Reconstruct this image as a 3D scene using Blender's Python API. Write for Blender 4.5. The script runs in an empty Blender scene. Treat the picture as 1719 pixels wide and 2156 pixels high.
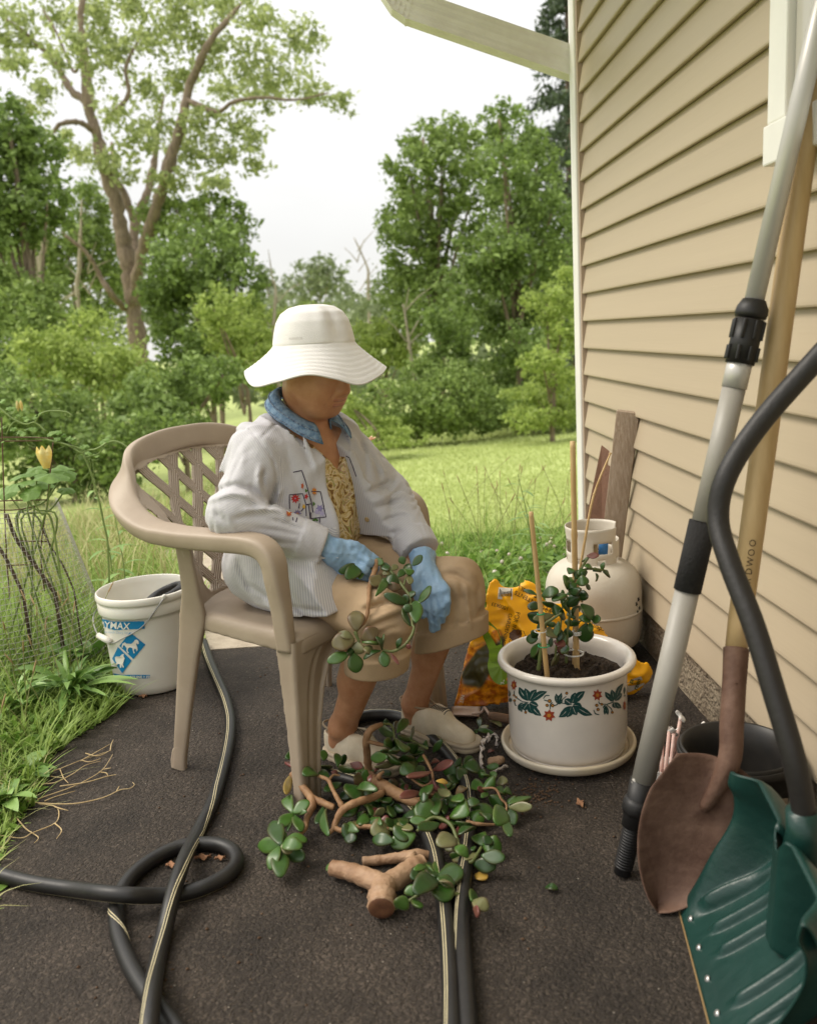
import bpy, bmesh, math, random
import numpy as np
from mathutils import Vector, Matrix, geometry
rng = np.random.default_rng(7)
random.seed(7)
SC = bpy.context.scene
COL = SC.collection
R = math.radians

# ------------------------------------------------------------------ camera
# Picture measurements are kept in a 1719 x 2156 frame; these helpers turn them into points of the place (metres).
FPX, CAMH, PCX, PCY = 1850.0, 1.08, 859.5, 1078.0
_y = np.array([781 - PCX, 704 - PCY, FPX]); _y /= np.linalg.norm(_y)
_dx = 1400 - PCX
_d = np.array([_dx, -(FPX * FPX + (781 - PCX) * _dx) / (704 - PCY), FPX]); _d /= np.linalg.norm(_d)
_x = np.cross(_d, _y)
MW = np.array([_x, _y, -_d])            # world <- camera (x right, y down, z forward)
CAM = np.array([0.0, 0.0, CAMH])

def ray(px, py):
    return MW @ np.array([(px - PCX) / FPX, (py - PCY) / FPX, 1.0])
def G(px, py, z=0.0):                   # point at height z
    r = ray(px, py); return CAM + r * ((z - CAMH) / r[2])
def DY(px, py, Y):                      # point at distance Y along the wall
    r = ray(px, py); return CAM + r * (Y / r[1])
def WX(px, py, X):                      # point on a plane parallel to the wall
    r = ray(px, py); return CAM + r * (X / r[0])

cam_d = bpy.data.cameras.new('camera'); cam = bpy.data.objects.new('camera', cam_d); COL.objects.link(cam)
cam_d.sensor_fit = 'HORIZONTAL'; cam_d.sensor_width = 56.0
cam_d.lens = FPX / 1719.0 * 56.0
cam_d.clip_start = 0.05; cam_d.clip_end = 3000
cm = Matrix.Identity(4)
for i in range(3):
    cm[i][0] = MW[i][0]; cm[i][1] = -MW[i][1]; cm[i][2] = -MW[i][2]; cm[i][3] = CAM[i]
cam.matrix_world = cm
cam_d.dof.use_dof = True; cam_d.dof.focus_distance = 2.35; cam_d.dof.aperture_fstop = 7.0
SC.camera = cam

# ------------------------------------------------------------------ sky and sun
SUN_AZ, SUN_EL = R(-78), R(50)          # azimuth from +Y towards +X
W = bpy.data.worlds.new('World'); SC.world = W; W.use_nodes = True
nt = W.node_tree; nt.nodes.clear()
out = nt.nodes.new('ShaderNodeOutputWorld'); bg = nt.nodes.new('ShaderNodeBackground'); bg.inputs['Strength'].default_value = 0.1
sky = nt.nodes.new('ShaderNodeTexSky'); sky.sky_type = 'NISHITA'; sky.sun_disc = False
sky.sun_elevation = SUN_EL; sky.sun_rotation = SUN_AZ
tc = nt.nodes.new('ShaderNodeTexCoord'); sep = nt.nodes.new('ShaderNodeSeparateXYZ')
nt.links.new(tc.outputs['Generated'], sep.inputs[0])
ramp = nt.nodes.new('ShaderNodeMapRange'); ramp.inputs[1].default_value = 0.0; ramp.inputs[2].default_value = 1.0
ramp.inputs[3].default_value = 5.5; ramp.inputs[4].default_value = 16.5; ramp.clamp = True
sq = nt.nodes.new('ShaderNodeMath'); sq.operation = 'POWER'; sq.inputs[1].default_value = 1.8; sq.use_clamp = True
nt.links.new(sep.outputs[2], sq.inputs[0]); nt.links.new(sq.outputs[0], ramp.inputs[0])
nz = nt.nodes.new('ShaderNodeTexNoise'); nz.inputs['Scale'].default_value = 3.0; nz.inputs['Detail'].default_value = 4
mp = nt.nodes.new('ShaderNodeMapping'); mp.inputs['Scale'].default_value = (1, 1, 3.0)
nt.links.new(tc.outputs['Generated'], mp.inputs[0]); nt.links.new(mp.outputs[0], nz.inputs['Vector'])
nr = nt.nodes.new('ShaderNodeMapRange'); nr.inputs[1].default_value = 0.3; nr.inputs[2].default_value = 0.7
nr.inputs[3].default_value = 0.95; nr.inputs[4].default_value = 1.05
nt.links.new(nz.outputs['Fac'], nr.inputs[0])
mul = nt.nodes.new('ShaderNodeMath'); mul.operation = 'MULTIPLY'
nt.links.new(ramp.outputs[0], mul.inputs[0]); nt.links.new(nr.outputs[0], mul.inputs[1])
cloud = nt.nodes.new('ShaderNodeVectorMath'); cloud.operation = 'SCALE'; cloud.inputs[0].default_value = (1.0, .985, .955)
nt.links.new(mul.outputs[0], cloud.inputs['Scale'])
mix = nt.nodes.new('ShaderNodeMix'); mix.data_type = 'RGBA'; mix.inputs[0].default_value = 0.93
nt.links.new(sky.outputs[0], mix.inputs[6]); nt.links.new(cloud.outputs[0], mix.inputs[7])
nt.links.new(mix.outputs[2], bg.inputs['Color']); nt.links.new(bg.outputs[0], out.inputs[0])
sl = bpy.data.lights.new('sun', 'SUN'); sl.energy = 1.5; sl.angle = R(24); sl.color = (1.0, 0.92, 0.80)
so = bpy.data.objects.new('sun', sl); COL.objects.link(so)
_sd = Vector((math.sin(SUN_AZ) * math.cos(SUN_EL), math.cos(SUN_AZ) * math.cos(SUN_EL), math.sin(SUN_EL)))
so.rotation_euler = _sd.to_track_quat('Z', 'Y').to_euler()
SC.view_settings.view_transform = 'Standard'; SC.view_settings.look = 'None'
SC.view_settings.exposure = 0.80; SC.view_settings.gamma = 1.0
SC.cycles.max_bounces = 8; SC.cycles.transparent_max_bounces = 8

# ------------------------------------------------------------------ materials
def _n(nt, t, **k):
    n = nt.nodes.new(t)
    for a, b in k.items(): setattr(n, a, b)
    return n
def mat(name, c, rough=0.6, var=0.0, vscale=8.0, c2=None, bump=0.0, bscale=80.0, spec=0.4, metal=0.0, trans=0.0, attr=None,
        bdetail=3.0, coat=0.0, alpha=None, stretch=None, bdist=0.01, sheen=0.0, sss=0.0):
    m = bpy.data.materials.new(name); m.use_nodes = True
    t = m.node_tree; b = t.nodes['Principled BSDF']
    b.inputs['Roughness'].default_value = rough; b.inputs['Specular IOR Level'].default_value = spec
    b.inputs['Metallic'].default_value = metal; b.inputs['Coat Weight'].default_value = coat
    b.inputs['Sheen Weight'].default_value = sheen
    if sss: b.inputs['Subsurface Weight'].default_value = sss; b.inputs['Subsurface Radius'].default_value = (.01, .004, .002)
    tcn = _n(t, 'ShaderNodeTexCoord')
    src = tcn.outputs['Object']
    if stretch:
        mpn = _n(t, 'ShaderNodeMapping'); mpn.inputs['Scale'].default_value = stretch
        t.links.new(src, mpn.inputs[0]); src = mpn.outputs[0]
    col = None
    c = tuple(c) + (1,)
    b.inputs['Base Color'].default_value = c
    if attr:
        at = _n(t, 'ShaderNodeAttribute', attribute_name=attr)
        mx = _n(t, 'ShaderNodeMix', data_type='RGBA'); mx.inputs[6].default_value = c; mx.inputs[7].default_value = tuple(c2) + (1,)
        t.links.new(at.outputs['Fac'], mx.inputs[0]); col = mx.outputs[2]
    elif c2 is not None or var > 0:
        ns = _n(t, 'ShaderNodeTexNoise'); ns.inputs['Scale'].default_value = vscale; ns.inputs['Detail'].default_value = 5; ns.inputs['Roughness'].default_value = .6
        t.links.new(src, ns.inputs['Vector'])
        rg = _n(t, 'ShaderNodeMapRange'); rg.inputs[1].default_value = .35; rg.inputs[2].default_value = .68
        t.links.new(ns.outputs['Fac'], rg.inputs[0])
        mx = _n(t, 'ShaderNodeMix', data_type='RGBA')
        if c2 is None:
            mx.inputs[6].default_value = tuple(x * (1 - var) for x in c[:3]) + (1,)
            mx.inputs[7].default_value = tuple(min(1, x * (1 + var)) for x in c[:3]) + (1,)
        else:
            mx.inputs[6].default_value = c; mx.inputs[7].default_value = tuple(c2) + (1,)
        t.links.new(rg.outputs[0], mx.inputs[0]); col = mx.outputs[2]
    if col is not None: t.links.new(col, b.inputs['Base Color'])
    if bump > 0:
        bn = _n(t, 'ShaderNodeTexNoise'); bn.inputs['Scale'].default_value = bscale; bn.inputs['Detail'].default_value = bdetail
        t.links.new(src, bn.inputs['Vector'])
        bp = _n(t, 'ShaderNodeBump'); bp.inputs['Strength'].default_value = bump; bp.inputs['Distance'].default_value = bdist
        t.links.new(bn.outputs['Fac'], bp.inputs['Height']); t.links.new(bp.outputs[0], b.inputs['Normal'])
    if trans > 0:
        tr = _n(t, 'ShaderNodeBsdfTranslucent'); ms = _n(t, 'ShaderNodeMixShader'); ms.inputs[0].default_value = trans
        if col is not None: t.links.new(col, tr.inputs['Color'])
        else: tr.inputs['Color'].default_value = c
        t.links.new(b.outputs[0], ms.inputs[1]); t.links.new(tr.outputs[0], ms.inputs[2])
        t.links.new(ms.outputs[0], t.nodes['Material Output'].inputs[0])
    if alpha is not None: b.inputs['Alpha'].default_value = alpha
    return m

# ------------------------------------------------------------------ mesh helpers
def mk(name, v, f, m=None, parent=None, smooth=True, attr=None):
    """one mesh object from vertices and faces (list of tuples or an (n,k) array)"""
    me = bpy.data.meshes.new(name)
    v = np.asarray(v, dtype=np.float32).reshape(-1, 3)
    if isinstance(f, np.ndarray):
        n, k = f.shape
        me.vertices.add(len(v)); me.vertices.foreach_set('co', v.ravel())
        me.loops.add(n * k); me.loops.foreach_set('vertex_index', f.ravel().astype(np.int32))
        me.polygons.add(n); me.polygons.foreach_set('loop_start', np.arange(0, n * k, k, dtype=np.int32))
        me.update(calc_edges=True); me.validate()
    else:
        me.from_pydata([tuple(map(float, q)) for q in v], [], [tuple(int(i) for i in q) for q in f]); me.update()
    if smooth and len(me.polygons): me.polygons.foreach_set('use_smooth', np.ones(len(me.polygons), dtype=bool))
    for an, av in (attr or {}).items():
        a = me.attributes.new(an, 'FLOAT', 'POINT'); a.data.foreach_set('value', np.asarray(av, dtype=np.float32))
    o = bpy.data.objects.new(name, me); COL.objects.link(o)
    if m is not None:
        for q in (m if isinstance(m, (list, tuple)) else [m]): me.materials.append(q)
    if parent is not None: o.parent = parent
    return o
def tag(o, label=None, cat=None, group=None, kind=None):
    if label: o['label'] = label
    if cat: o['category'] = cat
    if group: o['group'] = group
    if kind: o['kind'] = kind
    return o
def thing(name, label, cat, loc=(0, 0, 0), rotz=0.0, group=None):
    o = bpy.data.objects.new(name, None); COL.objects.link(o); o.empty_display_size = .05
    o.location = loc; o.rotation_euler = (0, 0, rotz)
    return tag(o, label, cat, group)
class MB:
    def __init__(s): s.v = []; s.f = []; s.n = 0; s.a = []
    def add(s, v, f, a=0.0):
        v = np.asarray(v, float).reshape(-1, 3)
        s.v.append(v); s.f.extend([tuple(i + s.n for i in q) for q in f]); s.n += len(v)
        s.a.append(np.full(len(v), a) if np.isscalar(a) else np.asarray(a)); return s
    def build(s, name, m=None, parent=None, smooth=True, attr=None):
        return mk(name, np.concatenate(s.v), s.f, m, parent, smooth, {attr: np.concatenate(s.a)} if attr else None)
def catmull(P, n=8, closed=False):
    P = np.asarray(P, float); k = len(P); o = []
    for i in range(k if closed else k - 1):
        g = (lambda j: P[j % k]) if closed else (lambda j: P[min(max(j, 0), k - 1)])
        a, b, c, d = g(i - 1), g(i), g(i + 1), g(i + 2)
        for t in np.linspace(0, 1, n, endpoint=False):
            o.append(.5 * (2 * b + (c - a) * t + (2 * a - 5 * b + 4 * c - d) * t * t + (3 * b - a - 3 * c + d) * t ** 3))
    if not closed: o.append(P[-1])
    return np.array(o)
def frames(P):
    P = np.asarray(P, float); T = np.gradient(P, axis=0); T /= np.linalg.norm(T, axis=1)[:, None] + 1e-12
    up = np.array([0, 0, 1.0]) if abs(T[0][2]) < .9 else np.array([1.0, 0, 0])
    N = np.cross(T[0], up); N /= np.linalg.norm(N); Ns = [N]
    for i in range(1, len(P)):
        N = N - T[i] * (N @ T[i]); N /= np.linalg.norm(N) + 1e-12; Ns.append(N)
    Ns = np.array(Ns); return T, Ns, np.cross(T, Ns)
def tube(P, r, seg=10, cap=True, prof=None):
    """tube along P; r number or list; prof = list of (a,b) cross-section points scaled by r"""
    P = np.asarray(P, float); n = len(P); r = np.full(n, r) if np.isscalar(r) else np.interp(np.linspace(0, 1, n), np.linspace(0, 1, len(r)), r)
    T, N, B = frames(P)
    if prof is None:
        th = np.linspace(0, 2 * np.pi, seg, endpoint=False); prof = np.c_[np.cos(th), np.sin(th)]
    prof = np.asarray(prof); seg = len(prof)
    v = (P[:, None] + r[:, None, None] * (prof[None, :, :1] * N[:, None] + prof[None, :, 1:] * B[:, None])).reshape(-1, 3)
    f = [(i * seg + j, i * seg + (j + 1) % seg, (i + 1) * seg + (j + 1) % seg, (i + 1) * seg + j) for i in range(n - 1) for j in range(seg)]
    if cap: f += [tuple(range(seg))[::-1], tuple((n - 1) * seg + j for j in range(seg))]
    return v, f
def lathe(prof, seg=48, c=(0, 0, 0)):
    prof = np.asarray(prof, float); n = len(prof); th = np.linspace(0, 2 * np.pi, seg, endpoint=False)
    v = np.stack([prof[:, :1] * np.cos(th), prof[:, :1] * np.sin(th), np.repeat(prof[:, 1:], seg, 1)], -1).reshape(-1, 3) + np.asarray(c)
    f = [(i * seg + j, i * seg + (j + 1) % seg, (i + 1) * seg + (j + 1) % seg, (i + 1) * seg + j) for i in range(n - 1) for j in range(seg)]
    return v, f
def grid(fn, nu, nv, cu=False):
    v = np.array([fn(u, w) for u in np.linspace(0, 1, nu, endpoint=not cu) for w in np.linspace(0, 1, nv)])
    f = [(i * nv + j, ((i + 1) % nu) * nv + j, ((i + 1) % nu) * nv + j + 1, i * nv + j + 1) for i in range(nu if cu else nu - 1) for j in range(nv - 1)]
    return v, f
def box(lo, hi):
    x0, y0, z0 = lo; x1, y1, z1 = hi
    v = [(x0, y0, z0), (x1, y0, z0), (x1, y1, z0), (x0, y1, z0), (x0, y0, z1), (x1, y0, z1), (x1, y1, z1), (x0, y1, z1)]
    return v, [(0, 3, 2, 1), (4, 5, 6, 7), (0, 1, 5, 4), (1, 2, 6, 5), (2, 3, 7, 6), (3, 0, 4, 7)]
def bevel(o, w, seg=2):
    md = o.modifiers.new('bevel', 'BEVEL'); md.width = w; md.segments = seg; md.limit_method = 'ANGLE'; return o
def solid(o, t, off=-1.0):
    md = o.modifiers.new('thickness', 'SOLIDIFY'); md.thickness = t; md.offset = off; return o
def subsurf(o, n=1):
    md = o.modifiers.new('smooth', 'SUBSURF'); md.levels = n; md.render_levels = n; return o
def bar(a, b, w, h, roll=0.0):
    """rectangular bar from a to b"""
    a = np.asarray(a, float); b = np.asarray(b, float); t = (b - a) / np.linalg.norm(b - a)
    up = np.array([0, 0, 1.0]) if abs(t[2]) < .95 else np.array([0, 1.0, 0])
    s = np.cross(t, up); s /= np.linalg.norm(s); u = np.cross(s, t)
    s, u = s * math.cos(roll) + u * math.sin(roll), u * math.cos(roll) - s * math.sin(roll)
    c = [(-1, -1), (1, -1), (1, 1), (-1, 1)]
    v = [p + s * x * w / 2 + u * y * h / 2 for p in (a, b) for x, y in c]
    return v, [(0, 3, 2, 1), (4, 5, 6, 7), (0, 1, 5, 4), (1, 2, 6, 5), (2, 3, 7, 6), (3, 0, 4, 7)]
def text_mesh(s, size, bold=0.0, xs=1.0):
    """flat triangles of a word, built with the default font, centred"""
    cu = bpy.data.curves.new('t', 'FONT'); cu.body = s; cu.size = size; cu.align_x = 'CENTER'; cu.align_y = 'CENTER'; cu.offset = bold
    cu.resolution_u = 3
    o = bpy.data.objects.new('t', cu); COL.objects.link(o)
    dg = bpy.context.evaluated_depsgraph_get(); dg.update()
    me = bpy.data.meshes.new_from_object(o.evaluated_get(dg))
    v = np.array([q.co[:] for q in me.vertices]).reshape(-1, 3); f = [tuple(p.vertices) for p in me.polygons]
    bpy.data.objects.remove(o); bpy.data.curves.remove(cu); bpy.data.meshes.remove(me)
    bm = bmesh.new(); bv = [bm.verts.new(q) for q in v]
    for q in f:
        try: bm.faces.new([bv[i] for i in q])
        except ValueError: pass
    for _ in range(3):
        L = [e for e in bm.edges if e.calc_length() > size * .22]
        if L: bmesh.ops.subdivide_edges(bm, edges=L, cuts=1); bmesh.ops.triangulate(bm, faces=bm.faces[:])
    bm.verts.index_update(); v = np.array([q.co[:] for q in bm.verts]); f = [tuple(q.index for q in p.verts) for p in bm.faces]; bm.free()
    v[:, 0] *= xs
    return v, f
def poly_tris(pts):
    t = geometry.tessellate_polygon([[Vector((p[0], p[1], 0)) for p in pts]])
    return np.array([(p[0], p[1], 0) for p in pts]), [tuple(q) for q in t]
# ---- cheap smooth noise on points (sum of random sines)
def snoise(P, scale, seed=0, n=5):
    r = np.random.default_rng(seed); P = np.asarray(P, np.float32); o = np.zeros(P.shape[:-1], np.float32)
    for i in range(n):
        k = r.normal(size=3).astype(np.float32) * scale; o += np.sin(P @ k + np.float32(r.uniform(0, 6.28)))
    return o / n ** .5 / .7
# ---- signed-distance shapes and a surface extractor, for bodies and clothes
def s_cap(P, a, b, ra, rb):
    a = np.asarray(a, np.float32); b = np.asarray(b, np.float32); ab = b - a
    t = np.clip(((P - a) @ ab) / (ab @ ab), 0, 1)
    return np.linalg.norm(P - a - t[..., None] * ab, axis=-1) - (ra + (rb - ra) * t)
def s_ell(P, c, r, Rm=None):
    q = P - np.asarray(c, np.float32)
    if Rm is not None: q = q @ np.asarray(Rm, np.float32)
    r = np.asarray(r, np.float32); k = np.linalg.norm(q / r, axis=-1); k2 = np.linalg.norm(q / (r * r), axis=-1) + 1e-9
    return k * (k - 1) / k2
def smin(a, b, k):
    h = np.clip(.5 + .5 * (b - a) / k, 0, 1); return b + (a - b) * h - k * h * (1 - h)
def smax(a, b, k): return -smin(-a, -b, k)
def isosurf(fn, lo, hi, h):
    lo = np.asarray(lo, np.float32); n = np.ceil((np.asarray(hi) - lo) / h).astype(int) + 1
    ax = [lo[i] + h * np.arange(n[i], dtype=np.float32) for i in range(3)]
    D = np.empty(n, np.float32)
    for s in range(0, n[0], 24):
        X, Y, Z = np.meshgrid(ax[0][s:s + 24], ax[1], ax[2], indexing='ij'); D[s:s + 24] = fn(np.stack([X, Y, Z], -1))
    S = D < 0
    c = [S[i:n[0] - 1 + i, j:n[1] - 1 + j, k:n[2] - 1 + k] for i in (0, 1) for j in (0, 1) for k in (0, 1)]
    cnt = sum(q.astype(np.int8) for q in c); act = (cnt > 0) & (cnt < 8)
    I = np.argwhere(act); idx = -np.ones(act.shape, np.int32); idx[act] = np.arange(len(I))
    off = np.array([(i, j, k) for i in (0, 1) for j in (0, 1) for k in (0, 1)])
    val = np.stack([D[tuple((I + o).T)] for o in off], 1)
    acc = np.zeros((len(I), 3)); w = np.zeros(len(I))
    for a in range(8):
        for b in range(a + 1, 8):
            if np.abs(off[a] - off[b]).sum() != 1: continue
            m_ = (val[:, a] < 0) != (val[:, b] < 0)
            t = np.where(m_, val[:, a] / np.where(m_, val[:, a] - val[:, b], 1), 0)
            p = off[a] + t[:, None] * (off[b] - off[a]); acc[m_] += p[m_]; w[m_] += 1
    V = lo + h * (I + acc / w[:, None])
    F = []
    for ax_ in range(3):
        sl0 = [slice(None)] * 3; sl1 = [slice(None)] * 3; sl0[ax_] = slice(0, -1); sl1[ax_] = slice(1, None)
        A = S[tuple(sl0)]; B = S[tuple(sl1)]; E = np.argwhere(A != B)
        u, w_ = (ax_ + 1) % 3, (ax_ + 2) % 3
        E = E[(E[:, u] > 0) & (E[:, w_] > 0) & (E[:, u] < n[u] - 1) & (E[:, w_] < n[w_] - 1)]
        def cell(du, dw):
            q = E.copy(); q[:, u] += du; q[:, w_] += dw; return idx[tuple(q.T)]
        q = np.stack([cell(-1, -1), cell(0, -1), cell(0, 0), cell(-1, 0)], 1)
        fl = ~A[tuple(E.T)]; q[fl] = q[fl][:, ::-1]; F.append(q)
    return V, np.concatenate(F)
def relax(V, F, it=2, lam=.5):
    e = np.concatenate([F[:, [i, (i + 1) % 4]] for i in range(4)])
    for _ in range(it):
        s = np.zeros_like(V); c = np.zeros(len(V)); np.add.at(s, e[:, 0], V[e[:, 1]]); np.add.at(c, e[:, 0], 1)
        np.add.at(s, e[:, 1], V[e[:, 0]]); np.add.at(c, e[:, 1], 1); V = V + lam * (s / np.maximum(c, 1)[:, None] - V)
    return V
# ---- leaves and blades
def unit(v): return v / (np.linalg.norm(v, axis=-1, keepdims=True) + 1e-9)
def leaf_cloud(C, size, aspect=.55, up=.3, droop=0.0):
    """folded diamond leaves around points C -> verts, quads, per-vertex tint"""
    n = len(C); s = size * np.clip(rng.lognormal(-.05, .38, n), .4, 1.9)
    d = rng.normal(size=(n, 3)); d[:, 2] -= droop; d = unit(d)
    nr = rng.normal(size=(n, 3)); nr[:, 2] += up * 2; side = unit(np.cross(d, nr)); nn = np.cross(side, d)
    w = (s * aspect * .5)[:, None]; L = s[:, None]
    base = C - d * L * .5
    v = np.stack([base, base + d * L * .45 + side * w + nn * w * .35, base + d * L, base + d * L * .45 - side * w + nn * w * .35], 1).reshape(-1, 3)
    i = np.arange(n) * 4
    f = np.concatenate([np.stack([i, i + 1, i + 2], 1), np.stack([i, i + 2, i + 3], 1)])
    return v, f, np.repeat(rng.uniform(0, 1, n), 4)
def blades(B, h, lean=.4, width=.006, dirs=None, curl=.5, seg=4):
    """curved grass blades rooted at B"""
    n = len(B); h = np.broadcast_to(h, n) * 1.0
    a = rng.uniform(0, 2 * np.pi, n) if dirs is None else dirs
    d = np.stack([np.cos(a), np.sin(a), np.zeros(n)], 1); s = np.stack([-np.sin(a), np.cos(a), np.zeros(n)], 1)
    ln = lean * rng.uniform(.2, 1.4, n); cu = curl * rng.uniform(.2, 1.5, n); wd = width * rng.uniform(.6, 1.4, n)
    V = []
    for k in range(seg + 1):
        t = k / seg
        p = B + d * (h * (ln * t + cu * t * t * .7))[:, None] + np.array([0, 0, 1.0]) * (h * (t - .35 * cu * t ** 3))[:, None]
        w = wd * (1 - t ** 1.6) * .5 + wd * .03
        V += [p + s * w[:, None], p - s * w[:, None]]
    V = np.stack(V, 1); m = 2 * (seg + 1); i = np.arange(n) * m
    F = np.concatenate([np.stack([i + 2 * k, i + 2 * k + 1, i + 2 * k + 3, i + 2 * k + 2], 1) for k in range(seg)])
    return V.reshape(-1, 3), F, np.repeat(rng.uniform(0, 1, n), m)
# ================================================================== GROUND
def terr(x, y):
    x = np.asarray(x, float); y = np.asarray(y, float)
    t = np.clip(y - 3.25, 0, None)
    left = 1 / (1 + np.exp((x + .9) / .8))
    z = -.073 * np.clip(t, 0, 22) - .012 * np.clip(t - 22, 0, 60) - left * .028 * np.clip(t, 0, 14)
    z += .03 * np.sin(x * .9 + y * .5) * np.clip(t / 6, 0, 1) + .018 * np.clip(t - 6, 0, 14) * np.clip((x - 1.0) / 8, 0, 1)
    return z - .014
def edge_x(y):                          # left edge of the asphalt
    return -.905 + .045 * math.sin(y * 5.1) + .02 * math.sin(y * 13) + (-.12 if y < 1.5 else 0) * (1.5 - y) * 2
def ground_hit(px, py):                 # where a picture point meets the terrain
    r = ray(px, py)
    for t in np.concatenate([np.linspace(1, 30, 600), np.linspace(30, 200, 300)]):
        p = CAM + r * t
        if p[2] <= terr(p[0], p[1]): return p
    return p

def m_asphalt():
    m = mat('asphalt', (.03, .027, .024), .82, spec=.35); t = m.node_tree; b = t.nodes['Principled BSDF']
    tcn = _n(t, 'ShaderNodeTexCoord'); o = tcn.outputs['Object']
    v1 = _n(t, 'ShaderNodeTexVoronoi'); v1.inputs['Scale'].default_value = 230
    v2 = _n(t, 'ShaderNodeTexVoronoi'); v2.inputs['Scale'].default_value = 110
    n1 = _n(t, 'ShaderNodeTexNoise'); n1.inputs['Scale'].default_value = 5; n1.inputs['Detail'].default_value = 6
    n2 = _n(t, 'ShaderNodeTexNoise'); n2.inputs['Scale'].default_value = 90; n2.inputs['Detail'].default_value = 8; n2.inputs['Roughness'].default_value = .75
    nw = _n(t, 'ShaderNodeTexNoise'); nw.inputs['Scale'].default_value = 40; nw.inputs['Detail'].default_value = 3
    wv = _n(t, 'ShaderNodeVectorMath', operation='MULTIPLY_ADD'); wv.inputs[1].default_value = (.02,) * 3
    t.links.new(o, nw.inputs['Vector']); t.links.new(nw.outputs['Color'], wv.inputs[0]); t.links.new(o, wv.inputs[2])
    for q in (n1, n2): t.links.new(o, q.inputs['Vector'])
    for q in (v1, v2): t.links.new(wv.outputs[0], q.inputs['Vector'])
    cr = _n(t, 'ShaderNodeValToRGB'); e = cr.color_ramp.elements
    e[0].position = 0; e[0].color = (.019, .0142, .0105, 1); e[1].position = 1; e[1].color = (.15, .116, .088, 1)
    k = cr.color_ramp.elements.new(.55); k.color = (.039, .0298, .0225, 1)
    mx = _n(t, 'ShaderNodeMix', data_type='FLOAT'); mx.inputs[0].default_value = .45
    t.links.new(v1.outputs['Color'], mx.inputs[2]); t.links.new(n2.outputs['Fac'], mx.inputs[3])
    t.links.new(mx.outputs[0], cr.inputs[0])
    mr = _n(t, 'ShaderNodeMapRange'); mr.inputs[1].default_value = .3; mr.inputs[2].default_value = .7; mr.inputs[3].default_value = .68; mr.inputs[4].default_value = 1.42
    t.links.new(n1.outputs['Fac'], mr.inputs[0])
    sc = _n(t, 'ShaderNodeVectorMath', operation='SCALE'); t.links.new(cr.outputs[0], sc.inputs[0]); t.links.new(mr.outputs[0], sc.inputs['Scale'])
    t.links.new(sc.outputs[0], b.inputs['Base Color'])
    h = _n(t, 'ShaderNodeMath', operation='ADD'); h2 = _n(t, 'ShaderNodeMath', operation='MULTIPLY_ADD'); h2.inputs[1].default_value = -.9
    t.links.new(v2.outputs['Distance'], h2.inputs[0]); t.links.new(n2.outputs['Fac'], h2.inputs[2])
    h3 = _n(t, 'ShaderNodeMath', operation='MULTIPLY'); h3.inputs[1].default_value = -.5; t.links.new(v1.outputs['Distance'], h3.inputs[0])
    t.links.new(h2.outputs[0], h.inputs[0]); t.links.new(h3.outputs[0], h.inputs[1])
    bp = _n(t, 'ShaderNodeBump'); bp.inputs['Strength'].default_value = 1.0; bp.inputs['Distance'].default_value = .006
    t.links.new(h.outputs[0], bp.inputs['Height']); t.links.new(bp.outputs[0], b.inputs['Normal'])
    return m
M_ASPH = m_asphalt()
M_SOIL = mat('lawn soil', (.30, .35, .11), .9, c2=(.38, .44, .15), vscale=1.2, bump=.4, bscale=40)
M_CONC = mat('path concrete', (.34, .28, .21), .9, c2=(.47, .40, .31), vscale=14, bump=.5, bscale=120)

xs = np.concatenate([np.linspace(-120, -8, 24), np.linspace(-7.5, 10, 110), np.linspace(11, 140, 24)])
ys = np.concatenate([np.linspace(-12, 2.9, 30), np.linspace(3.0, 30, 120), np.linspace(32, 260, 40)])
X, Y = np.meshgrid(xs, ys, indexing='ij')
Z = terr(X, Y)
Z = np.where((Y < 2.9) & (X > -1.0), -.06, Z)
Z = np.where(X > 1.0, np.where(Y < 3.5, -.12, Z), Z)
nv = len(ys); i, j = np.meshgrid(np.arange(len(xs) - 1), np.arange(nv - 1), indexing='ij'); k = (i * nv + j).ravel()
tag(mk('lawn', np.stack([X, Y, Z], -1).reshape(-1, 3), np.stack([k, k + nv, k + nv + 1, k + 1], 1), M_SOIL), kind='structure')

# asphalt slab with a ragged left and far edge
v = []; f = []
yy = np.concatenate([np.linspace(-3, 1.0, 10), np.linspace(1.1, 3.03, 50)])
for y in yy:
    xl = edge_x(y); far = 3.04 - y
    for z in (-.05, 0):
        v.append((xl - (0 if z == 0 else .01), y, z))
    for z in (0, -.05): v.append((1.3, y, z))
for a in range(len(yy) - 1):
    for c in range(3): f.append((a * 4 + c, a * 4 + c + 1, a * 4 + 5 + c, a * 4 + 4 + c))
n = (len(yy) - 1) * 4; f.append((n, n + 1, n + 2, n + 3))
tag(mk('driveway', v, f, M_ASPH, smooth=False), kind='structure')
# pale concrete walk running off behind the chair
pth = [(-.66, 3.035), (.02, 3.035), (.0, 3.35), (-.2, 3.9), (-.55, 4.7), (-.95, 5.6), (-1.55, 5.5), (-1.12, 4.5), (-.82, 3.7)]
v = [(x, y, terr(x, y) + .016) for x, y in pth] + [(x, y, terr(x, y) - .06) for x, y in pth]; n = len(pth)
tag(mk('path', v, [tuple(range(n))[::-1][::-1]] + [(i_, n + i_, n + (i_ + 1) % n, (i_ + 1) % n) for i_ in range(n)], M_CONC, smooth=False), kind='structure')

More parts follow.
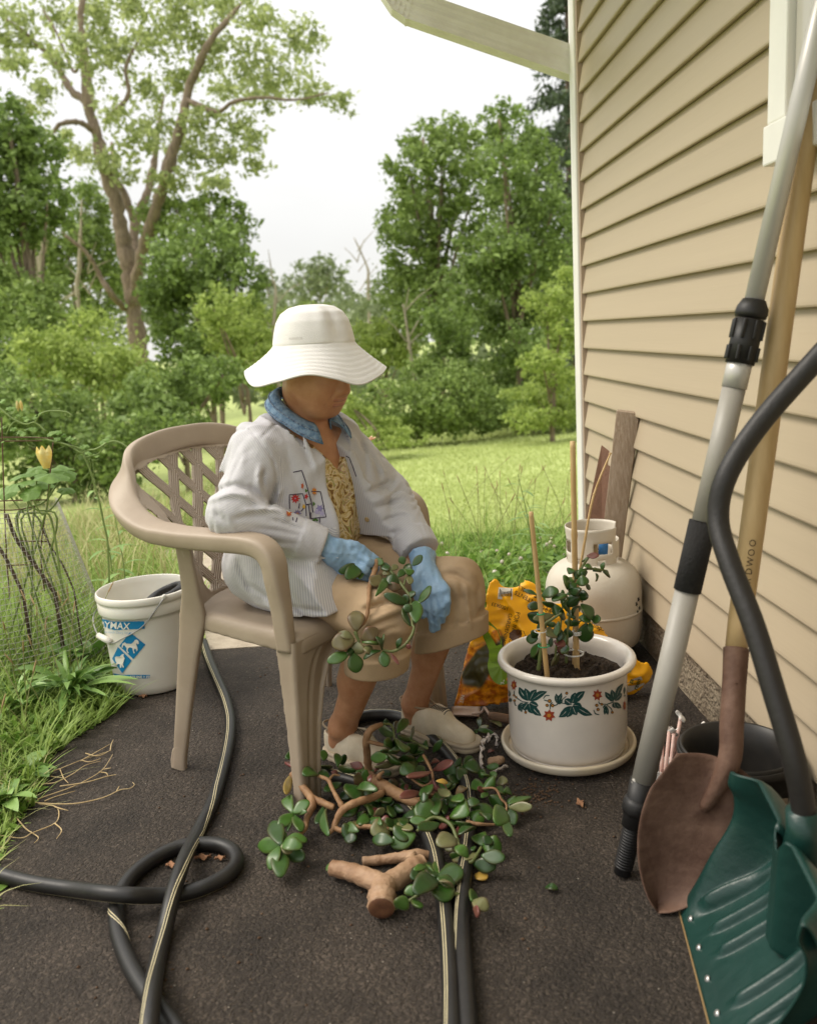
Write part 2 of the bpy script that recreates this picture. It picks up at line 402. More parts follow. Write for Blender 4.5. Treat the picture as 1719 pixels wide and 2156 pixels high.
# ================================================================== VEGETATION
LEAF = {}
def leafmat(key, a, b, tr=.35):
    if key not in LEAF: LEAF[key] = mat('leaf ' + key, a, .55, c2=b, attr='tint', trans=tr, spec=.3)
    return LEAF[key]
leafmat('willow', (0.228, 0.282, 0.102), (0.504, 0.564, 0.240), .45)
leafmat('dark', (0.108, 0.166, 0.041), (0.288, 0.396, 0.108))
leafmat('mid', (0.132, 0.198, 0.046), (0.312, 0.414, 0.114))
leafmat('bright', (0.204, 0.282, 0.054), (0.444, 0.540, 0.150), .45)
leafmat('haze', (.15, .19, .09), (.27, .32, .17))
leafmat('spruce', (.05, .075, .04), (.12, .16, .085), .1)
M_BARK = mat('bark', (.17, .125, .09), .9, c2=(.31, .24, .17), vscale=5, bump=.9, bscale=12, stretch=(3, 3, .6), bdist=.05)
M_BARKP = mat('pale dead bark', (.30, .255, .18), .9, c2=(.42, .37, .28), vscale=5, bump=.5, bscale=12)

def clumps(E, dens, size, sub=26, spread=.2, aspect=.55, lo=.45, up=.3):
    """leaves for a list of ellipsoids (centre, radii): knots of leaves on each shell with gaps between"""
    out = []
    for c, r in E:
        c = np.asarray(c); r = np.asarray(r); area = (r[0] * r[2] + r[0] * r[1] + r[1] * r[2])
        n = max(40, int(dens * area / (size * size)))
        d = unit(rng.normal(size=(sub, 3))); q = d * rng.uniform(lo, 1.0, (sub, 1))
        k = rng.integers(0, sub, n)
        p = q[k] + rng.normal(size=(n, 3)) * spread * rng.uniform(.5, 1.3, sub)[k][:, None]
        out.append(c + p * r)
    P = np.concatenate(out)
    return leaf_cloud(P, size, aspect, up)
def PE(px, py, Y, rx, ry, rd=None):     # ellipsoid seen at a picture point
    s = Y / FPX; return (DY(px, py, Y), np.array([rx * s, (rd if rd else max(rx, ry)) * s, ry * s]))
def limb(mb, pts, r, seg=9):
    P = catmull(pts, 6); k_ = len(P); rr = np.interp(np.linspace(0, 1, k_), np.linspace(0, 1, len(r)), r); P = P + (rng.normal(size=(k_, 3)) * rr[:, None] * .10) * np.r_[0, np.ones(k_ - 2), 0][:, None]; v, f = tube(P, rr * (1 + .10 * rng.normal(size=k_)).clip(.75, 1.3), seg, cap=True)
    mb.add(v, f)
def tree(name, label, cat, ells, key, size, dens, stems=(), group=None, sub=26, spread=.2, bark=None, lo=.45, aspect=.55):
    base = np.mean([e[0] for e in ells], 0); g = float(terr(base[0], base[1]))
    low = min(ells, key=lambda e: e[0][2])[0]
    root = thing(name, label, cat, (float(base[0]), float(base[1]), g), group=group)
    off = np.array([base[0], base[1], g])
    v, f, a = clumps(ells, dens, size, sub, spread, aspect, lo)
    z = v[:, 2]; gz = terr(v[:, 0], v[:, 1]); v[:, 2] = np.where(z < gz + .02, gz + .02 + np.abs(z - gz) * .15, z)
    mk('crown', v - off, f, leafmat(key, (.05, .1, .02), (.1, .2, .05)), root, smooth=False, attr={'tint': a})
    mb = MB()
    if not stems:
        top = max(ells, key=lambda e: e[0][2])[0]
        R0 = .012 * (top[2] - g) + .02
        stems = [([(base[0], base[1], g - .1), (base[0] + .1, base[1], (g + top[2]) * .5), tuple(top)], [R0, R0 * .3])]
        for e in ells[:8]:
            m_ = np.array([base[0], base[1], g + (e[0][2] - g) * .45]); stems.append(([m_, (m_ + e[0]) / 2 + np.array([0, 0, .05]), e[0]], [R0 * .5, R0 * .15]))
    for pts, r in stems: limb(mb, pts, [q * (.82 if key == 'willow' else 1) for q in r])
    o = mb.build('trunk', bark or M_BARK, root); o.data.transform(Matrix.Translation(-Vector(off)))
    return root

# --- the big cottonwood on the left
YT = 26.0
def T(px, py, dy=0): return DY(px, py, YT + dy)
st = []
g0 = T(292, 760); g0[2] = min(g0[2], float(terr(g0[0], g0[1])) - .1)
st.append(([g0, T(288, 700), T(276, 600), T(262, 520), T(247, 440), T(225, 370), T(205, 290), T(186, 215), T(178, 120), T(170, 30), T(190, -60)], [.36, .31, .30, .26, .24, .22, .2, .18, .15, .1, .05]))
st.append(([T(280, 640), T(291, 570, -.5), T(308, 500, -1), T(335, 420, -1.5), T(362, 330, -2), T(385, 245, -2), T(400, 180, -2), T(435, 100, -2.5), T(480, 40, -2.5), T(510, 5, -2.5)], [.22, .2, .2, .19, .17, .15, .13, .11, .08, .04]))
st.append(([T(290, 560, .4), T(284, 480, 1), T(308, 410, 1.5), T(325, 340, 2), T(330, 290, 2), T(345, 200, 3)], [.19, .17, .15, .12, .08, .04]))
st.append(([T(285, 480, 1), T(262, 410, 1), T(245, 375, 1), T(235, 300, 2)], [.15, .13, .1, .05]))
st.append(([T(186, 215), T(150, 190, .5), T(115, 130, 1), T(70, 85, 1), T(20, 45, 1), T(-20, 20, 1)], [.13, .12, .1, .08, .06, .04]))
st.append(([T(170, 120), T(155, 150, 1), T(120, 70, 1), T(90, 20, 1.5)], [.05, .05, .04, .03]))
st.append(([T(68, 128, 1), T(40, 125, 1), T(0, 127, 1), T(-40, 130, 1)], [.07, .06, .06, .05]))
st.append(([T(200, 275), T(165, 258, -.5), T(130, 260, -1), T(100, 285, -1), T(60, 270, -1.5)], [.11, .09, .07, .06, .03]))
st.append(([T(225, 250, 1), T(270, 200, 1), T(265, 140, 1), T(300, 70, 1)], [.09, .08, .06, .03]))
st.append(([T(393, 210, -2), T(455, 235, -2.5), T(490, 215, -3), T(550, 205, -3), T(620, 210, -3), T(690, 195, -3)], [.1, .07, .06, .05, .035, .02]))
st.append(([T(262, 650), T(235, 620, -1), T(210, 580, -1), T(180, 530, -1.2), T(130, 490, -1.3)], [.12, .1, .09, .07, .05]))
st.append(([T(345, 400, -1.5), T(345, 345, -1), T(370, 290, -1)], [.08, .07, .04]))
cl = [(40, 40, 70, 60), (120, 20, 60, 50), (200, 20, 60, 45), (290, 15, 70, 45), (380, 20, 70, 50), (470, 15, 70, 40), (550, 35, 60, 40), (610, 70, 60, 40), (655, 95, 40, 22),
      (330, 80, 70, 50), (420, 95, 80, 50), (510, 110, 70, 45), (590, 145, 70, 40), (660, 190, 55, 35), (715, 215, 38, 30), (560, 200, 60, 35), (480, 180, 60, 40),
      (250, 120, 50, 50), (370, 165, 60, 45), (310, 190, 50, 45), (420, 245, 60, 40), (500, 265, 50, 30), (340, 275, 55, 45), (280, 300, 50, 50), (240, 250, 45, 45),
      (400, 320, 70, 45), (470, 330, 60, 40), (530, 290, 45, 30), (545, 345, 35, 25), (210, 340, 40, 40), (260, 370, 40, 30), (370, 385, 55, 30), (450, 385, 50, 25),
      (30, 130, 50, 25), (10, 90, 40, 30), (90, 190, 45, 35), (60, 230, 40, 30), (120, 300, 45, 30), (170, 330, 40, 30), (150, 80, 45, 50), (200, 130, 30, 60), (215, 70, 40, 50), (120, 130, 30, 40)]
E_ = [PE(a, b, YT + rng.uniform(-3.5, 2.5), c * .95, d * .95, max(c, d) * 1.2) for a, b, c, d in cl]
tree('cottonwood_tree', 'big pale green tree with forked brown trunk and spreading limbs on the left', 'tree', E_, 'willow', .15, 5.0, st, sub=20, spread=.2, lo=.15)

# --- woods: every tree or bush on its own (picture ellipses, distance, leaf kind)
WOODS = [
 ('tree', 'dark green leafy tree filling the left picture edge beside the big forked tree', 'dark', 19, 0.134, [(20, 270, 60, 60), (70, 330, 70, 60), (10, 380, 90, 70), (100, 420, 60, 50), (40, 470, 100, 60), (-40, 300, 80, 90), (-30, 450, 90, 80)]),
 ('tree', 'leafy tree behind pale bare stems left of the forked trunk', 'mid', 30, 0.148, [(180, 440, 50, 60), (140, 500, 70, 60), (200, 520, 60, 70), (90, 560, 80, 60), (30, 560, 70, 60), (215, 600, 60, 60)]),
 ('bush', 'wide rounded bush under the dark tree at far left', 'mid', 17, 0.107, [(30, 620, 90, 70), (100, 660, 90, 70), (20, 720, 90, 80), (-50, 660, 70, 80)]),
 ('bush', 'yellow-green shrub at the foot of the forked tree', 'bright', 14, 0.081, [(190, 730, 90, 70), (240, 790, 90, 80), (140, 790, 90, 80), (90, 740, 70, 60), (290, 830, 60, 60)]),
 ('bush', 'dark green thicket above the wire mesh cage', 'dark', 11, 0.067, [(60, 850, 110, 70), (160, 900, 110, 70), (30, 930, 110, 60), (230, 950, 90, 70), (130, 990, 110, 55), (300, 920, 70, 70), (220, 1020, 70, 40), (-40, 900, 80, 90)]),
 ('tree', 'dark rounded tree right behind the forked trunk', 'dark', 18, 0.114, [(390, 560, 80, 80), (460, 520, 50, 60), (500, 600, 60, 80), (420, 640, 90, 80), (345, 650, 70, 90), (510, 690, 50, 60), (380, 760, 80, 80), (450, 740, 70, 70), (350, 560, 40, 50)]),
 ('tree', 'loose airy treetop rising above the dark rounded tree', 'mid', 24, 0.121, [(440, 440, 40, 40), (490, 455, 40, 35), (400, 480, 50, 45), (500, 500, 35, 35), (330, 470, 40, 50), (370, 440, 40, 40)]),
 ('bush', 'light green dome-shaped bush left of the white hat', 'bright', 16, 0.081, [(450, 650, 50, 45), (510, 660, 50, 45), (480, 710, 70, 50), (540, 720, 50, 60)]),
 ('bush', 'dark green shrub behind the plastic chair back', 'dark', 12, 0.067, [(350, 830, 80, 60), (420, 800, 70, 60), (300, 860, 70, 50), (470, 790, 60, 40), (380, 890, 60, 35), (330, 900, 60, 40)]),
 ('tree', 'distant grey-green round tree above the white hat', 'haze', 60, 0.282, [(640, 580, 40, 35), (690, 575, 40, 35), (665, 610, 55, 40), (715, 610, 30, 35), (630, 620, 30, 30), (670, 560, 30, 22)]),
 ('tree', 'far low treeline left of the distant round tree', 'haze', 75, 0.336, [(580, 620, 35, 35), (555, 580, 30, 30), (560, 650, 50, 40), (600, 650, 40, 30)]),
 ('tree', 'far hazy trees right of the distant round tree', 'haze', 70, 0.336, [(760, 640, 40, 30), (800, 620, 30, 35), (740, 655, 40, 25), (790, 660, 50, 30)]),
 ('bush', 'bright shrub directly behind the white hat', 'bright', 26, 0.121, [(600, 690, 60, 40), (660, 670, 50, 35), (640, 730, 70, 60), (570, 740, 50, 60), (700, 700, 40, 40), (560, 790, 40, 40)]),
 ('bush', 'bright green bush right of the white hat', 'bright', 22, 0.101, [(770, 700, 55, 35), (830, 690, 50, 35), (800, 740, 60, 40), (750, 750, 50, 50), (850, 745, 40, 40)]),
 ('tree', 'tall bushy tree with ragged top left of the house corner', 'mid', 22, 0.114, [(890, 290, 45, 40), (940, 280, 40, 35), (860, 350, 50, 45), (930, 350, 60, 50), (990, 310, 45, 45), (1000, 390, 60, 55), (850, 430, 60, 45), (920, 440, 70, 55), (830, 490, 45, 40), (870, 540, 70, 60), (960, 520, 80, 60), (840, 610, 50, 60), (900, 640, 80, 70)]),
 ('tree', 'leafy tree with spreading layered boughs beside the house corner', 'dark', 18, 0.094, [(1050, 250, 40, 40), (1090, 290, 50, 50), (1130, 350, 60, 60), (1060, 350, 60, 50), (1080, 440, 80, 60), (1160, 450, 60, 70), (1030, 520, 80, 50), (1120, 550, 90, 60), (1180, 560, 50, 80), (1000, 600, 80, 50), (1090, 640, 90, 50), (1170, 660, 60, 60), (1020, 690, 90, 50), (1110, 730, 90, 50), (960, 680, 70, 60), (1040, 790, 90, 50), (1150, 800, 70, 50), (950, 760, 60, 50)]),
 ('bush', 'pale green shrub low against the white house corner trim', 'bright', 13.5, 0.067, [(1150, 640, 50, 40), (1180, 700, 40, 50), (1140, 760, 50, 30), (1175, 800, 45, 30), (1190, 610, 30, 60), (1120, 830, 60, 22), (1150, 870, 70, 35), (1190, 850, 40, 40), (1110, 880, 50, 25)]),
 ('bush', 'low tangled bramble bank along the top of the lawn', 'mid', 15.5, 0.067, [(790, 850, 60, 50), (860, 850, 70, 50), (930, 840, 70, 50), (1000, 850, 80, 45), (850, 900, 70, 35), (920, 890, 70, 35), (780, 910, 50, 35), (880, 800, 60, 50), (960, 800, 60, 40)]),
 ('bush', 'dark bramble at the top of the lawn near the house', 'dark', 17, 0.067, [(1060, 850, 70, 40), (1130, 850, 70, 40), (1190, 850, 60, 45), (1100, 880, 80, 25), (1010, 885, 60, 25), (1190, 885, 50, 20)]),
 ('bush', 'bright green low weeds at the top of the lawn behind the shoulder', 'bright', 13.2, 0.047, [(755, 880, 40, 30), (800, 905, 50, 28), (850, 920, 50, 22), (760, 930, 40, 25), (730, 850, 30, 30)]),
]
for kind, lab, key, yd, sz, el in WOODS:
    n = len(el); E_ = [PE(a, b, yd + rng.uniform(-.06, .06) * yd, c, d, max(c, d) * 1.1) for a, b, c, d in el]
    pal = {'haze': 7.0, 'bright': 11.0}.get(key, 12.0)
    tree({'tree': 'tree', 'bush': 'bush'}[kind], lab, kind, E_, key, sz, pal, sub=30, spread=.17, group='woods beyond the lawn')
# deep wood behind them all, one mass
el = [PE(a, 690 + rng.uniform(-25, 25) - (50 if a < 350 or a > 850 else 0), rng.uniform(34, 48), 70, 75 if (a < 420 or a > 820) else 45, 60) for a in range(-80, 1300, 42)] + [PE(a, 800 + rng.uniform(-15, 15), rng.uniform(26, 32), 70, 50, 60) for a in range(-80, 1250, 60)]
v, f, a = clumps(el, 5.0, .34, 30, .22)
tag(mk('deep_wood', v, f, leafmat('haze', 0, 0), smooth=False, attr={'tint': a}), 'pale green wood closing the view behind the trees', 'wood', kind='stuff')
# spruce at the top right
ys_ = 25.0; top = DY(1190, -120, ys_); gs = float(terr(top[0], ys_))
root = thing('spruce_tree', 'tall dark spruce with brown cones rising behind the house corner', 'tree', (float(top[0]), ys_, gs))
P = []
for z in np.linspace(gs + 1.2, top[2], 30):
    fr = (top[2] - z) / (top[2] - gs); L = .35 + 2.6 * fr
    for a in rng.uniform(0, 6.283, 9):
        t = rng.uniform(.1, 1, 60) ** .7
        P.append(np.stack([np.cos(a) * t * L, np.sin(a) * t * L, z - gs - t * t * L * .35 + .12 * L * t], 1) + rng.normal(size=(60, 3)) * .09)
v, f, a = leaf_cloud(np.concatenate(P), .2, .3, 0, .5); mk('crown', v, f, leafmat('spruce', 0, 0), root, smooth=False, attr={'tint': a})
v, f = tube([(0, 0, -.1), (0, 0, top[2] - gs)], [.22, .03]); mk('trunk', v, f, M_BARK, root)
# bare snags
for lab, pts, yd, r in [
   ('pale bare trunk standing among the left trees', [(165, 640), (167, 560), (170, 480), (172, 420)], 26, .07),
   ('short pale trunk near the left picture edge', [(88, 590), (90, 530), (92, 480)], 24, .09),
   ('thin pale trunk leaning at far left edge', [(68, 560), (66, 510), (64, 470)], 24, .06),
   ('slim dead stem left of the white hat', [(578, 720), (577, 670), (580, 615), (576, 590)], 18, .045),
   ('dead grey snag on the skyline right of the hat', [(776, 650), (775, 590), (772, 560), (745, 500)], 40, .08),
   ('broken dead sapling leaning in the right thicket', [(872, 810), (866, 760), (858, 700), (848, 640)], 19, .05)]:
    P = np.array([DY(a, b, yd) for a, b in pts]); g = float(terr(P[0][0], yd))
    root = thing('dead_tree', lab, 'dead tree', (float(P[0][0]), yd, g), group='bare dead trunks in the woods')
    P = np.concatenate([[(P[0][0], yd, g - .1)], P]) - np.array([P[0][0], yd, g]); mb = MB(); limb(mb, P, [r, r * .9, r * .7, r * .3], 7)
    for q in range(5):
        b = P[-1] * rng.uniform(.6, .98) ; b[:2] = P[-1][:2] * .8; e = b + np.array([rng.uniform(-1, 1), rng.uniform(-.5, .5), rng.uniform(.3, 1.1)]) * r * 14
        limb(mb, [b, (b + e) / 2 + np.array([0, 0, .05]), e], [r * .35, r * .1], 5)
    mb.build('trunk', M_BARKP, root)

# --- grasses and ground cover
M_LAWN = mat('lawn grass', (.36, .42, .13), .6, c2=(.48, .55, .21), attr='tint', trans=.4, spec=.25)
M_WEED = mat('weed grass', (.16, .25, .04), .55, c2=(.38, .50, .13), attr='tint', trans=.4, spec=.3)
M_STRAW = mat('straw grass', (.34, .32, .12), .7, c2=(.52, .50, .25), attr='tint', trans=.3, spec=.2)
M_CLOV = mat('clover leaf', (.10, .20, .028), .5, c2=(.25, .40, .07), attr='tint', trans=.4, spec=.3)
def scatter(n, x0, x1, y0, y1, keep=None):
    p = np.stack([rng.uniform(x0, x1, n), rng.uniform(y0, y1, n)], 1)
    if keep is not None: p = p[keep(p)]
    return np.c_[p, terr(p[:, 0], p[:, 1]) + .0]
def onpath(p):
    c = np.interp(p[:, 1], [3.0, 3.35, 3.9, 4.7, 5.6], [-.3, -.38, -.55, -.85, -1.25]); w = np.interp(p[:, 1], [3.0, 3.5, 5.6], [.38, .34, .3])
    return (np.abs(p[:, 0] - c) < w) & (p[:, 1] < 5.6)
# mown lawn, sparser with distance
parts = []
for y0, y1, n, h in ((3.9, 6, 46000, .022), (6, 9, 42000, .026), (9, 14, 36000, .035), (14, 24, 26000, .06)):
    B = scatter(n, -1.4 - (y0 - 4) * .25, .9 + y1 * .42, y0, y1, lambda p: ~onpath(p))
    parts.append(blades(B, h * rng.uniform(.5, 1.3, len(B)), .7, .004 + .0012 * y0, seg=2))
vo = np.cumsum([0] + [len(q[0]) for q in parts])
tag(mk('mown_grass', np.concatenate([q[0] for q in parts]), np.concatenate([q[1] + o for q, o in zip(parts, vo)]), M_LAWN, smooth=False, attr={'tint': np.concatenate([q[2] for q in parts])}),
    'short bright mown grass covering the lawn', 'grass', kind='stuff')
# tall rough grass on the left beyond the asphalt
B = scatter(15000, -2.6, -.55, 3.0, 7.5, lambda p: ~onpath(p)); h = rng.uniform(.08, .32, len(B)); v, f, a = blades(B, h, .5, .008, seg=3)
tag(mk('rough_grass', v, f, M_WEED, smooth=False, attr={'tint': a}), 'rough green grass beyond the bucket', 'grass', kind='stuff')
B = scatter(2300, -2.4, -.6, 3.6, 6.5, lambda p: ~onpath(p)); h = rng.uniform(.2, .52, len(B)); v, f, a = blades(B, h, .35, .007, seg=3)
tag(mk('dry_grass', v, f, M_STRAW, smooth=False, attr={'tint': a}), 'tall straw-coloured dry grass behind the bucket', 'grass', kind='stuff')
# near grass along the left edge
def nearkeep(p): return p[:, 0] < np.array([edge_x(y) for y in p[:, 1]]) + .02
B = scatter(15000, -1.75, -.82, 1.35, 3.2, nearkeep)
h = rng.uniform(.03, .10, len(B)) * (1 + .9 * np.clip((-.98 - B[:, 0]) / .4, 0, 1.4)) * np.clip((B[:, 1] - 1.2) / .9, .35, 1.2)
v, f, a = blades(B, h, .65, .009, seg=4); v[:, 2] = np.maximum(v[:, 2], .002)
tag(mk('edge_grass', v, f, M_WEED, smooth=False, attr={'tint': a}), 'green grass growing along the left edge of the asphalt', 'grass', kind='stuff')
B = scatter(5200, -1.75, -.80, 1.4, 3.2, nearkeep); B[:, 2] += rng.uniform(.01, .09, len(B)) * np.clip((-.86 - B[:, 0]) / .2, .15, 1.2); v, f, a = leaf_cloud(B, .030, .55, 1.0); v[:, 2] = np.maximum(v[:, 2], .003)
tag(mk('low_weeds', v, f, M_CLOV, smooth=False, attr={'tint': a}), 'small leafy weeds mixed into the grass at the left edge', 'weeds', kind='stuff')
B = scatter(420, -1.2, -.84, 1.5, 2.25, nearkeep); v, f, a = blades(B, rng.uniform(.03, .10, len(B)), .9, .004, seg=4, curl=.9); v[:, 2] = np.maximum(v[:, 2], .003)
tag(mk('withered_grass', v, f, M_STRAW, smooth=False, attr={'tint': a}), 'withered brown grass at the asphalt edge', 'grass', kind='stuff')
# clover and weeds behind the chair and pot
B = scatter(15000, -.15, 1.9, 3.02, 4.9, lambda p: ~onpath(p) & ((p[:, 0] < .82) | (p[:, 1] > 3.5)))
B[:, 2] += rng.uniform(.01, .13, len(B)) * np.clip(1.6 - (B[:, 1] - 3) * .55, .35, 1.2)
v, f, a = leaf_cloud(B, .034, .8, 1.2)
tag(mk('clover', v, f, M_CLOV, smooth=False, attr={'tint': a}), 'leafy clover and weeds behind the chair', 'clover', kind='stuff')
B = scatter(2600, -.1, 1.7, 3.0, 4.9, lambda p: ~onpath(p) & ((p[:, 0] < .82) | (p[:, 1] > 3.5))); v, f, a = blades(B, rng.uniform(.1, .3, len(B)), .5, .006, seg=3)
tag(mk('weed_grass', v, f, M_WEED, smooth=False, attr={'tint': a}), 'longer grass blades standing among the clover', 'grass', kind='stuff')
M_WHITEFL = mat('clover bloom', (.62, .60, .50), .7, c2=(.5, .36, .3), vscale=30)
B = scatter(70, -.1, 1.5, 3.05, 4.2, lambda p: ~onpath(p) & ((p[:, 0] < .8) | (p[:, 1] > 3.5))); mb = MB()
for p in B:
    z = rng.uniform(.10, .17); s = rng.uniform(.007, .011)
    v, f = lathe([(0.0005, -s), (s * .8, -s * .6), (s, 0), (s * .7, s * .7), (0.0005, s)], 8); mb.add(v + p + (0, 0, z), f)
tag(mb.build('clover_blooms', M_WHITEFL), 'small white clover heads scattered among the weeds', 'flowers', kind='stuff')
# tall seed stalks (plantain) behind the pot and on the left
M_STALK = mat('seed stalk', (.24, .24, .09), .7, c2=(.36, .25, .12), attr='tint')
def stalks(name, lab, B, hh, lean):
    mb = MB()
    for p in B:
        h = hh * rng.uniform(.6, 1.15); d = rng.normal(size=2) * lean * h; pts = catmull([p, p + (d[0] * .3, d[1] * .3, h * .55), p + (d[0], d[1], h)], 4)
        v, f = tube(pts, .0013, 4); mb.add(v, f, .0)
        e = pts[-1]; dd = unit(pts[-1] - pts[-2]); v, f = tube([e, e + dd * .012, e + dd * .03, e + dd * .042], [.001, .0026, .0022, .0008], 6); mb.add(v, f, 1.0)
    tag(mb.build(name, M_STALK, attr='tint'), lab, 'weeds', kind='stuff')
stalks('seed_stalks', 'brown tipped seed stalks standing on the lawn behind the pot', scatter(48, .3, 1.5, 3.5, 5.2, lambda p: (p[:, 0] < .85) | (p[:, 1] > 3.6)), .42, .22)
stalks('plantain_stalks', 'thin brown tipped stalks standing in the left grass', scatter(70, -1.5, -.98, 2.0, 2.9), .3, .25)
# ================================================================== HOUSE
def m_siding():
    m = mat('vinyl siding', (.455, .372, .262), .5, var=.035, vscale=2.0, spec=.35, bump=.10, bscale=30, stretch=(1, .15, 6), bdist=.003); return m
M_SID = m_siding()
M_WHITE = mat('white vinyl', (.78, .76, .72), .4, var=.04, vscale=6)
M_JCH = mat('tan channel', (.42, .32, .24), .5)
M_DOWN = mat('downspout enamel', (.80, .775, .74), .45, c2=(.70, .665, .62), vscale=9, stretch=(1, 1, 1))
M_FOUND = mat('foundation concrete', (.21, .165, .115), .95, c2=(.33, .27, .19), vscale=16, bump=1.0, bscale=70, bdist=.02)
M_DARK = mat('dark stain', (.03, .028, .026), .8)
house = thing('house', 'tan vinyl-sided house with white corner trim and sloping white downspout', 'house', (.83, 3.0, 0))
H0 = Vector((.83, 3.0, 0)); HB = Matrix.Translation(-H0)
def hp(name, v, f, m, smooth=False, parent=None):
    o = mk(name, v, f, m, house if parent is None else parent, smooth)
    o.data.transform(HB); return o
XW, YC = .83, 3.47; EXP = .1035; ZB = .150
mb = MB(); z = ZB; y0, y1 = -2.5, YC
while z < 2.50:
    # each lap: a proud rolled butt at the bottom leaning back to the next
    pr = [(XW + .016, z + .005), (XW - .001, z), (XW - .0045, z + .0015), (XW - .0056, z + .005), (XW - .005, z + .011), (XW + .0125, z + EXP + .003)]
    v = [(x, y, zz) for y in (y0, y1) for x, zz in pr]; n = len(pr)
    mb.add(v, [(i_, n + i_, n + i_ + 1, i_ + 1) for i_ in range(n - 1)]); z += EXP
hp('wall', np.concatenate(mb.v), mb.f, M_SID)
v, f = box((XW + .014, -2.5, -.1), (1.3, 3.55, ZB - .001)); o = hp('foundation', v, f, M_FOUND)
v, f = box((XW + .03, -2.5, ZB + .012), (XW + .08, 3.5, 2.52)); hp('wall_core', v, f, M_JCH)
v, f = box((XW - .016, YC + .022, .10), (XW + .10, YC + .105, 2.52)); bevel(hp('corner_post', v, f, M_WHITE), .006)
v, f = box((XW - .008, YC + .001, .12), (XW + .03, YC + .021, 2.515)); hp('corner_channel', v, f, M_JCH)
v, f = box((XW + .015, YC + .106, -.1), (6.0, YC + .14, 2.52)); hp('end_wall', v, f, M_SID)
# eave: soffit, fascia, gutter, roof
EX = .14
v, f = box((EX, -2.5, 2.535), (1.3, 3.56, 2.56)); hp('soffit', v, f, M_WHITE)
v, f = box((EX - .022, -2.5, 2.50), (EX - .002, 3.56, 2.66)); hp('fascia', v, f, M_WHITE)
gp = [(-.004, .12), (-.004, 0), (-.075, 0), (-.10, .03), (-.105, .075), (-.13, .105), (-.13, .12), (-.122, .12)]
v = [(EX - .022 + x, y, 2.53 + zz) for y in (-2.5, 3.57) for x, zz in gp]; n = len(gp)
solid(hp('gutter', v, [(i_, i_ + 1, n + i_ + 1, n + i_) for i_ in range(n - 1)], M_WHITE), .002)
v, f = bar((.08, .55, 2.70), (4.0, .55, 4.4), 6.1, .03); hp('roof', v, f, mat('roof shingle', (.09, .08, .075), .9, var=.3, vscale=30, bump=.5))
# downspout sloping from the gutter outlet back to the corner
a = WX(1205, 140, XW - .005) ; a[1] = 3.60; a = DY(1212, 137, 3.60); b = DY(868, 18, 3.60)
dirv = unit(b - a)
th = .032; cs = []
for k_ in range(40):                    # ribbed rectangular section
    t = k_ / 40; s = t * 4; e = int(s); u_ = (s - e) * 2 - 1
    c = [(u_, -1), (1, u_), (-u_, 1), (-1, -u_)][e]
    rib = 1 - .10 * (abs(math.sin(u_ * math.pi * 1.5)) if abs(u_) < .9 else 0)
    cs.append((c[0] * .95 * (rib if abs(c[0]) == 1 else 1), c[1] * 1.22 * (rib if abs(c[1]) == 1 else 1)))
pts = [a - dirv * .02, a + dirv * .2, a + dirv * .4, b - dirv * .05, b + dirv * .01, b + dirv * .045 + np.array([0, 0, .012]), b + dirv * .075 + np.array([0, 0, .045]), b + dirv * .088 + np.array([0, 0, .09]), b + dirv * .09 + np.array([0, 0, .20])]
v, f = tube(np.array(pts), .042, prof=cs); ds = hp('downspout', v, f, M_DOWN, smooth=False)
mb = MB()
for q in range(5):                      # crimps of the elbow
    p = pts[4] + (pts[6] - pts[4]) * q / 4; v, f = tube([p - dirv * .004, p + dirv * .004], .0435, prof=cs); mb.add(v, f)
o = hp('elbow_crimps', np.concatenate(mb.v), mb.f, M_DOWN, parent=ds)
# window: frame, sill, drawn blind behind the pane
WXF = XW - .034
wy1, wy0, wz0, wz1 = 1.800, .75, 1.357, 2.32
win = hp('window', *box((XW - .012, wy0 - .02, wz0 + .03), (XW + .02, wy1 - .005, wz1)), M_WHITE)
def fr(lo, hi, name, m, bv=.004): return bevel(hp(name, *box(lo, hi), m, parent=win), bv)
mb = MB()
for lo, hi in (((WXF, wy1 - .075, wz0 + .076), (XW - .0125, wy1, wz1)), ((WXF, wy0, wz0 + .076), (XW - .0125, wy0 + .075, wz1)), ((WXF + .002, wy0, wz1 - .075), (XW - .0127, wy1 - .0755, wz1 - .001))):
    mb.add(*box(lo, hi))
bevel(hp('frame', np.concatenate(mb.v), mb.f, M_WHITE, parent=win), .004)
fr((WXF - .006, wy0 - .02, wz0), (XW - .0127, wy1 + .004, wz0 + .075), 'sill', M_WHITE)
for ya, yb in ((.06, .045), (.11, .09)): hp('weep_tab', *box((WXF + .012, wy1 - ya, wz0 - .008), (XW - .013, wy1 - yb, wz0 - .001)), M_WHITE, parent=win)
M_PANE = mat('window pane', (.50, .47, .42), .12, spec=.6)
hp('pane', *box((XW - .018, wy0 + .08, wz0 + .08), (XW - .0135, wy1 - .08, wz1 - .08)), M_PANE, parent=win)
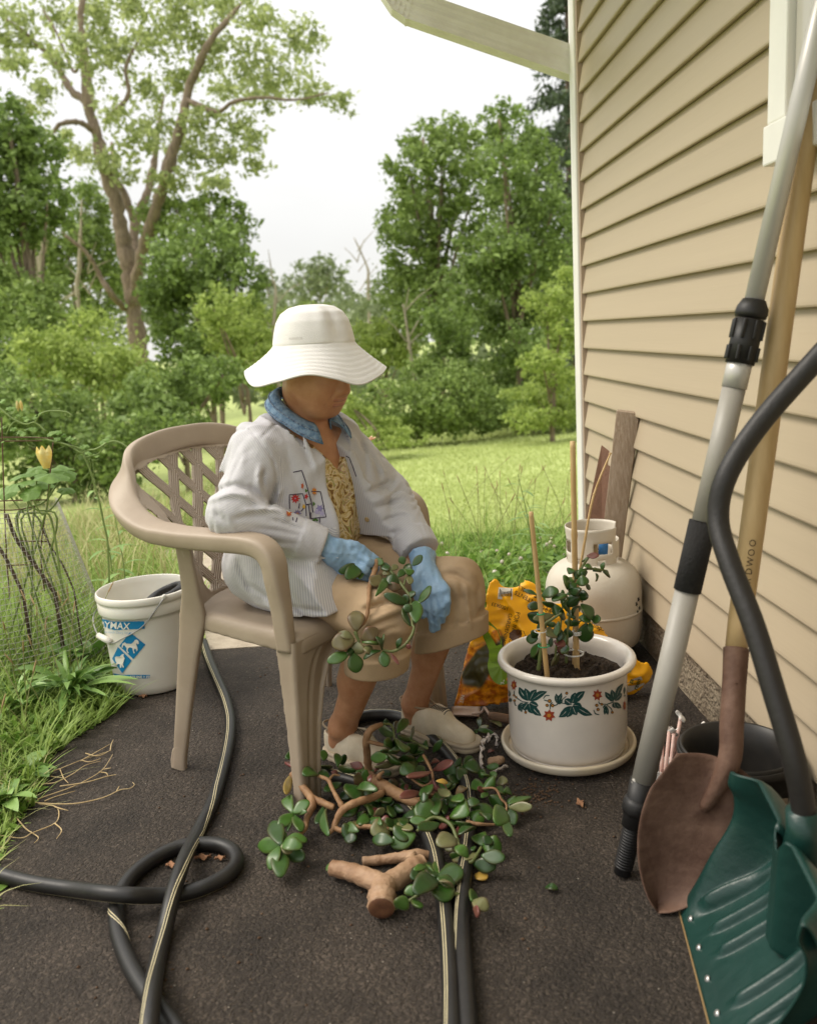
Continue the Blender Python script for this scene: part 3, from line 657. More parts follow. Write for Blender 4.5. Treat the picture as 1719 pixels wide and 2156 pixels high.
# damp stains on the foundation
# ================================================================== SEATED PERSON
OC = np.array([-.05, 2.14, 0.0]); AC = math.atan2(-.586, .81)
FD = np.array([math.cos(AC), math.sin(AC), 0]); LD = np.array([-FD[1], FD[0], 0]); UZ = np.array([0, 0, 1.0])
def LP(px, py, ly):                      # picture point on a plane of the chair's own frame (x forward, y to the sitter's left)
    r = ray(px, py); d = CAM - OC; t = (ly - d @ LD) / (r @ LD); p = d + t * r
    return np.array([p @ FD, p @ LD, p[2]])
def toW(p): return OC + p[0] * FD + p[1] * LD + p[2] * UZ
A3 = lambda *a: np.array(a, float)
person = thing('person', 'person seated in the plastic chair, white sun hat, striped shirt and blue gloves', 'person', tuple(OC), AC)
M_SKIN = mat('skin', (.40, .18, .088), .45, c2=(.49, .25, .135), vscale=26, bump=.3, bscale=190, bdist=.003, spec=.4, sss=.06)
M_LIP = mat('lips', (.36, .15, .09), .4)
def m_shirt():
    m = mat('striped shirt cloth', (.8, .79, .78), .85, spec=.15, bump=.25, bscale=55, bdist=.006, sheen=.15); t = m.node_tree; b = t.nodes['Principled BSDF']
    at = _n(t, 'ShaderNodeAttribute', attribute_name='sc'); s = _n(t, 'ShaderNodeMath', operation='MULTIPLY'); s.inputs[1].default_value = 2 * math.pi / .0034
    sn = _n(t, 'ShaderNodeMath', operation='SINE'); mr = _n(t, 'ShaderNodeMapRange'); mr.inputs[1].default_value = -.3; mr.inputs[2].default_value = .5
    t.links.new(at.outputs['Fac'], s.inputs[0]); t.links.new(s.outputs[0], sn.inputs[0]); t.links.new(sn.outputs[0], mr.inputs[0])
    mx = _n(t, 'ShaderNodeMix', data_type='RGBA'); mx.inputs[6].default_value = (.575, .56, .56, 1); mx.inputs[7].default_value = (.40, .39, .43, 1)
    t.links.new(mr.outputs[0], mx.inputs[0]); t.links.new(mx.outputs[2], b.inputs['Base Color']); return m
M_SHIRT = m_shirt()
M_KHAKI = mat('khaki cotton', (.43, .305, .19), .85, var=.07, vscale=6, bump=.3, bscale=26, bdist=.008, spec=.15)
M_DENIM = mat('denim', (.10, .18, .29), .85, c2=(.27, .38, .50), vscale=70, bump=.5, bscale=220, spec=.15)
M_DENIMD = mat('dark denim seam', (.05, .08, .15), .9, c2=(.30, .38, .47), vscale=160)
M_GLOVE = mat('nitrile glove', (.20, .33, .50), .38, c2=(.28, .42, .58), vscale=22, bump=.6, bscale=55, bdist=.006, spec=.45)
M_HAT = mat('white felt hat', (.74, .715, .70), .95, var=.03, vscale=30, bump=.55, bscale=420, bdist=.002, sheen=.3, spec=.1)
M_SHOE = mat('cream leather', (.58, .48, .34), .6, c2=(.68, .59, .45), vscale=18, bump=.35, bscale=60, bdist=.004)
M_TRIM = mat('shoe binding', (.30, .22, .14), .7); M_SOLE = mat('shoe sole', (.44, .36, .26), .7, var=.12, vscale=25)
M_HAIR = mat('dark hair', (.03, .024, .02), .5, var=.3, vscale=60)
def m_floral():
    m = mat('floral blouse cloth', (.5, .4, .2), .7, spec=.25, bump=.2, bscale=60); t = m.node_tree; b = t.nodes['Principled BSDF']
    tcn = _n(t, 'ShaderNodeTexCoord'); ns = _n(t, 'ShaderNodeTexNoise'); ns.inputs['Scale'].default_value = 26; ns.inputs['Detail'].default_value = 3; ns.inputs['Distortion'].default_value = 2.2
    t.links.new(tcn.outputs['Object'], ns.inputs['Vector']); cr = _n(t, 'ShaderNodeValToRGB'); cr.color_ramp.interpolation = 'CONSTANT'
    e = cr.color_ramp.elements; e[0].position = 0; e[0].color = (.20, .10, .035, 1); e[1].position = .40; e[1].color = (.42, .29, .09, 1)
    for p_, c_ in ((.46, (.60, .47, .25, 1)), (.53, (.66, .56, .40, 1)), (.58, (.42, .27, .16, 1)), (.62, (.36, .36, .12, 1)), (.68, (.25, .13, .05, 1))):
        k_ = e.new(p_); k_.color = c_
    t.links.new(ns.outputs['Fac'], cr.inputs[0]); t.links.new(cr.outputs[0], b.inputs['Base Color']); return m
M_FLORAL = m_floral()

# joints (chair frame)
TH = R(24); HF = A3(math.cos(TH), 0, -math.sin(TH)); HU = A3(math.sin(TH), 0, math.cos(TH)); HL = A3(0, 1, 0)
HC = A3(-.115, 0, 1.012)
def hd(f, l, u): return HC + HF * f + HL * l + HU * u
HR = np.stack([HF, HL, HU], 1)
ShN, ShF = A3(-.190, -.150, .800), A3(-.175, .138, .800)
ElN, ElF = A3(-.178, -.262, .688), A3(-.052, .188, .658)
WrN, WrF = LP(684, 1152, -.125), LP(888, 1180, .095)
HipN, HipF = A3(-.2, -.095, .50), A3(-.19, .095, .50)
KnN, KnF = A3(.118, -.115, .418), A3(.172, .130, .440)
AnN, AnF = A3(-.060, -.070, .095), A3(.018, .150, .085)

def sd_body(P):
    q = lambda c, r: s_ell(P, c, r, HR)
    d = q(hd(-.012, 0, .03), (.096, .074, .088))
    d = smin(d, q(hd(.022, 0, -.028), (.074, .062, .076)), .03)
    d = smin(d, s_cap(P, hd(.066, -.014, -.084), hd(.066, .014, -.084), .025, .025), .03)      # chin
    for s in (-1, 1):
        d = smin(d, q(hd(.050, s * .036, -.036), (.036, .026, .036)), .025)                      # cheek
        d = smin(d, s_cap(P, hd(.0, s * .05, -.05), hd(.05, s * .03, -.077), .026, .022), .03)    # jaw
        d = smin(d, q(hd(-.012, s * .074, -.012), (.018, .008, .030)), .008)                     # ear
        d = smin(d, q(hd(.075, s * .03, .008), (.016, .017, .011)), .010)                        # closed eye
        d = smin(d, q(hd(.098, s * .0135, -.026), (.012, .0095, .010)), .008)                    # nostril wing
    d = smin(d, s_cap(P, hd(.086, 0, .02), hd(.104, 0, -.018), .011, .0135), .014)               # nose
    d = smin(d, s_cap(P, hd(.075, -.012, -.052), hd(.075, .012, -.052), .022, .022), .02)        # muzzle
    d = smin(d, s_cap(P, hd(.0955, -.013, -.0465), hd(.0955, .013, -.0465), .0065, .0065), .006)
    d = smin(d, s_cap(P, hd(.0915, -.011, -.0605), hd(.0915, .011, -.0605), .0075, .0075), .006)
    d = smax(d, -s_cap(P, hd(.1005, -.024, -.0542), hd(.1005, .024, -.0542), .0034, .0034), .004)
    for s in (-1, 1): d = smax(d, -s_cap(P, hd(.094, s * .024, -.028), hd(.082, s * .036, -.062), .0028, .002), .006)   # smile fold
    d = smin(d, s_cap(P, A3(-.165, 0, .84), hd(-.02, 0, -.07), .056, .05), .03)
    d = smin(d, s_cap(P, A3(-.2, -.12, .80), A3(-.16, .12, .80), .055, .055), .05)
    d = smin(d, s_ell(P, A3(-.175, 0, .72), (.094, .13, .15)), .04)
    d = smin(d, s_cap(P, A3(-.2, 0, .66), A3(-.22, 0, .52), .11, .12), .05)
    for a, b, c in ((ShN, ElN, WrN), (ShF, ElF, WrF)):
        d = smin(d, s_cap(P, a, b, .045, .038), .03); d = smin(d, s_cap(P, b, c, .036, .027), .02)
    for a, b, c in ((HipN, KnN, AnN), (HipF, KnF, AnF)):
        d = smin(d, s_cap(P, a, b, .072, .054), .04); d = smin(d, s_cap(P, b, c, .050, .033), .02)
        m_ = b * .62 + c * .38 + A3(-.022, 0, 0); d = smin(d, s_cap(P, m_ + (b - c) * .12, m_ - (b - c) * .16, .043, .036), .03)
    return d
def ankle_foot(P, d):
    for an, he, to in ((AnN, FN0, FN1), (AnF, FF0, FF1)):
        u = unit(to - he); d = smin(d, s_cap(P, an, he + u * .045 + A3(0, 0, .05), .034, .030), .02); d = smin(d, s_cap(P, he + u * .05 + A3(0, 0, .04), he + u * .17 + A3(0, 0, .032), .028, .024), .02)
        for s in (-1, 1): d = smin(d, s_ell(P, an + A3(0, s * .03, -.005), (.014, .010, .014)), .012)
    return d
def gpt(px, py):
    w = G(px, py) - OC; return A3(w @ FD, w @ LD, 0)
FN0, FN1 = gpt(668, 1598), gpt(800, 1648)
FF0, FF1 = gpt(838, 1540), gpt(1018, 1592)
FN0 = gpt(690, 1583); FN1 = FN0 + unit(gpt(822, 1626) - FN0) * .245
FF0 = gpt(850, 1533); FF1 = FF0 + unit(gpt(1022, 1588) - FF0) * .262
print('shoes', FN0, FN1, FF0, FF1)
V, F = isosurf(lambda P: ankle_foot(P, sd_body(P)), (-.40, -.36, .0), (.32, .34, 1.16), .0055)
V = relax(V, F, 1)
lipd = np.minimum(s_cap(V, hd(.0985, -.018, -.053), hd(.0985, .018, -.053), .006, .006), s_cap(V, hd(.0945, -.015, -.067), hd(.0945, .015, -.067), .007, .007))
M_SKIN2 = M_SKIN
body = mk('body', V, F, M_SKIN, person)
# finer lips and mouth line as a thin part over the face
def ribbon_on(fn_pts, w): pass
V, F = isosurf(lambda P: smax(sd_body(P) - .0008, np.minimum(s_cap(P, hd(.0985, -.020, -.047), hd(.0985, .020, -.047), .0062, .0062), s_cap(P, hd(.0945, -.016, -.061), hd(.0945, .016, -.061), .0075, .0075)), .002),
               hd(.09, -.035, -.06) - .03, hd(.09, .035, -.06) + .03, .0022)
mk('lips', V, F, M_LIP, person)
V, F = isosurf(lambda P: np.maximum(np.maximum(s_ell(P, hd(-.016, 0, .03), (.101, .080, .094), HR), -((P - hd(.0, 0, -.035)) @ HU.astype(np.float32))), ((P - hd(.045, 0, 0)) @ HF.astype(np.float32))), A3(-.26, -.1, .9), A3(.0, .1, 1.13), .006)
mk('hair', V, F, M_HAIR, person)

# ---- trousers
CuN, CuF = A3(.090, -.110, .290), A3(.160, .130, .292)
nN, nF = unit(A3(-.02, 0, 1)), unit(A3(-.33, 0, 1))
def legtube(P, k, c, n, r0, r1):
    ax = unit(k - c); d = s_cap(P, k, c - ax * .06, r0, r1)
    h = (P - c.astype(np.float32)) @ n.astype(np.float32)
    cuff = np.maximum(d - .0085, np.abs(h - .025) - .025)
    seam = np.maximum(d - .0015, -h)
    return np.minimum(np.maximum(seam, -(h)), cuff), h
def px_of(P):
    Pw = OC + P[..., :1] * FD + P[..., 1:2] * LD + P[..., 2:] * UZ; c = (Pw - CAM) @ MW
    return PCX + FPX * c[..., 0] / c[..., 2], PCY + FPX * c[..., 1] / c[..., 2]
def view_folds(P, d, folds):
    """press creases (+) and pull ridges (-) into a garment along measured lines"""
    m_ = np.abs(d) < .03
    if not m_.any(): return d
    X_, Y_ = px_of(P[m_].astype(np.float64)); add = np.zeros(X_.shape)
    for pts, amp, w in folds:
        C = catmull(np.asarray(pts, float), 5); best = np.full(X_.shape, 1e9); tt = np.zeros(X_.shape); n = len(C) - 1
        for i_ in range(n):
            e = C[i_ + 1] - C[i_]; wx, wy = X_ - C[i_][0], Y_ - C[i_][1]; t = np.clip((wx * e[0] + wy * e[1]) / (e @ e + 1e-9), 0, 1); q = np.hypot(wx - e[0] * t, wy - e[1] * t); u = q < best; best = np.where(u, q, best); tt = np.where(u, (i_ + t) / n, tt)
        add += 1.75 * amp * np.exp(-(best / (w * .82)) ** 2) * np.sin(np.pi * np.clip(tt * .9 + .05, 0, 1)) ** .5
    d = d.copy(); d[m_] += add.astype(np.float32); return d
def P2f(*L): return [((900 + x / 2.645) * .6876, (1550 + y / 2.645) * .6876) for x, y in L]
TFOLDS = [(P2f((540, 800), (660, 740), (800, 660)), -.004, 9), (P2f((560, 850), (700, 800), (860, 740)), .006, 7), (P2f((600, 930), (740, 880), (880, 830)), -.004, 8), (P2f((600, 985), (740, 930), (860, 890)), .006, 6), (P2f((640, 1060), (760, 1000), (850, 980)), .004, 6), (P2f((1180, 560), (1300, 560), (1440, 640)), .005, 8), (P2f((1270, 480), (1380, 500), (1460, 560)), -.003, 8),
          (P2f((1398, 640), (1408, 800), (1432, 990)), -.004, 4), (P2f((1260, 660), (1300, 800), (1290, 980)), .004, 9), (P2f((1340, 620), (1360, 760)), .004, 7), (P2f((1480, 640), (1500, 900)), .003, 7), (P2f((700, 1100), (690, 1240)), .003, 6), (P2f((820, 1040), (830, 1240)), .003, 7)]
def sd_trousers(P):
    d = s_ell(P, A3(-.215, 0, .51), (.155, .185, .095))
    fold = .0035 * np.abs(snoise(P * np.array([1, .6, 1.5], np.float32), 20, 3)) + .0012 * snoise(P, 60, 4) - .002
    for h_, k_, c_, n_, r0, r1 in ((HipN, KnN, CuN, nN, .074, .066), (HipF, KnF, CuF, nF, .080, .090)):
        d = smin(d, s_cap(P, h_, k_, .086, .067), .03)
    d = d + fold
    for k_, c_, n_, r0, r1 in ((KnN, CuN, nN, .074, .066), (KnF, CuF, nF, .080, .090)):
        t_, h = legtube(P, k_, c_, n_, r0, r1)
        d = smin(d, np.where(h < .055, t_, t_ + fold), .012)
    return view_folds(P, d, TFOLDS)
V, F = isosurf(sd_trousers, (-.40, -.24, .2), (.34, .28, .64), .0046)
mk('trousers', relax(V, F, 1), F, M_KHAKI, person)

# ---- shirt
CfN, CfF = LP(677, 1151, -.13), LP(884, 1162, .105)
def shirt_parts(P):
    tor = s_ell(P, A3(-.185, 0, .735), (.130, .180, .175))
    tor = smin(tor, s_cap(P, A3(-.205, -.135, .818), A3(-.170, .120, .812), .068, .062), .05)
    for s_ in (-1, 1): tor = smin(tor, s_cap(P, A3(-.19, s_ * .10, .838), A3(-.185, s_ * .055, .852), .038, .036), .03)
    tor = smin(tor, s_ell(P, A3(-.20, 0, .59), (.155, .195, .14)), .05)
    tail = s_cap(P, A3(-.23, -.125, .525), A3(.02, -.125, .468), .105, .096)
    tail = smin(tail, s_cap(P, A3(-.22, .12, .53), A3(-.06, .12, .52), .10, .09), .04)
    tor = smin(tor, tail, .05)
    tor = smin(tor, s_cap(P, A3(-.10, .095, .73), A3(-.02, .11, .565), .058, .058), .04)
    a1 = s_cap(P, ShN, ElN, .067, .057); a1 = smin(a1, s_ell(P, ElN + A3(-.005, -.002, -.006), (.056, .055, .054)), .02)
    a2 = s_cap(P, ElN, CfN, .060, .044)
    b1 = s_cap(P, ShF, ElF, .068, .058); b2 = s_cap(P, ElF, CfF, .057, .048)
    return tor, a1, a2, b1, b2
def sleevefold(P, a, b, k, s):
    ax = unit(b - a).astype(np.float32); t = (P - a.astype(np.float32)) @ ax
    n_ = snoise(P - np.float32(.55) * t[..., None] * ax, 30, s); w_ = np.sin(t * k + 3.2 * n_ + 1.3 * snoise(P, 9, s + 50)); return (1 - 2 * np.abs(w_) ** .7) * (.55 + .45 * snoise(P, 16, s + 60))
def ZMf(*L): return [((600 + x / 2.865) * .6876, (1150 + y / 2.865) * .6876) for x, y in L]
SFOLDS = [(ZMf((170, 1030), (320, 965), (480, 1000), (590, 1090)), .007, 8), (ZMf((120, 1090), (300, 1035), (450, 1060), (580, 1150)), -.006, 8), (ZMf((600, 840), (585, 920), (610, 1010)), .007, 6), (ZMf((560, 800), (545, 900), (560, 980)), -.004, 7), (ZMf((700, 960), (680, 1060), (640, 1150)), .008, 6), (ZMf((740, 1000), (720, 1100)), -.004, 6), (ZMf((430, 1180), (600, 1170), (740, 1190), (790, 1250)), -.005, 6), (ZMf((330, 1260), (480, 1230), (640, 1230)), .004, 7), (ZMf((640, 1260), (760, 1290), (920, 1350)), .005, 5), (ZMf((520, 1340), (700, 1360), (900, 1400)), .003, 6), (ZMf((480, 1440), (680, 1460), (880, 1480)), .003, 7), (ZMf((180, 1200), (250, 1290)), .004, 8),
          (ZMf((830, 420), (930, 620), (1020, 800)), .004, 8), (ZMf((880, 420), (980, 620), (1060, 830)), -.003, 7), (ZMf((780, 640), (860, 900), (960, 1200)), .003, 10), (ZMf((470, 480), (560, 580), (680, 760), (715, 960)), .0032, 3.2), (ZMf((285, 520), (380, 480), (470, 472)), .0025, 3), (ZMf((660, 458), (720, 415), (790, 372)), .0025, 3), (ZMf((660, 458), (560, 560)), .002, 3), (ZMf((300, 640), (260, 800), (250, 930)), .003, 9), (ZMf((420, 640), (400, 780)), -.003, 10),
          (ZMf((1480, 1040), (1600, 980), (1719, 930)), .006, 7), (ZMf((1520, 1130), (1620, 1080), (1719, 1030)), -.005, 7), (ZMf((1560, 1180), (1700, 1120), (1800, 1090)), .005, 6), (ZMf((1420, 480), (1480, 700), (1500, 900)), .005, 7), (ZMf((1560, 700), (1640, 820), (1700, 900)), -.004, 9), (ZMf((1600, 1300), (1750, 1240), (1850, 1230)), .005, 7), (ZMf((1660, 1400), (1800, 1360)), .004, 7), (ZMf((1300, 700), (1380, 950), (1500, 1180)), .003, 5),
          ([(560, 1180), (600, 1240), (650, 1310)], .006, 8), ([(600, 1180), (650, 1240), (700, 1310)], -.005, 9), ([(640, 1190), (690, 1240), (735, 1300)], .006, 7), ([(520, 1230), (600, 1275), (700, 1290)], .006, 7), ([(540, 1270), (620, 1296), (720, 1318)], -.004, 7), ([(500, 1180), (530, 1250)], .005, 8), ([(640, 1300), (700, 1312), (740, 1330)], .005, 5)]
def sd_shirt(P):
    tor, a1, a2, b1, b2 = shirt_parts(P)
    n1 = snoise(P * np.array([1.2, 1.2, .45], np.float32), 30, 11)
    tor = tor - .0075 * (1 - np.abs(n1)) ** 2 * (.6 + .4 * snoise(P, 9, 13)) + .0016 * snoise(P, 60, 12) + .002
    el = np.exp(-(np.linalg.norm(P - (ElN + A3(.03, .03, .0)).astype(np.float32), axis=-1) / .10) ** 2)
    a1 = a1 + (.0012 + .0065 * el) * sleevefold(P, ShN, ElN, 62, 1); a2 = a2 + (.0018 + .004 * el) * sleevefold(P, ElN, CfN, 70, 2)
    ef = np.exp(-(np.linalg.norm(P - ElF.astype(np.float32), axis=-1) / .10) ** 2)
    b1 = b1 + (.0012 + .006 * ef) * sleevefold(P, ShF, ElF, 58, 5); b2 = b2 + (.0018 + .004 * ef) * sleevefold(P, ElF, CfF, 66, 6)
    for a, c in ((ElN, CfN), (ElF, CfF)):       # cut the sleeves at the cuffs
        ax = unit(c - a).astype(np.float32); h = (P - c.astype(np.float32)) @ ax; near = np.linalg.norm(P - c.astype(np.float32), axis=-1) < .10
        if a is ElN: a2 = np.maximum(np.where(np.abs(h + .03) < .03, a2 - .003, a2), h)
        else: b2 = np.maximum(np.where(np.abs(h + .025) < .025, b2 - .004, b2), h)
    d = smin(smin(tor, a1, .035), a2, .010); d = smin(smin(d, b1, .03), b2, .010)
    d = view_folds(P, d, SFOLDS)
    # neck hole and front opening
    d = np.maximum(d, -smin(s_cap(P, A3(-.165, 0, .80), A3(-.10, 0, 1.0), .066, .075), s_cap(P, A3(-.172, 0, .88), A3(-.150, 0, 1.05), .058, .075), .004))
    z = P[..., 2]; y = P[..., 1]; x = P[..., 0]
    d = smax(d, -np.maximum(np.hypot(x + .161, y) - .107, (.868 - (x + .16) * .8) - z), .008)
    yl = np.interp(z, [.50, .58, .70, .80, .86], [-.050, -.040, -.058, -.045, -.045]); yr = np.interp(z, [.50, .58, .70, .80, .86], [.085, .082, .058, .038, .03])
    op = np.maximum(np.maximum(yl - y, y - yr), -.16 - x); op = np.maximum(op, .435 - z)
    tfree = np.minimum(a2, b2)                     # sleeves are never opened
    op = np.where(tfree < .004, 1.0, op)
    d = smax(d, -op, .004)
    # front hem of the tail over the thighs and bottom
    hem = (x - (.03 - .55 * (z - .47) + np.where(y > 0, -.07, 0)))
    low = z < .565
    d = np.where(low & (tfree > .005), np.maximum(d, hem), d)
    d = np.maximum(d, .424 - z + .03 * np.clip(x + .12, 0, 1) / .2)
    return d
V, F = isosurf(sd_shirt, (-.42, -.36, .40), (.17, .32, .95), .0042)
V = relax(V, F, 1)
tor, a1, a2, b1, b2 = shirt_parts(V)
def ang(V, a, b, r):
    ax = unit(b - a); u = unit(np.cross(ax, A3(.3, .8, .5))); w = np.cross(ax, u); q = V - a
    return np.arctan2(q @ w, q @ u) * r
sc = np.select([a2 <= np.minimum.reduce([a1, tor, b2]), b2 <= np.minimum.reduce([b1, tor]), a1 < tor, b1 < tor],
               [ang(V, ElN, CfN, .058), ang(V, ElF, CfF, .056), ang(V, ShN, ElN, .07), ang(V, ShF, ElF, .068)], np.where((V[:, 0] > -.13) & (np.abs(V[:, 1]) < .15), V[:, 1] * 1.25 - np.where(V[:, 1] > .01, np.interp(V[:, 2], [.50, .58, .70, .80, .86], [.085, .082, .058, .038, .03]), 0) + V[:, 0] * .6, np.arctan2(V[:, 1], V[:, 0] + .20) * .155))
shirt = mk('shirt', V, F, M_SHIRT, person, attr={'sc': sc})

# ---- floral blouse under the open shirt
def sd_blouse(P):
    d = s_ell(P, A3(-.185, 0, .72), (.122, .165, .16)); d = smin(d, s_ell(P, A3(-.20, 0, .59), (.145, .18, .12)), .05)
    d = d + .003 * snoise(P * np.array([1, 1.4, .5], np.float32), 40, 21)
    z = P[..., 2]; y = P[..., 1]
    neck = z - (.742 + 1.3 * np.abs(y - .012))
    return np.maximum(d, neck)
V, F = isosurf(sd_blouse, (-.34, -.2, .46), (.0, .2, .9), .0055)
mk('blouse', relax(V, F, 1), F, M_FLORAL, person)

# ---- helper: put details onto the real surface of a garment
def onto(o, px, py, lift=.001):
    mwi = Matrix.Translation(Vector(OC)) @ Matrix.Rotation(AC, 4, 'Z'); inv = mwi.inverted()
    a = inv @ Vector(CAM); b = inv.to_3x3() @ Vector(ray(px, py)).normalized()
    ok, loc, nor, _ = o.ray_cast(a, b)
    if not ok: return None, None
    return np.array(loc) + np.array(nor) * lift, np.array(nor)
# ---- denim collar
def collar(u, w):
    ph = -R(28) - u * R(304)                 # from the near front point round the nape to the far front
    c, s = math.cos(ph), math.sin(ph)
    rr = .060 + .004 * math.cos(ph)
    x = -.163 + rr * 1.0 * c; y = rr * s * 1.08
    top = .917 - (x + .16) * .80
    edge = min(u, 1 - u); L_ = .044 + .022 * max(0, 1 - edge / .16)
    n = A3(c, s * 1.0, 0)
    if w < .5:  t = w * 2; p = A3(x, y, top - .024 + .024 * t)
    else:
        t = (w - .5) * 2; p = A3(x, y, top) + n * (.005 * math.sin(min(1, t * 2) * 1.57) + L_ * .70 * t) - UZ * (L_ * .74 * t - .008 * math.sin(t * 3.14))
    return p
v, f = grid(collar, 60, 13); cl_ = solid(mk('collar', v, f, M_DENIM, shirt), .003, 0)
for nm, w0 in (('seam', .965), ('seam', .80)):
    P = np.array([collar(u, w0) for u in np.linspace(.01, .99, 70)]); n = unit(P - A3(-.163, 0, 0) - P * A3(0, 0, 1)); 
    v, f = tube(P + n * .002 + UZ * .0012, .0022, 6); mk('collar_seam', v, f, M_DENIMD, cl_)
# ---- buttons, placket, embroidery
M_BUT = mat('wooden button', (.50, .36, .18), .4, var=.2, vscale=60); M_THREAD = mat('dark thread', (.055, .04, .075), .9)
for q in ((738.5, 1031), (773, 1093)):
    p, n = onto(shirt, *q, .001)
    if p is None: continue
    v, f = lathe([(.0, .003), (.0045, .0035), (.0062, .003), (.0068, .0015), (.0062, 0)], 14)
    o = mk('button', v, f, M_BUT, shirt); o.matrix_local = Matrix.Translation(Vector(p)) @ Vector(n).to_track_quat('Z', 'Y').to_matrix().to_4x4()
def ZM(x, y): return ((600 + x / 2.865) * .6876, (1150 + y / 2.865) * .6876)
def stitch(mb, pts, w):
    P = [];
    for a, b in zip(pts[:-1], pts[1:]):
        for t in np.linspace(0, 1, 8)[:-1]: P.append((a[0] + (b[0] - a[0]) * t, a[1] + (b[1] - a[1]) * t))
    P.append(pts[-1]); Q = []
    for q in P:
        p, n = onto(shirt, *ZM(*q), .0008)
        if p is not None and (not Q or np.linalg.norm(p - Q[-1]) < .03): Q.append(p)
    if len(Q) > 2: v, f = tube(np.array(Q), w, 5); mb.add(v, f)
for l in ([(850, 848), (925, 832), (960, 930), (985, 1020), (1010, 1110), (1025, 1200)], [(820, 1170), (818, 1045), (935, 1035), (965, 1130), (968, 1310)], [(1010, 1015), (1090, 1018), (1140, 1240), (1000, 1255), (985, 1135), (960, 1130), (1010, 1125)],
          [(905, 1120), (900, 1165)], [(885, 1250), (875, 1285)], [(1085, 1240), (1083, 1355)], [(845, 1245), (850, 1270)], [(920, 1190), (945, 1160)], [(1318, 705), (1345, 720), (1375, 800), (1405, 885)], [(1005, 1250), (1005, 1200)]):
    mb = MB(); stitch(mb, l, .0012)
    if mb.n: mb.build('embroidered_line', M_THREAD, shirt)
def flower(cx_, cy_, rad, m, n=9, asp=1.0, inner=.35):
    c, nr_ = onto(shirt, *ZM(cx_, cy_), .0012)
    if c is None: return
    V = [c]; m2 = n * 2
    for k_ in range(m2):
        r_ = rad * (1 if k_ % 2 == 0 else .55) * rng.uniform(.9, 1.1); a_ = k_ / m2 * 6.283
        p, _ = onto(shirt, *ZM(cx_ + r_ * math.cos(a_) * asp, cy_ + r_ * math.sin(a_)), .0012)
        V.append(p if p is not None and np.linalg.norm(p - c) < .03 else c + 1e-4 * rng.normal(size=3))
    mk('embroidered_flower', np.array(V), [(0, 1 + k_, 1 + (k_ + 1) % m2) for k_ in range(m2)], m, shirt)
TR = {k_: mat('thread ' + k_, c_, .85) for k_, c_ in dict(red=(.42, .03, .03), orange=(.55, .20, .03), rust=(.45, .10, .03), violet=(.22, .19, .34), lilac=(.36, .32, .46), green=(.08, .17, .03), yellow=(.6, .36, .04)).items()}
for a in ((868, 1078, 44, 'red'), (1035, 1015, 40, 'orange', 8, .7), (812, 1207, 38, 'rust', 9, .8), (888, 1210, 42, 'violet', 9, .9), (945, 1150, 28, 'yellow', 6, .7), (932, 968, 30, 'rust', 5, .5), (966, 1060, 30, 'red', 5, .6), (1085, 1165, 38, 'violet', 6), (1105, 1210, 30, 'lilac', 6), (1060, 1195, 26, 'lilac', 6), (1032, 1125, 24, 'green', 3, .7), (1048, 1268, 30, 'green', 4), (965, 1010, 20, 'green', 3, .8)):
    flower(a[0], a[1], a[2], TR[a[3]], *(a[4:]))
for a in ((868, 1078, 9, 'lilac'), (888, 1210, 14, 'orange'), (812, 1207, 10, 'yellow'), (1035, 1015, 10, 'rust')):
    flower(a[0], a[1], a[2], TR[a[3]], 5)

# ---- gloves: palm and five bent fingers each
def hand(name, wr, cuff, mcps, fingers, thumb, lift):
    def sd(P):
        d = s_cap(P, wr, np.mean(mcps, 0) * .35 + wr * .65, .027, .024)
        for m_ in mcps: d = smin(d, s_cap(P, wr * .75 + m_ * .25, m_, .017, .0125), .018)
        for m_, (a, b, c) in zip(mcps, fingers):
            g = np.minimum(np.minimum(s_cap(P, m_, a, .0118, .0108), s_cap(P, a, b, .0108, .0098)), s_cap(P, b, c, .0098, .0082)); d = smin(d, g, .0035)
        t = np.minimum(np.minimum(s_cap(P, thumb[0], thumb[1], .019, .0135), s_cap(P, thumb[1], thumb[2], .0135, .0118)), s_cap(P, thumb[2], thumb[3], .0118, .0095))
        d = smin(d, t, .007)
        cf = s_cap(P, wr, cuff, .030, .0325); d = smin(d, cf, .012)
        ax = unit(cuff - wr).astype(np.float32); h = (P - cuff.astype(np.float32)) @ ax
        d = np.where(np.abs(h + .004) < .004, d - .0018, d); d = np.maximum(d, h)
        d = d - .0013 * (1 - np.abs(snoise(P, 70, 31))) ** 2 + .0005 * snoise(P, 170, 32) + .0004
        return d
    pts = np.concatenate([[wr, cuff], mcps, np.array(fingers).reshape(-1, 3), thumb]); lo, hi = pts.min(0) - .045, pts.max(0) + .045
    V, F = isosurf(sd, lo, hi, .0027); return mk(name, V, F, M_GLOVE, person)
n_m = [LP(746, 1166, -.088), LP(738, 1184, -.098), LP(729, 1199, -.100), LP(719, 1211, -.098)]
n_f = [[LP(776, 1182, -.078), LP(790, 1197, -.052), LP(784, 1206, -.026)], [LP(768, 1200, -.090), LP(785, 1211, -.060), LP(778, 1216, -.030)],
       [LP(757, 1213, -.092), LP(775, 1221, -.066), LP(770, 1224, -.036)], [LP(744, 1222, -.088), LP(761, 1228, -.066), LP(758, 1228, -.040)]]
n_t = [LP(716, 1150, -.100), LP(748, 1150, -.082), LP(772, 1166, -.064), LP(792, 1180, -.050)]
hand('glove', WrN + unit(n_m[1] - WrN) * .02, WrN - unit(n_m[1] - WrN) * .012, n_m, n_f, n_t, 0)
def Z2(x, y, L): return LP((900 + x / 2.645) * .6876, (1550 + y / 2.645) * .6876, L)
f_m = [Z2(1078, 705, .020), Z2(1128, 712, .022), Z2(1178, 702, .028), Z2(1222, 680, .036)]
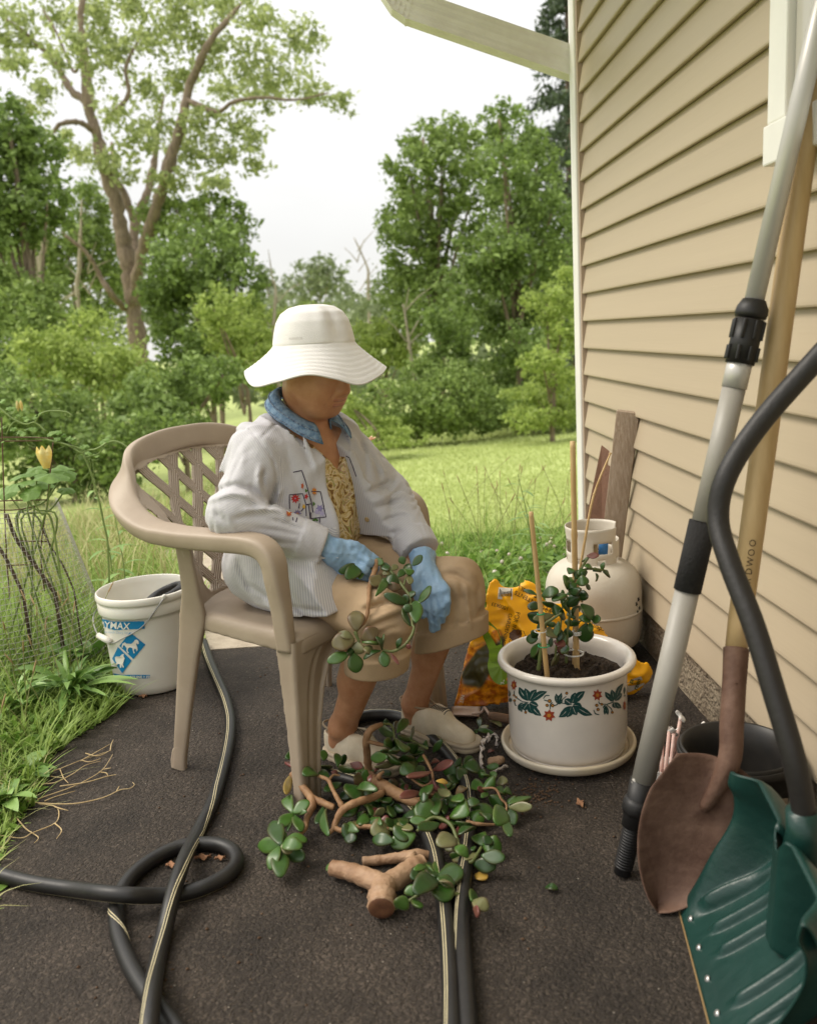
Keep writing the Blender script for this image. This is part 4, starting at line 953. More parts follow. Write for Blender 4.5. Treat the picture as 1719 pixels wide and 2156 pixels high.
f_f = [[Z2(1098, 830, .010), Z2(1112, 925, .012), Z2(1122, 1000, .018)], [Z2(1148, 835, .010), Z2(1156, 920, .014), Z2(1158, 985, .020)],
       [Z2(1196, 810, .016), Z2(1200, 875, .020), Z2(1196, 925, .026)], [Z2(1234, 770, .026), Z2(1236, 820, .030), Z2(1230, 862, .034)]]
f_t = [Z2(1000, 580, .030), Z2(998, 700, .010), Z2(1022, 800, .004), Z2(1042, 885, .006)]
wf = Z2(1045, 500, .062)
hand('glove', wf, LP(889, 1168, .092), f_m, f_f, f_t, 0)

# ---- shoes
def shoe(h, t, nm='shoe'):
    u = unit(t - h); s = np.cross(UZ, u); L_ = np.linalg.norm(t - h); k = L_ / .25
    Mx = Matrix(((u[0], s[0], 0, h[0]), (u[1], s[1], 0, h[1]), (0, 0, 1, 0), (0, 0, 0, 1)))
    def outline(P, ex):
        a = s_cap(P * np.array([1, 1, 0], np.float32), A3(.034, 0, 0) * k, A3(.11, -.002, 0) * k, .033 + ex, .036 + ex)
        b = s_cap(P * np.array([1, 1, 0], np.float32), A3(.11, 0, 0) * k, A3(.205, .004, 0) * k, .040 + ex, .037 + ex); return smin(a, b, .03)
    def up(P):
        d = s_cap(P, A3(.034, 0, .040) * k, A3(.11, 0, .046) * k, .036, .038)
        d = smin(d, s_cap(P, A3(.11, 0, .044) * k, A3(.200, .003, .024) * k, .041, .029), .02)
        d = smin(d, s_cap(P, A3(.028, 0, .07) * k, A3(.13, 0, .074) * k, .022, .020), .03)
        d = smax(d, outline(P, 0), .012)
        d = smax(d, -s_ell(P, A3(.052, 0, .098) * k, (.055, .030, .045)), .006)
        z = P[..., 2]; d = np.maximum(d, .012 - z); d = np.maximum(d, z - (.088 + .0 * z) * k)
        d = d + .0012 * np.abs(snoise(P, 60, 41)); return d
    V, F = isosurf(up, (-.01, -.06, 0), (.27, .06, .11), .0036); o = mk(nm, V, F, M_SHOE, person); o.matrix_local = Mx
    def so(P):
        z = P[..., 2]; lay = np.where(np.abs(z - .0125) < .0016, .0018, 0)
        return np.maximum(outline(P, .0045) + lay, np.abs(z - .0115) - .0112)
    V, F = isosurf(so, (-.02, -.06, -.005), (.28, .06, .03), .0028); mk('sole', V, F, M_SOLE, o)
    P = np.array([((.052 + .0535 * math.cos(a)) * k, .0292 * math.sin(a) * k, (.087 - .002 * math.cos(a)) * k) for a in np.linspace(0, 6.2832, 40)]); v, f = tube(P, .0030, 8); mk('collar_trim', v, f, M_TRIM, o)
    # elastic gore: dark ribs on the instep
    mb = MB()
    for q in range(9):
        x = (.106 + q * .0055) * k; P = []
        for yy in np.linspace(-.013, .013, 7):
            zz = np.linspace(.12, .03, 300); d = up(np.stack([np.full(300, x), np.full(300, yy), zz], -1).astype(np.float32)); i_ = np.argmax(d < 0); P.append((x, yy, zz[i_] + .0006))
        v, f = tube(np.array(P), .0013, 5); mb.add(v, f)
    mb.build('elastic', M_DARK, o)
shoe(FN0, FN1); shoe(FF0, FF1)

# ---- hat
HX = A3(-.113, 0, 1.066)
wt = np.array([(-180, .002), (-144, .024), (-112, -.010), (-85, -.002), (-58, .012), (-35, -.002), (-14, -.020), (12, -.004), (38, .012), (70, -.006), (105, .008), (145, -.008), (180, .002)])
def hatf(u, w):
    a = u * 360 - 180; ar = R(a)
    if w < .42:                              # crown
        t = w / .42; pr = [(0.0005, .0925), (.03, .0915), (.055, .086), (.075, .073), (.0875, .053), (.0945, .028), (.099, .004), (.0985, .0)]
        s = np.linspace(0, 1, len(pr)); r = np.interp(t, s, [p[0] for p in pr]); z = np.interp(t, s, [p[1] for p in pr])
        dent = .010 * math.exp(-((a + 12) / 12) ** 2) * math.sin(t * 3.14) ** 2 - .004 * math.exp(-((a + 35) / 10) ** 2) * math.sin(t * 3.14)
        r = r * (1 + .012 * math.sin(3 * ar + 1)) - dent
    else:
        t = (w - .42) / .58; r = .0995 + .069 * t; wv = np.interp(a, wt[:, 0], wt[:, 1])
        z = -.002 - .078 * t ** .92 + wv * t ** 1.3 + .00045 * math.sin(t * 2 * math.pi * 8); r += .0 + .006 * math.sin(2 * ar) * t
    return HX + A3(r * math.cos(ar) * 1.0, r * math.sin(ar), z)
_wt2 = catmull(np.concatenate([wt[-3:-1] - [360, 0], wt, wt[1:3] + [360, 0]]), 8); wt = _wt2
v, f = grid(hatf, 128, 96, cu=True); hat = solid(mk('hat', v, f, M_HAT, person), .0035, 0)
p, n = onto(hat, 624, 713, .003)
if p is not None:
    v, f = text_mesh('KANGOL', .0085); o = mk('hat_lettering', v, f, mat('hat embroidery', (.42, .38, .35), .9), hat, smooth=False)
    n = A3(n[0], n[1], .1); x_ = unit(np.cross(UZ, n)); y_ = np.cross(unit(n), x_); n = unit(n)
    o.matrix_local = Matrix(((x_[0], y_[0], n[0], p[0]), (x_[1], y_[1], n[1], p[1]), (x_[2], y_[2], n[2], p[2]), (0, 0, 0, 1)))
# ================================================================== RESIN CHAIR
def m_resin():
    m = mat('taupe resin', (.305, .238, .175), .5, c2=(.36, .287, .215), vscale=7, bump=.1, bscale=300, bdist=.002, spec=.4); t = m.node_tree; b = t.nodes['Principled BSDF']
    at = _n(t, 'ShaderNodeAttribute', attribute_name='gv'); s = _n(t, 'ShaderNodeMath', operation='MULTIPLY'); s.inputs[1].default_value = 2 * math.pi / .0062
    sn = _n(t, 'ShaderNodeMath', operation='SINE'); t.links.new(at.outputs['Fac'], s.inputs[0]); t.links.new(s.outputs[0], sn.inputs[0])
    old = b.inputs['Normal'].links[0].from_socket
    bp = _n(t, 'ShaderNodeBump'); bp.inputs['Strength'].default_value = .55; bp.inputs['Distance'].default_value = .0035
    t.links.new(sn.outputs[0], bp.inputs['Height']); t.links.new(old, bp.inputs['Normal']); t.links.new(bp.outputs[0], b.inputs['Normal'])
    # pale scuffs
    col = b.inputs['Base Color'].links[0].from_socket
    tcn = _n(t, 'ShaderNodeTexCoord'); mp_ = _n(t, 'ShaderNodeMapping'); mp_.inputs['Scale'].default_value = (5, 5, 1.2)
    ns = _n(t, 'ShaderNodeTexNoise'); ns.inputs['Scale'].default_value = 9; ns.inputs['Detail'].default_value = 10; ns.inputs['Roughness'].default_value = .75
    t.links.new(tcn.outputs['Object'], mp_.inputs[0]); t.links.new(mp_.outputs[0], ns.inputs['Vector'])
    mr = _n(t, 'ShaderNodeMapRange'); mr.inputs[1].default_value = .62; mr.inputs[2].default_value = .74; mr.inputs[4].default_value = .5
    t.links.new(ns.outputs['Fac'], mr.inputs[0]); mx = _n(t, 'ShaderNodeMix', data_type='RGBA'); mx.inputs[7].default_value = (.47, .40, .31, 1)
    t.links.new(mr.outputs[0], mx.inputs[0]); t.links.new(col, mx.inputs[6]); t.links.new(mx.outputs[2], b.inputs['Base Color'])
    return m
M_RES = m_resin()
chair = thing('plastic_chair', 'taupe plastic armchair with woven lattice back under the seated person', 'chair', tuple(OC), AC)
def band(P, Wd, w, th, n=6, seg=24, power=4.0, gv=None):
    """smooth band along P whose broad face spans direction Wd; rounded rectangular section"""
    P = np.asarray(P, float); t0 = np.linspace(0, 1, len(P)); C = catmull(P, n); t1 = np.linspace(0, 1, len(C))
    ip = lambda a: np.stack([np.interp(t1, t0, np.asarray(a, float)[:, k]) for k in range(3)], 1) if np.ndim(a) == 2 else np.interp(t1, t0, a if np.ndim(a) else np.full(len(P), a))
    Wv = ip(np.asarray(Wd, float)); w = ip(w); th = ip(th)
    T = unit(np.gradient(C, axis=0)); Wv = unit(Wv - T * np.sum(Wv * T, 1)[:, None]); N = np.cross(T, Wv)
    a = np.linspace(0, 2 * np.pi, seg, endpoint=False); ca, sa = np.cos(a), np.sin(a)
    pa = np.sign(ca) * np.abs(ca) ** (2 / power); pb = np.sign(sa) * np.abs(sa) ** (2 / power)
    v = C[:, None] + (w[:, None] * .5 * pa)[..., None] * Wv[:, None] + (th[:, None] * .5 * pb)[..., None] * N[:, None]
    k = len(C); f = [(i_ * seg + j_, i_ * seg + (j_ + 1) % seg, (i_ + 1) * seg + (j_ + 1) % seg, (i_ + 1) * seg + j_) for i_ in range(k - 1) for j_ in range(seg)]
    f += [tuple(range(seg))[::-1], tuple((k - 1) * seg + j_ for j_ in range(seg))]
    return v.reshape(-1, 3), f
def mir(P): return [(p[0], -p[1], p[2]) for p in P]
rim_h = [(-.36, -.3155, .637), (-.40, -.316, .641), (-.46, -.313, .660), (-.518, -.298, .694), (-.562, -.266, .735), (-.588, -.225, .774), (-.600, -.170, .805), (-.602, -.09, .825), (-.600, 0, .831)]
wd_h = [(.05, 1, .13), (.1, 1, .15), (.12, 1, .3), (.2, .9, .6), (.25, .75, .9), (.1, .5, 1), (-.1, .28, 1), (-.2, .1, 1), (-.22, 0, 1)]
ww_h = [.066, .067, .068, .072, .075, .075, .071, .066, .062]; th_h = [.0455, .044, .042, .038, .034, .030, .028, .026, .026]
rim = rim_h + mir(rim_h[:-1])[::-1]
wd = wd_h + [(a, -b, c) for a, b, c in wd_h[:-1]][::-1]
arm_h = [(-.30, -.3135, .633), (-.2, -.306, .632), (-.105, -.298, .631), (-.060, -.296, .621), (-.036, -.297, .595), (-.028, -.299, .55), (-.022, -.298, .48), (-.018, -.298, .385)]
wa_h = [(0, 1, .10), (0, 1, .06), (0, 1, .03), (0, 1, 0), (0, 1, 0), (0, 1, 0), (0, 1, 0), (0, 1, 0)]
aw_h = [.0645, .063, .062, .060, .056, .048, .036, .026]; at_h = [.046] * 7 + [.044]
nA, nR = len(arm_h), len(rim); flip = lambda L: [(a_, -b_, c_) for a_, b_, c_ in L][::-1]; N_ = 8; SG = 24
full = arm_h[::-1] + rim + [(p[0], -p[1], p[2]) for p in arm_h]
wfull = wa_h[::-1] + wd + [(a_, -b_, c_) for a_, b_, c_ in wa_h]
v, f = band(full, wfull, aw_h[::-1] + ww_h + ww_h[:-1][::-1] + aw_h, at_h[::-1] + th_h + th_h[:-1][::-1] + at_h, n=N_, seg=SG)
r1, r2 = (nA + 0) * N_, (nA + nR - 1) * N_
def part(nm, lo_, hi_, caps):
    F = [tuple(i_ - lo_ * SG for i_ in q) for q in f if len(q) == 4 and all(lo_ * SG <= i_ < (hi_ + 1) * SG for i_ in q)]; n_ = hi_ - lo_
    for e_ in caps: F.append(tuple(range(SG))[::-1] if e_ == 0 else tuple(n_ * SG + j_ for j_ in range(SG)))
    return mk(nm, v[lo_ * SG:(hi_ + 1) * SG], F, M_RES, chair)
last = len(v) // SG - 1
part('armrest', 0, r1, [0]); part('back_rim', r1, r2, []); part('armrest', r2, last, [1])
def xb(z): return -.395 - .56 * (z - .44)
def Xs(y, z):
    c = np.interp(z, [.42, .60, .66, .74], [.05, .14, .09, .0]); return xb(z) + c * (np.abs(y) / .29) ** 3
def strips(y, z):
    """woven lattice: distance to the nearest strip and the coordinate across it"""
    best = np.full(y.shape, 9., np.float32); gv = np.zeros(y.shape, np.float32)
    for s in (1, -1):
        for k_ in range(-4, 5):
            y0 = k_ * .088 + .02 * s; zz = z - .44
            yc = y0 + s * (.95 * zz - .55 * zz * zz) if True else 0
            d = (s * (y - yc)) / np.sqrt(1 + (.95 - 1.1 * zz) ** 2); a = np.abs(d)
            u_ = a < best; gv = np.where(u_, d, gv); best = np.minimum(best, a)
    return best - .0155, gv
def opening(y, z):
    top = .795 - .55 * np.abs(y) ** 1.9; wdt = np.interp(z, [.43, .5, .70, .79], [.17, .195, .222, .235])
    return smax(smax(np.abs(y) - wdt, z - top, .02), .447 - z, .02)
def sd_back(P):                              # shell minus opening plus strips
    x, y, z = P[..., 0], P[..., 1], P[..., 2]
    op = opening(y, z); st_, gv = strips(y, z)
    weave = np.where(op < 0, .0025 * np.sin(y * 36) * np.sin(z * 36), 0)
    d = np.abs(x - Xs(y, z) - weave) * .88 - (.0042 + .003 * np.exp(-(op / .005) ** 2))
    solidm = np.minimum(-op, st_)            # <0 where there is plastic
    outw = np.interp(z, [.42, .52, .60, .64, .68, .74, .78], [.258, .275, .29, .305, .295, .265, .235])
    outl = np.maximum(np.abs(y) - outw, z - np.interp(np.abs(y), [0, .12, .2, .25, .3], [.842, .832, .805, .77, .70]))
    hole = (1 - np.sqrt(((np.abs(y) - .268) / .014) ** 2 + ((z - .650) / .030) ** 2)) * .012
    return np.maximum.reduce([d, solidm, outl, hole, .422 - z])
V, F = isosurf(sd_back, (-.64, -.33, .41), (-.24, .33, .86), .0034)
_, gv = strips(V[:, 1], V[:, 2]); gv = np.where(opening(V[:, 1], V[:, 2]) < -.002, gv, 0)
mk('backrest', relax(V, F, 1, .35), F, M_RES, chair, attr={'gv': gv})
for sgn in (1, -1):
    fx = (lambda L: L) if sgn == 1 else mir
    # front leg: band down from the arm plus a tapering front panel
    leg = [(-.022, -.305, .43), (-.018, -.309, .33), (-.012, -.315, .18), (-.006, -.321, .04), (-.004, -.322, .0)]
    def sd_leg(P, sg=sgn):
        x, y, z = P[..., 0], P[..., 1] * sg, P[..., 2]
        yo = -.30 - .052 * (.42 - z); xf = .006 + .012 * (.42 - z)
        wside = np.interp(z, [0, .2, .45], [.022, .034, .056])
        side = np.maximum(np.abs(y - yo) - .0042, np.abs(x - (xf - wside / 2)) - wside / 2)
        yi = np.interp(z, [.0, .1, .2, .27, .32, .355, .38], [-.258, -.246, -.228, -.208, -.182, -.140, -.085])
        crease = -.007 * np.exp(-((y - (yo * .55 + yi * .45)) / .007) ** 2) - .012 * np.clip((y - (yo * .55 + yi * .45)) / .05, 0, 1)
        fr_ = np.maximum(np.abs(x - xf - crease) - .0042, np.maximum(yo - y, y - yi))
        ret = np.maximum(np.abs(y - yi + .003) - .004, np.abs(x - xf + .018) - .02)
        d = smin(smin(side, fr_, .008), ret, .006); return np.maximum(np.maximum(d, z - .412), -z)
    lo = (-.08, -.34, -.004) if sgn == 1 else (-.08, .06, -.004); hi = (.03, -.06, .41) if sgn == 1 else (.03, .34, .41)
    V, F = isosurf(sd_leg, lo, hi, .0034); mk('leg', relax(V, F, 1, .35), F, M_RES, chair)
    # rear leg with its upright
    bl = [(-.322, -.300, .640), (-.330, -.288, .56), (-.340, -.275, .48), (-.352, -.268, .41), (-.372, -.277, .31), (-.398, -.292, .16), (-.418, -.304, .035), (-.424, -.306, .0)]
    v, f = band(fx(bl), [(1, .25 * sgn, -.1)] * 8, [.046, .044, .050, .074, .058, .044, .036, .040], [.016, .016, .018, .022, .022, .02, .02, .02], n=7)
    o = mk('leg', v, f, M_RES, chair)
    v, f = band(fx([(-.432, -.304, .0), (-.430, -.303, .022), (-.425, -.302, .05), (-.418, -.301, .062)]), [(1, .25 * sgn, -.1)] * 4, [.034, .036, .028, .012], [.024] * 4, n=4)
    mk('foot', v, f, M_RES, o)
def sd_seat(P):
    x, y, z = P[..., 0], P[..., 1], P[..., 2]
    hw = np.interp(x, [-.40, -.2, .02], [.252, .278, .300])
    qx = np.abs(x + .192) - (.206 - .035); qy = np.abs(y) - (hw - .035)
    out = np.sqrt(np.maximum(qx, 0) ** 2 + np.maximum(qy, 0) ** 2) + np.minimum(np.maximum(qx, qy), 0) - .035
    top = .428 - .016 * np.exp(-(y / .17) ** 2) * np.exp(-((x + .2) / .16) ** 2) + .03 * np.clip((-.34 - x) / .06, 0, 1) ** 2 - .012 * np.clip((x + .06) / .08, 0, 1) ** 2
    bot = np.where(x > -.05, .372 + .02 * np.exp(-(y / .12) ** 2), .378)
    d = smax(out, z - top, .028); return np.maximum(d, bot - z)
V, F = isosurf(sd_seat, (-.43, -.33, .36), (.05, .33, .48), .005)
mk('seat', relax(V, F, 1), F, M_RES, chair)
# ================================================================== THINGS ON THE ASPHALT
def hit(o, px, py, lift=.0008, org=(0, 0, 0)):
    """point of an unrotated object's real surface (its own coordinates) seen at a picture point"""
    a = Vector(CAM) - Vector(org); ok, loc, nor, _ = o.ray_cast(a, Vector(ray(px, py)).normalized())
    if not ok: return None
    return np.array(loc) + np.array(nor) * lift
def decal(name, pts2, faces, o, m, par, org, lift=.0008):
    V = [hit(o, p[0], p[1], lift, org) for p in pts2]
    ok = [i_ for i_, q in enumerate(V) if q is not None]
    if len(ok) < 3: return None
    re_ = {q: i_ for i_, q in enumerate(ok)}
    F = [tuple(re_[i_] for i_ in f) for f in faces if all(i_ in re_ for i_ in f)]
    if not F: return None
    return mk(name, [V[i_] for i_ in ok], F, m, par, smooth=False)
def strip2(path, w, n=6):
    """ribbon in picture units along a path, w = list of half widths"""
    P = catmull(np.asarray(path, float), n) if len(path) > 2 else np.linspace(path[0], path[1], n); t = np.linspace(0, 1, len(P))
    W_ = np.interp(t, np.linspace(0, 1, len(w)), w); T = unit(np.gradient(P, axis=0)); N = np.stack([-T[:, 1], T[:, 0]], 1)
    v = np.stack([P + N * W_[:, None], P - N * W_[:, None]], 1).reshape(-1, 2); return v, [(2 * i_, 2 * i_ + 1, 2 * i_ + 3, 2 * i_ + 2) for i_ in range(len(P) - 1)]
def star2(c, r, n, asp=1.0, inner=.6, rot=0):
    pts = [c] + [(c[0] + r * asp * (1 if k_ % 2 == 0 else inner) * math.cos(rot + k_ * math.pi / n), c[1] + r * (1 if k_ % 2 == 0 else inner) * math.sin(rot + k_ * math.pi / n)) for k_ in range(2 * n)]
    return np.array(pts), [(0, 1 + k_, 1 + (k_ + 1) % (2 * n)) for k_ in range(2 * n)]
def join2(L):
    v = []; f = []; n = 0
    for a, b in L: v.append(np.asarray(a)); f += [tuple(i_ + n for i_ in q) for q in b]; n += len(a)
    return np.concatenate(v), f
def text2(s, size, c, ang=0.0, bold=0.0, flip=1, xs=1.0):
    v, f = text_mesh(s, size, bold, xs); a = R(ang); x, y = v[:, 0], -v[:, 1]
    return np.stack([c[0] + x * math.cos(a) - y * math.sin(a), c[1] + x * math.sin(a) + y * math.cos(a)], 1), f

# ---------------------------------------------------------------- flower pot and saucer
M_GLAZE = mat('cream glaze', (.66, .60, .53), .22, var=.05, vscale=9, spec=.5, coat=.25)
M_POTSOIL = mat('potting soil', (.028, .018, .011), .95, c2=(.06, .04, .025), vscale=60, bump=1.0, bscale=90, bdist=.02)
PC = np.array([.437, 2.085, 0.0])
pot = thing('flower_pot', 'large cream glazed pot with painted leaf and red flower border', 'pot', tuple(PC))
rp = [(.0, .022), (.130, .022), (.140, .027), (.1465, .04), (.1485, .07), (.1490, .11), (.1493, .15), (.1495, .19), (.1497, .22), (.1500, .234), (.160, .2405), (.169, .2455), (.1725, .2525), (.1705, .260), (.164, .263), (.156, .261), (.1475, .252), (.1425, .236), (.1418, .215), (.1416, .20), (.1414, .185), (.1405, .1735), (.137, .170), (.12, .170), (.08, .17), (.0, .17)]
v, f = lathe(catmull([(a, b, 0) for a, b in rp], 4)[:, :2], 96); pbody = mk('pot_body', v, f, M_GLAZE, pot)
sr = [(.0, .004), (.125, .004), (.150, .007), (.166, .016), (.1715, .030), (.170, .036), (.165, .0375), (.160, .033), (.152, .024), (.14, .0195), (.0, .0195)]
sauc = thing('saucer', 'round cream saucer under the painted pot', 'saucer', tuple(PC + [.0, -.0, 0]))
v, f = lathe(catmull([(a, b, 0) for a, b in sr], 4)[:, :2], 96); mk('dish', v, f, mat('stained glaze', (.62, .55, .44), .25, c2=(.55, .45, .30), vscale=5, coat=.2), sauc)
v, f = grid(lambda u, w: A3(.141 * w * math.cos(u * 6.2832), .141 * w * math.sin(u * 6.2832), .207 + .012 * float(snoise(A3(w * math.cos(u * 6.28), w * math.sin(u * 6.28), 0), 9, 3)) + rng.uniform(-.003, .003) + .006 * (w > .9)), 60, 22, cu=True)
mk('soil', v, f, M_POTSOIL, pot)
mb = MB()
for _ in range(60):                        # crumbs on the soil and wall
    a_, r_ = rng.uniform(0, 6.28), .138 * rng.uniform(.2, 1) ** .5; s = rng.uniform(.002, .006); v, f = lathe([(.0003, -s), (s, 0), (.0003, s)], 5, (r_ * math.cos(a_), r_ * math.sin(a_), .212 + rng.uniform(0, .006))); mb.add(v, f)
o = mb.build('soil_crumbs', M_POTSOIL, pot); o['kind'] = 'stuff'
def Z5(x, y): return ((1400 + x / 2.6446) * .6876, (1750 + y / 2.6446) * .6876)
Z5s = .6876 / 2.6446
M_PGRN = mat('painted green', (.012, .055, .05), .3, spec=.5); M_PRED = mat('painted red', (.28, .045, .02), .3); M_PORG = mat('painted ochre', (.45, .20, .03), .3); M_PDK = mat('painted brown', (.10, .05, .02), .3)
def Zs(L): return [Z5(*q) for q in L]
bl = []
def lobe(c, tip, bend=0.0, w=17, gap=.22):
    """one painted leaf lobe: two dark blades either side of a bare midrib"""
    c = np.array(c, float); tip = np.array(tip, float); d = tip - c; n = np.array([-d[1], d[0]]) / np.linalg.norm(d)
    for s in (-1, 1):
        path = [c + d * .12 + n * s * 1.5, c + d * .4 + n * (s * w * .50 + bend * .6), c + d * .7 + n * (s * w * .50 + bend), tip]
        v_, f_ = strip2([Z5(*q) for q in path], [1.0 * Z5s, w * .46 * Z5s, w * .46 * Z5s, .3 * Z5s], 5); bl.append((v_, f_))
for c, tips, w in (((575, 1060), [((500, 935), -6), ((548, 945), 4), ((640, 955), -6), ((726, 972), -10), ((655, 1085), 6), ((678, 1168), 8), ((610, 1150), 4), ((532, 1120), 0)], 26),
                   ((925, 1078), [((1030, 970), -8), ((952, 980), 2), ((868, 1035), 0), ((1090, 1162), 8), ((1005, 1095), 0), ((965, 1162), 4), ((885, 1180), -4), ((820, 1180), -8)], 28),
                   ((1265, 1055), [((1192, 975), -4), ((1245, 955), 2), ((1340, 905), -8), ((1328, 985), 0), ((1322, 1105), 4), ((1275, 1105), 2), ((1225, 1010), 0)], 20),
                   ((805, 1075), [((800, 988), 0), ((842, 982), 2), ((850, 1040), 0)], 16), ((1200, 1080), [((1188, 1160), 0), ((1215, 1162), 0), ((1180, 1110), 0)], 13),
                   ((500, 1065), [((500, 1128), 0), ((522, 1140), 0), ((540, 1085), 0)], 12), ((425, 1020), [((412, 960), 0), ((432, 1058), 0)], 12), ((1345, 1000), [((1352, 930), 0), ((1356, 1010), 0)], 8)):
    for tp, bd in tips: lobe(c, tp, bd, w)
for pth in ([(460, 965), (462, 1000), (490, 1030), (520, 1050)], [(750, 1115), (752, 1075), (770, 1060)], [(695, 1030), (715, 1005), (745, 1005)], [(700, 1040), (735, 1050)], [(770, 1085), (800, 1080), (820, 1060), (880, 1010)], [(1140, 1050), (1150, 1070), (1200, 1075)], [(1100, 1120), (1115, 1150), (1145, 1160)], [(1200, 1075), (1240, 1110), (1250, 1135)], [(460, 1040), (468, 1080), (480, 1085)], [(520, 1100), (545, 1120), (555, 1135)], [(575, 1060), (520, 1055)], [(925, 1078), (840, 1065)], [(1265, 1055), (1200, 1078)]):
    bl.append(strip2(Zs(pth), [3.2 * Z5s, 4.5 * Z5s, 3.2 * Z5s], 5))
decal('painted_leaves', *join2(bl), pbody, M_PGRN, pot, PC)
for c, r_, a_ in (((458, 920), 46, .55), ((742, 1165), 52, 1.0), ((1130, 1000), 50, .85), ((1349, 1085), 44, .3)):
    cc = Z5(*c); decal('painted_flower', *star2(cc, r_ * Z5s, 7, a_, .62, .3), pbody, M_PRED, pot, PC, .0010)
    decal('painted_flower_centre', *star2(cc, r_ * .33 * Z5s, 5, a_, .85), pbody, M_PORG, pot, PC, .0014)
be = []; bc = []
for x, y, r_ in ((745, 1048, 17), (725, 1083, 14), (770, 1085, 15), (883, 985, 13), (1125, 1083, 14), (1165, 1075, 12), (1135, 1117, 14), (1250, 1140, 12), (458, 1003, 10), (476, 1018, 10), (463, 1045, 11), (553, 1140, 12)):
    be.append(star2(Z5(x, y), r_ * Z5s, 6, 1, .95)); bc.append(star2(Z5(x, y), r_ * .55 * Z5s, 5, 1, .9))
for b1, b2 in zip(be, bc):
    decal('painted_berry', *b1, pbody, M_PDK, pot, PC, .0010); decal('berry_highlight', *b2, pbody, M_PORG, pot, PC, .0014)

# bamboo stakes, each stuck in the pot
M_BAMB = mat('bamboo', (.45, .28, .11), .5, c2=(.58, .41, .20), vscale=14, stretch=(4, 4, .6), spec=.4)
def stake(lab, a, b, r, nodes):
    t_ = thing('bamboo_stake', lab, 'stake', tuple(a)); a = np.asarray(a, float); b = np.asarray(b, float); n = 40
    P = a + (b - a) * np.linspace(0, 1, n)[:, None] - a; rr = np.full(n, 1.0) * np.linspace(1, .86, n)
    for q in nodes: rr *= 1 + .16 * np.exp(-((np.linspace(0, 1, n) - q) / .012) ** 2)
    v, f = tube(P, rr * r, 12); mk('cane', v, f, M_BAMB, t_); return t_
s1 = DY(1213, 1395, 2.115); s2 = DY(1153, 1405, 2.02); s3 = DY(1206, 1385, 2.14)
stake('thick tall bamboo stake standing in the middle of the pot', [s1[0], 2.115, .19], DY(1205, 929, 2.11), .0078, (.27, .62, .86))
stake('medium bamboo stake leaning left at the front of the pot', [s2[0], 2.02, .19], DY(1117, 1078, 2.0), .0064, (.33, .60))
tw = thing('bamboo_twig', 'thin curved bamboo twig rising right of the thick bamboo stake', 'twig', (s3[0], 2.14, .19))
P = catmull(np.array([[s3[0], 2.14, .20], DY(1215, 1245, 2.14), DY(1232, 1130, 2.15), DY(1250, 1040, 2.17), DY(1284, 955, 2.2)]), 8) - np.array([s3[0], 2.14, .19]); v, f = tube(P, [.0042, .0036, .0034, .0028, .0022], 8); mk('cane', v, f, M_BAMB, tw)
mb = MB()
for q in (P[8], P[16], P[24], P[-1]): v, f = lathe([(.001, -.003), (.0048, 0), (.001, .003)], 8, q); mb.add(v, f)
mb.build('nodes', M_BAMB, tw)

# ---------------------------------------------------------------- propane tank
M_TANK = mat('tank paint', (.62, .575, .49), .42, c2=(.56, .50, .41), vscale=7, bump=.08, bscale=90, spec=.4)
TC = np.array([.668, 2.735, 0.0]); tank = thing('propane_tank', 'cream propane tank with collar standing against the siding', 'gas tank', tuple(TC))
tp = [(.105, 0), (.112, 0), (.112, .03), (.118, .04), (.142, .055), (.152, .085), (.1545, .12), (.1545, .158), (.1565, .163), (.1565, .169), (.1545, .174), (.1545, .225), (.150, .258), (.137, .288), (.115, .310), (.085, .324), (.05, .331), (.0, .333)]
v, f = lathe(catmull([(a, b, 0) for a, b in tp], 4)[:, :2], 72); tb_ = mk('tank_body', v, f, M_TANK, tank)
cv, cf = [], []; nu, nz_ = 96, 16; face_a = math.atan2(-TC[1], -TC[0])
for i_ in range(nu):
    for j_ in range(nz_):
        a_ = i_ / nu * 2 * math.pi; fl = .004 * max(0, (j_ - 11) / 4); cv.append(((.082 + fl) * math.cos(a_), (.082 + fl) * math.sin(a_), .305 + .135 * j_ / (nz_ - 1)))
for i_ in range(nu):
    a_ = (i_ + .5) / nu * 2 * math.pi
    da = (a_ - face_a + math.pi) % (2 * math.pi) - math.pi
    for j_ in range(nz_ - 1):
        zz = (j_ + .5) / (nz_ - 1)
        if .42 < zz < .70 and (.05 < da < .80 or -1.6 < da < -.95 or 2.2 < da < 2.9): continue
        if zz > .66 and 1.0 < da < 2.1: continue
        if zz < .25 and abs(((da + .1) % .9) - .45) < .16: continue
        cf.append((i_ * nz_ + j_, ((i_ + 1) % nu) * nz_ + j_, ((i_ + 1) % nu) * nz_ + j_ + 1, i_ * nz_ + j_ + 1))
solid(mk('collar', cv, cf, M_TANK, tank), .003, 0)
v, f = lathe([(.0, .33), (.024, .33), (.024, .352), (.016, .355), (.016, .385), (.03, .387), (.032, .392), (.032, .405), (.028, .408), (.0, .408)], 20); val = mk('valve', v, f, mat('brass', (.30, .22, .12), .4, metal=.7), tank)
a_ = face_a + .62; v, f = bar((.055 * math.cos(a_) , .055 * math.sin(a_), .352), (.060 * math.cos(a_), .060 * math.sin(a_), .392), .030, .001); mk('blue_tag', v, f, mat('blue tag', (.04, .18, .45), .5), tank)
decal('rust_marks', *join2([star2((1343, 1262), 6, 5, .5, .6), star2((1339, 1272), 7, 5, .45, .5), star2((1345, 1280), 6, 6, .5, .4), star2((1341, 1288), 4, 5, .6, .6)]), tb_, M_DARK, tank, TC)

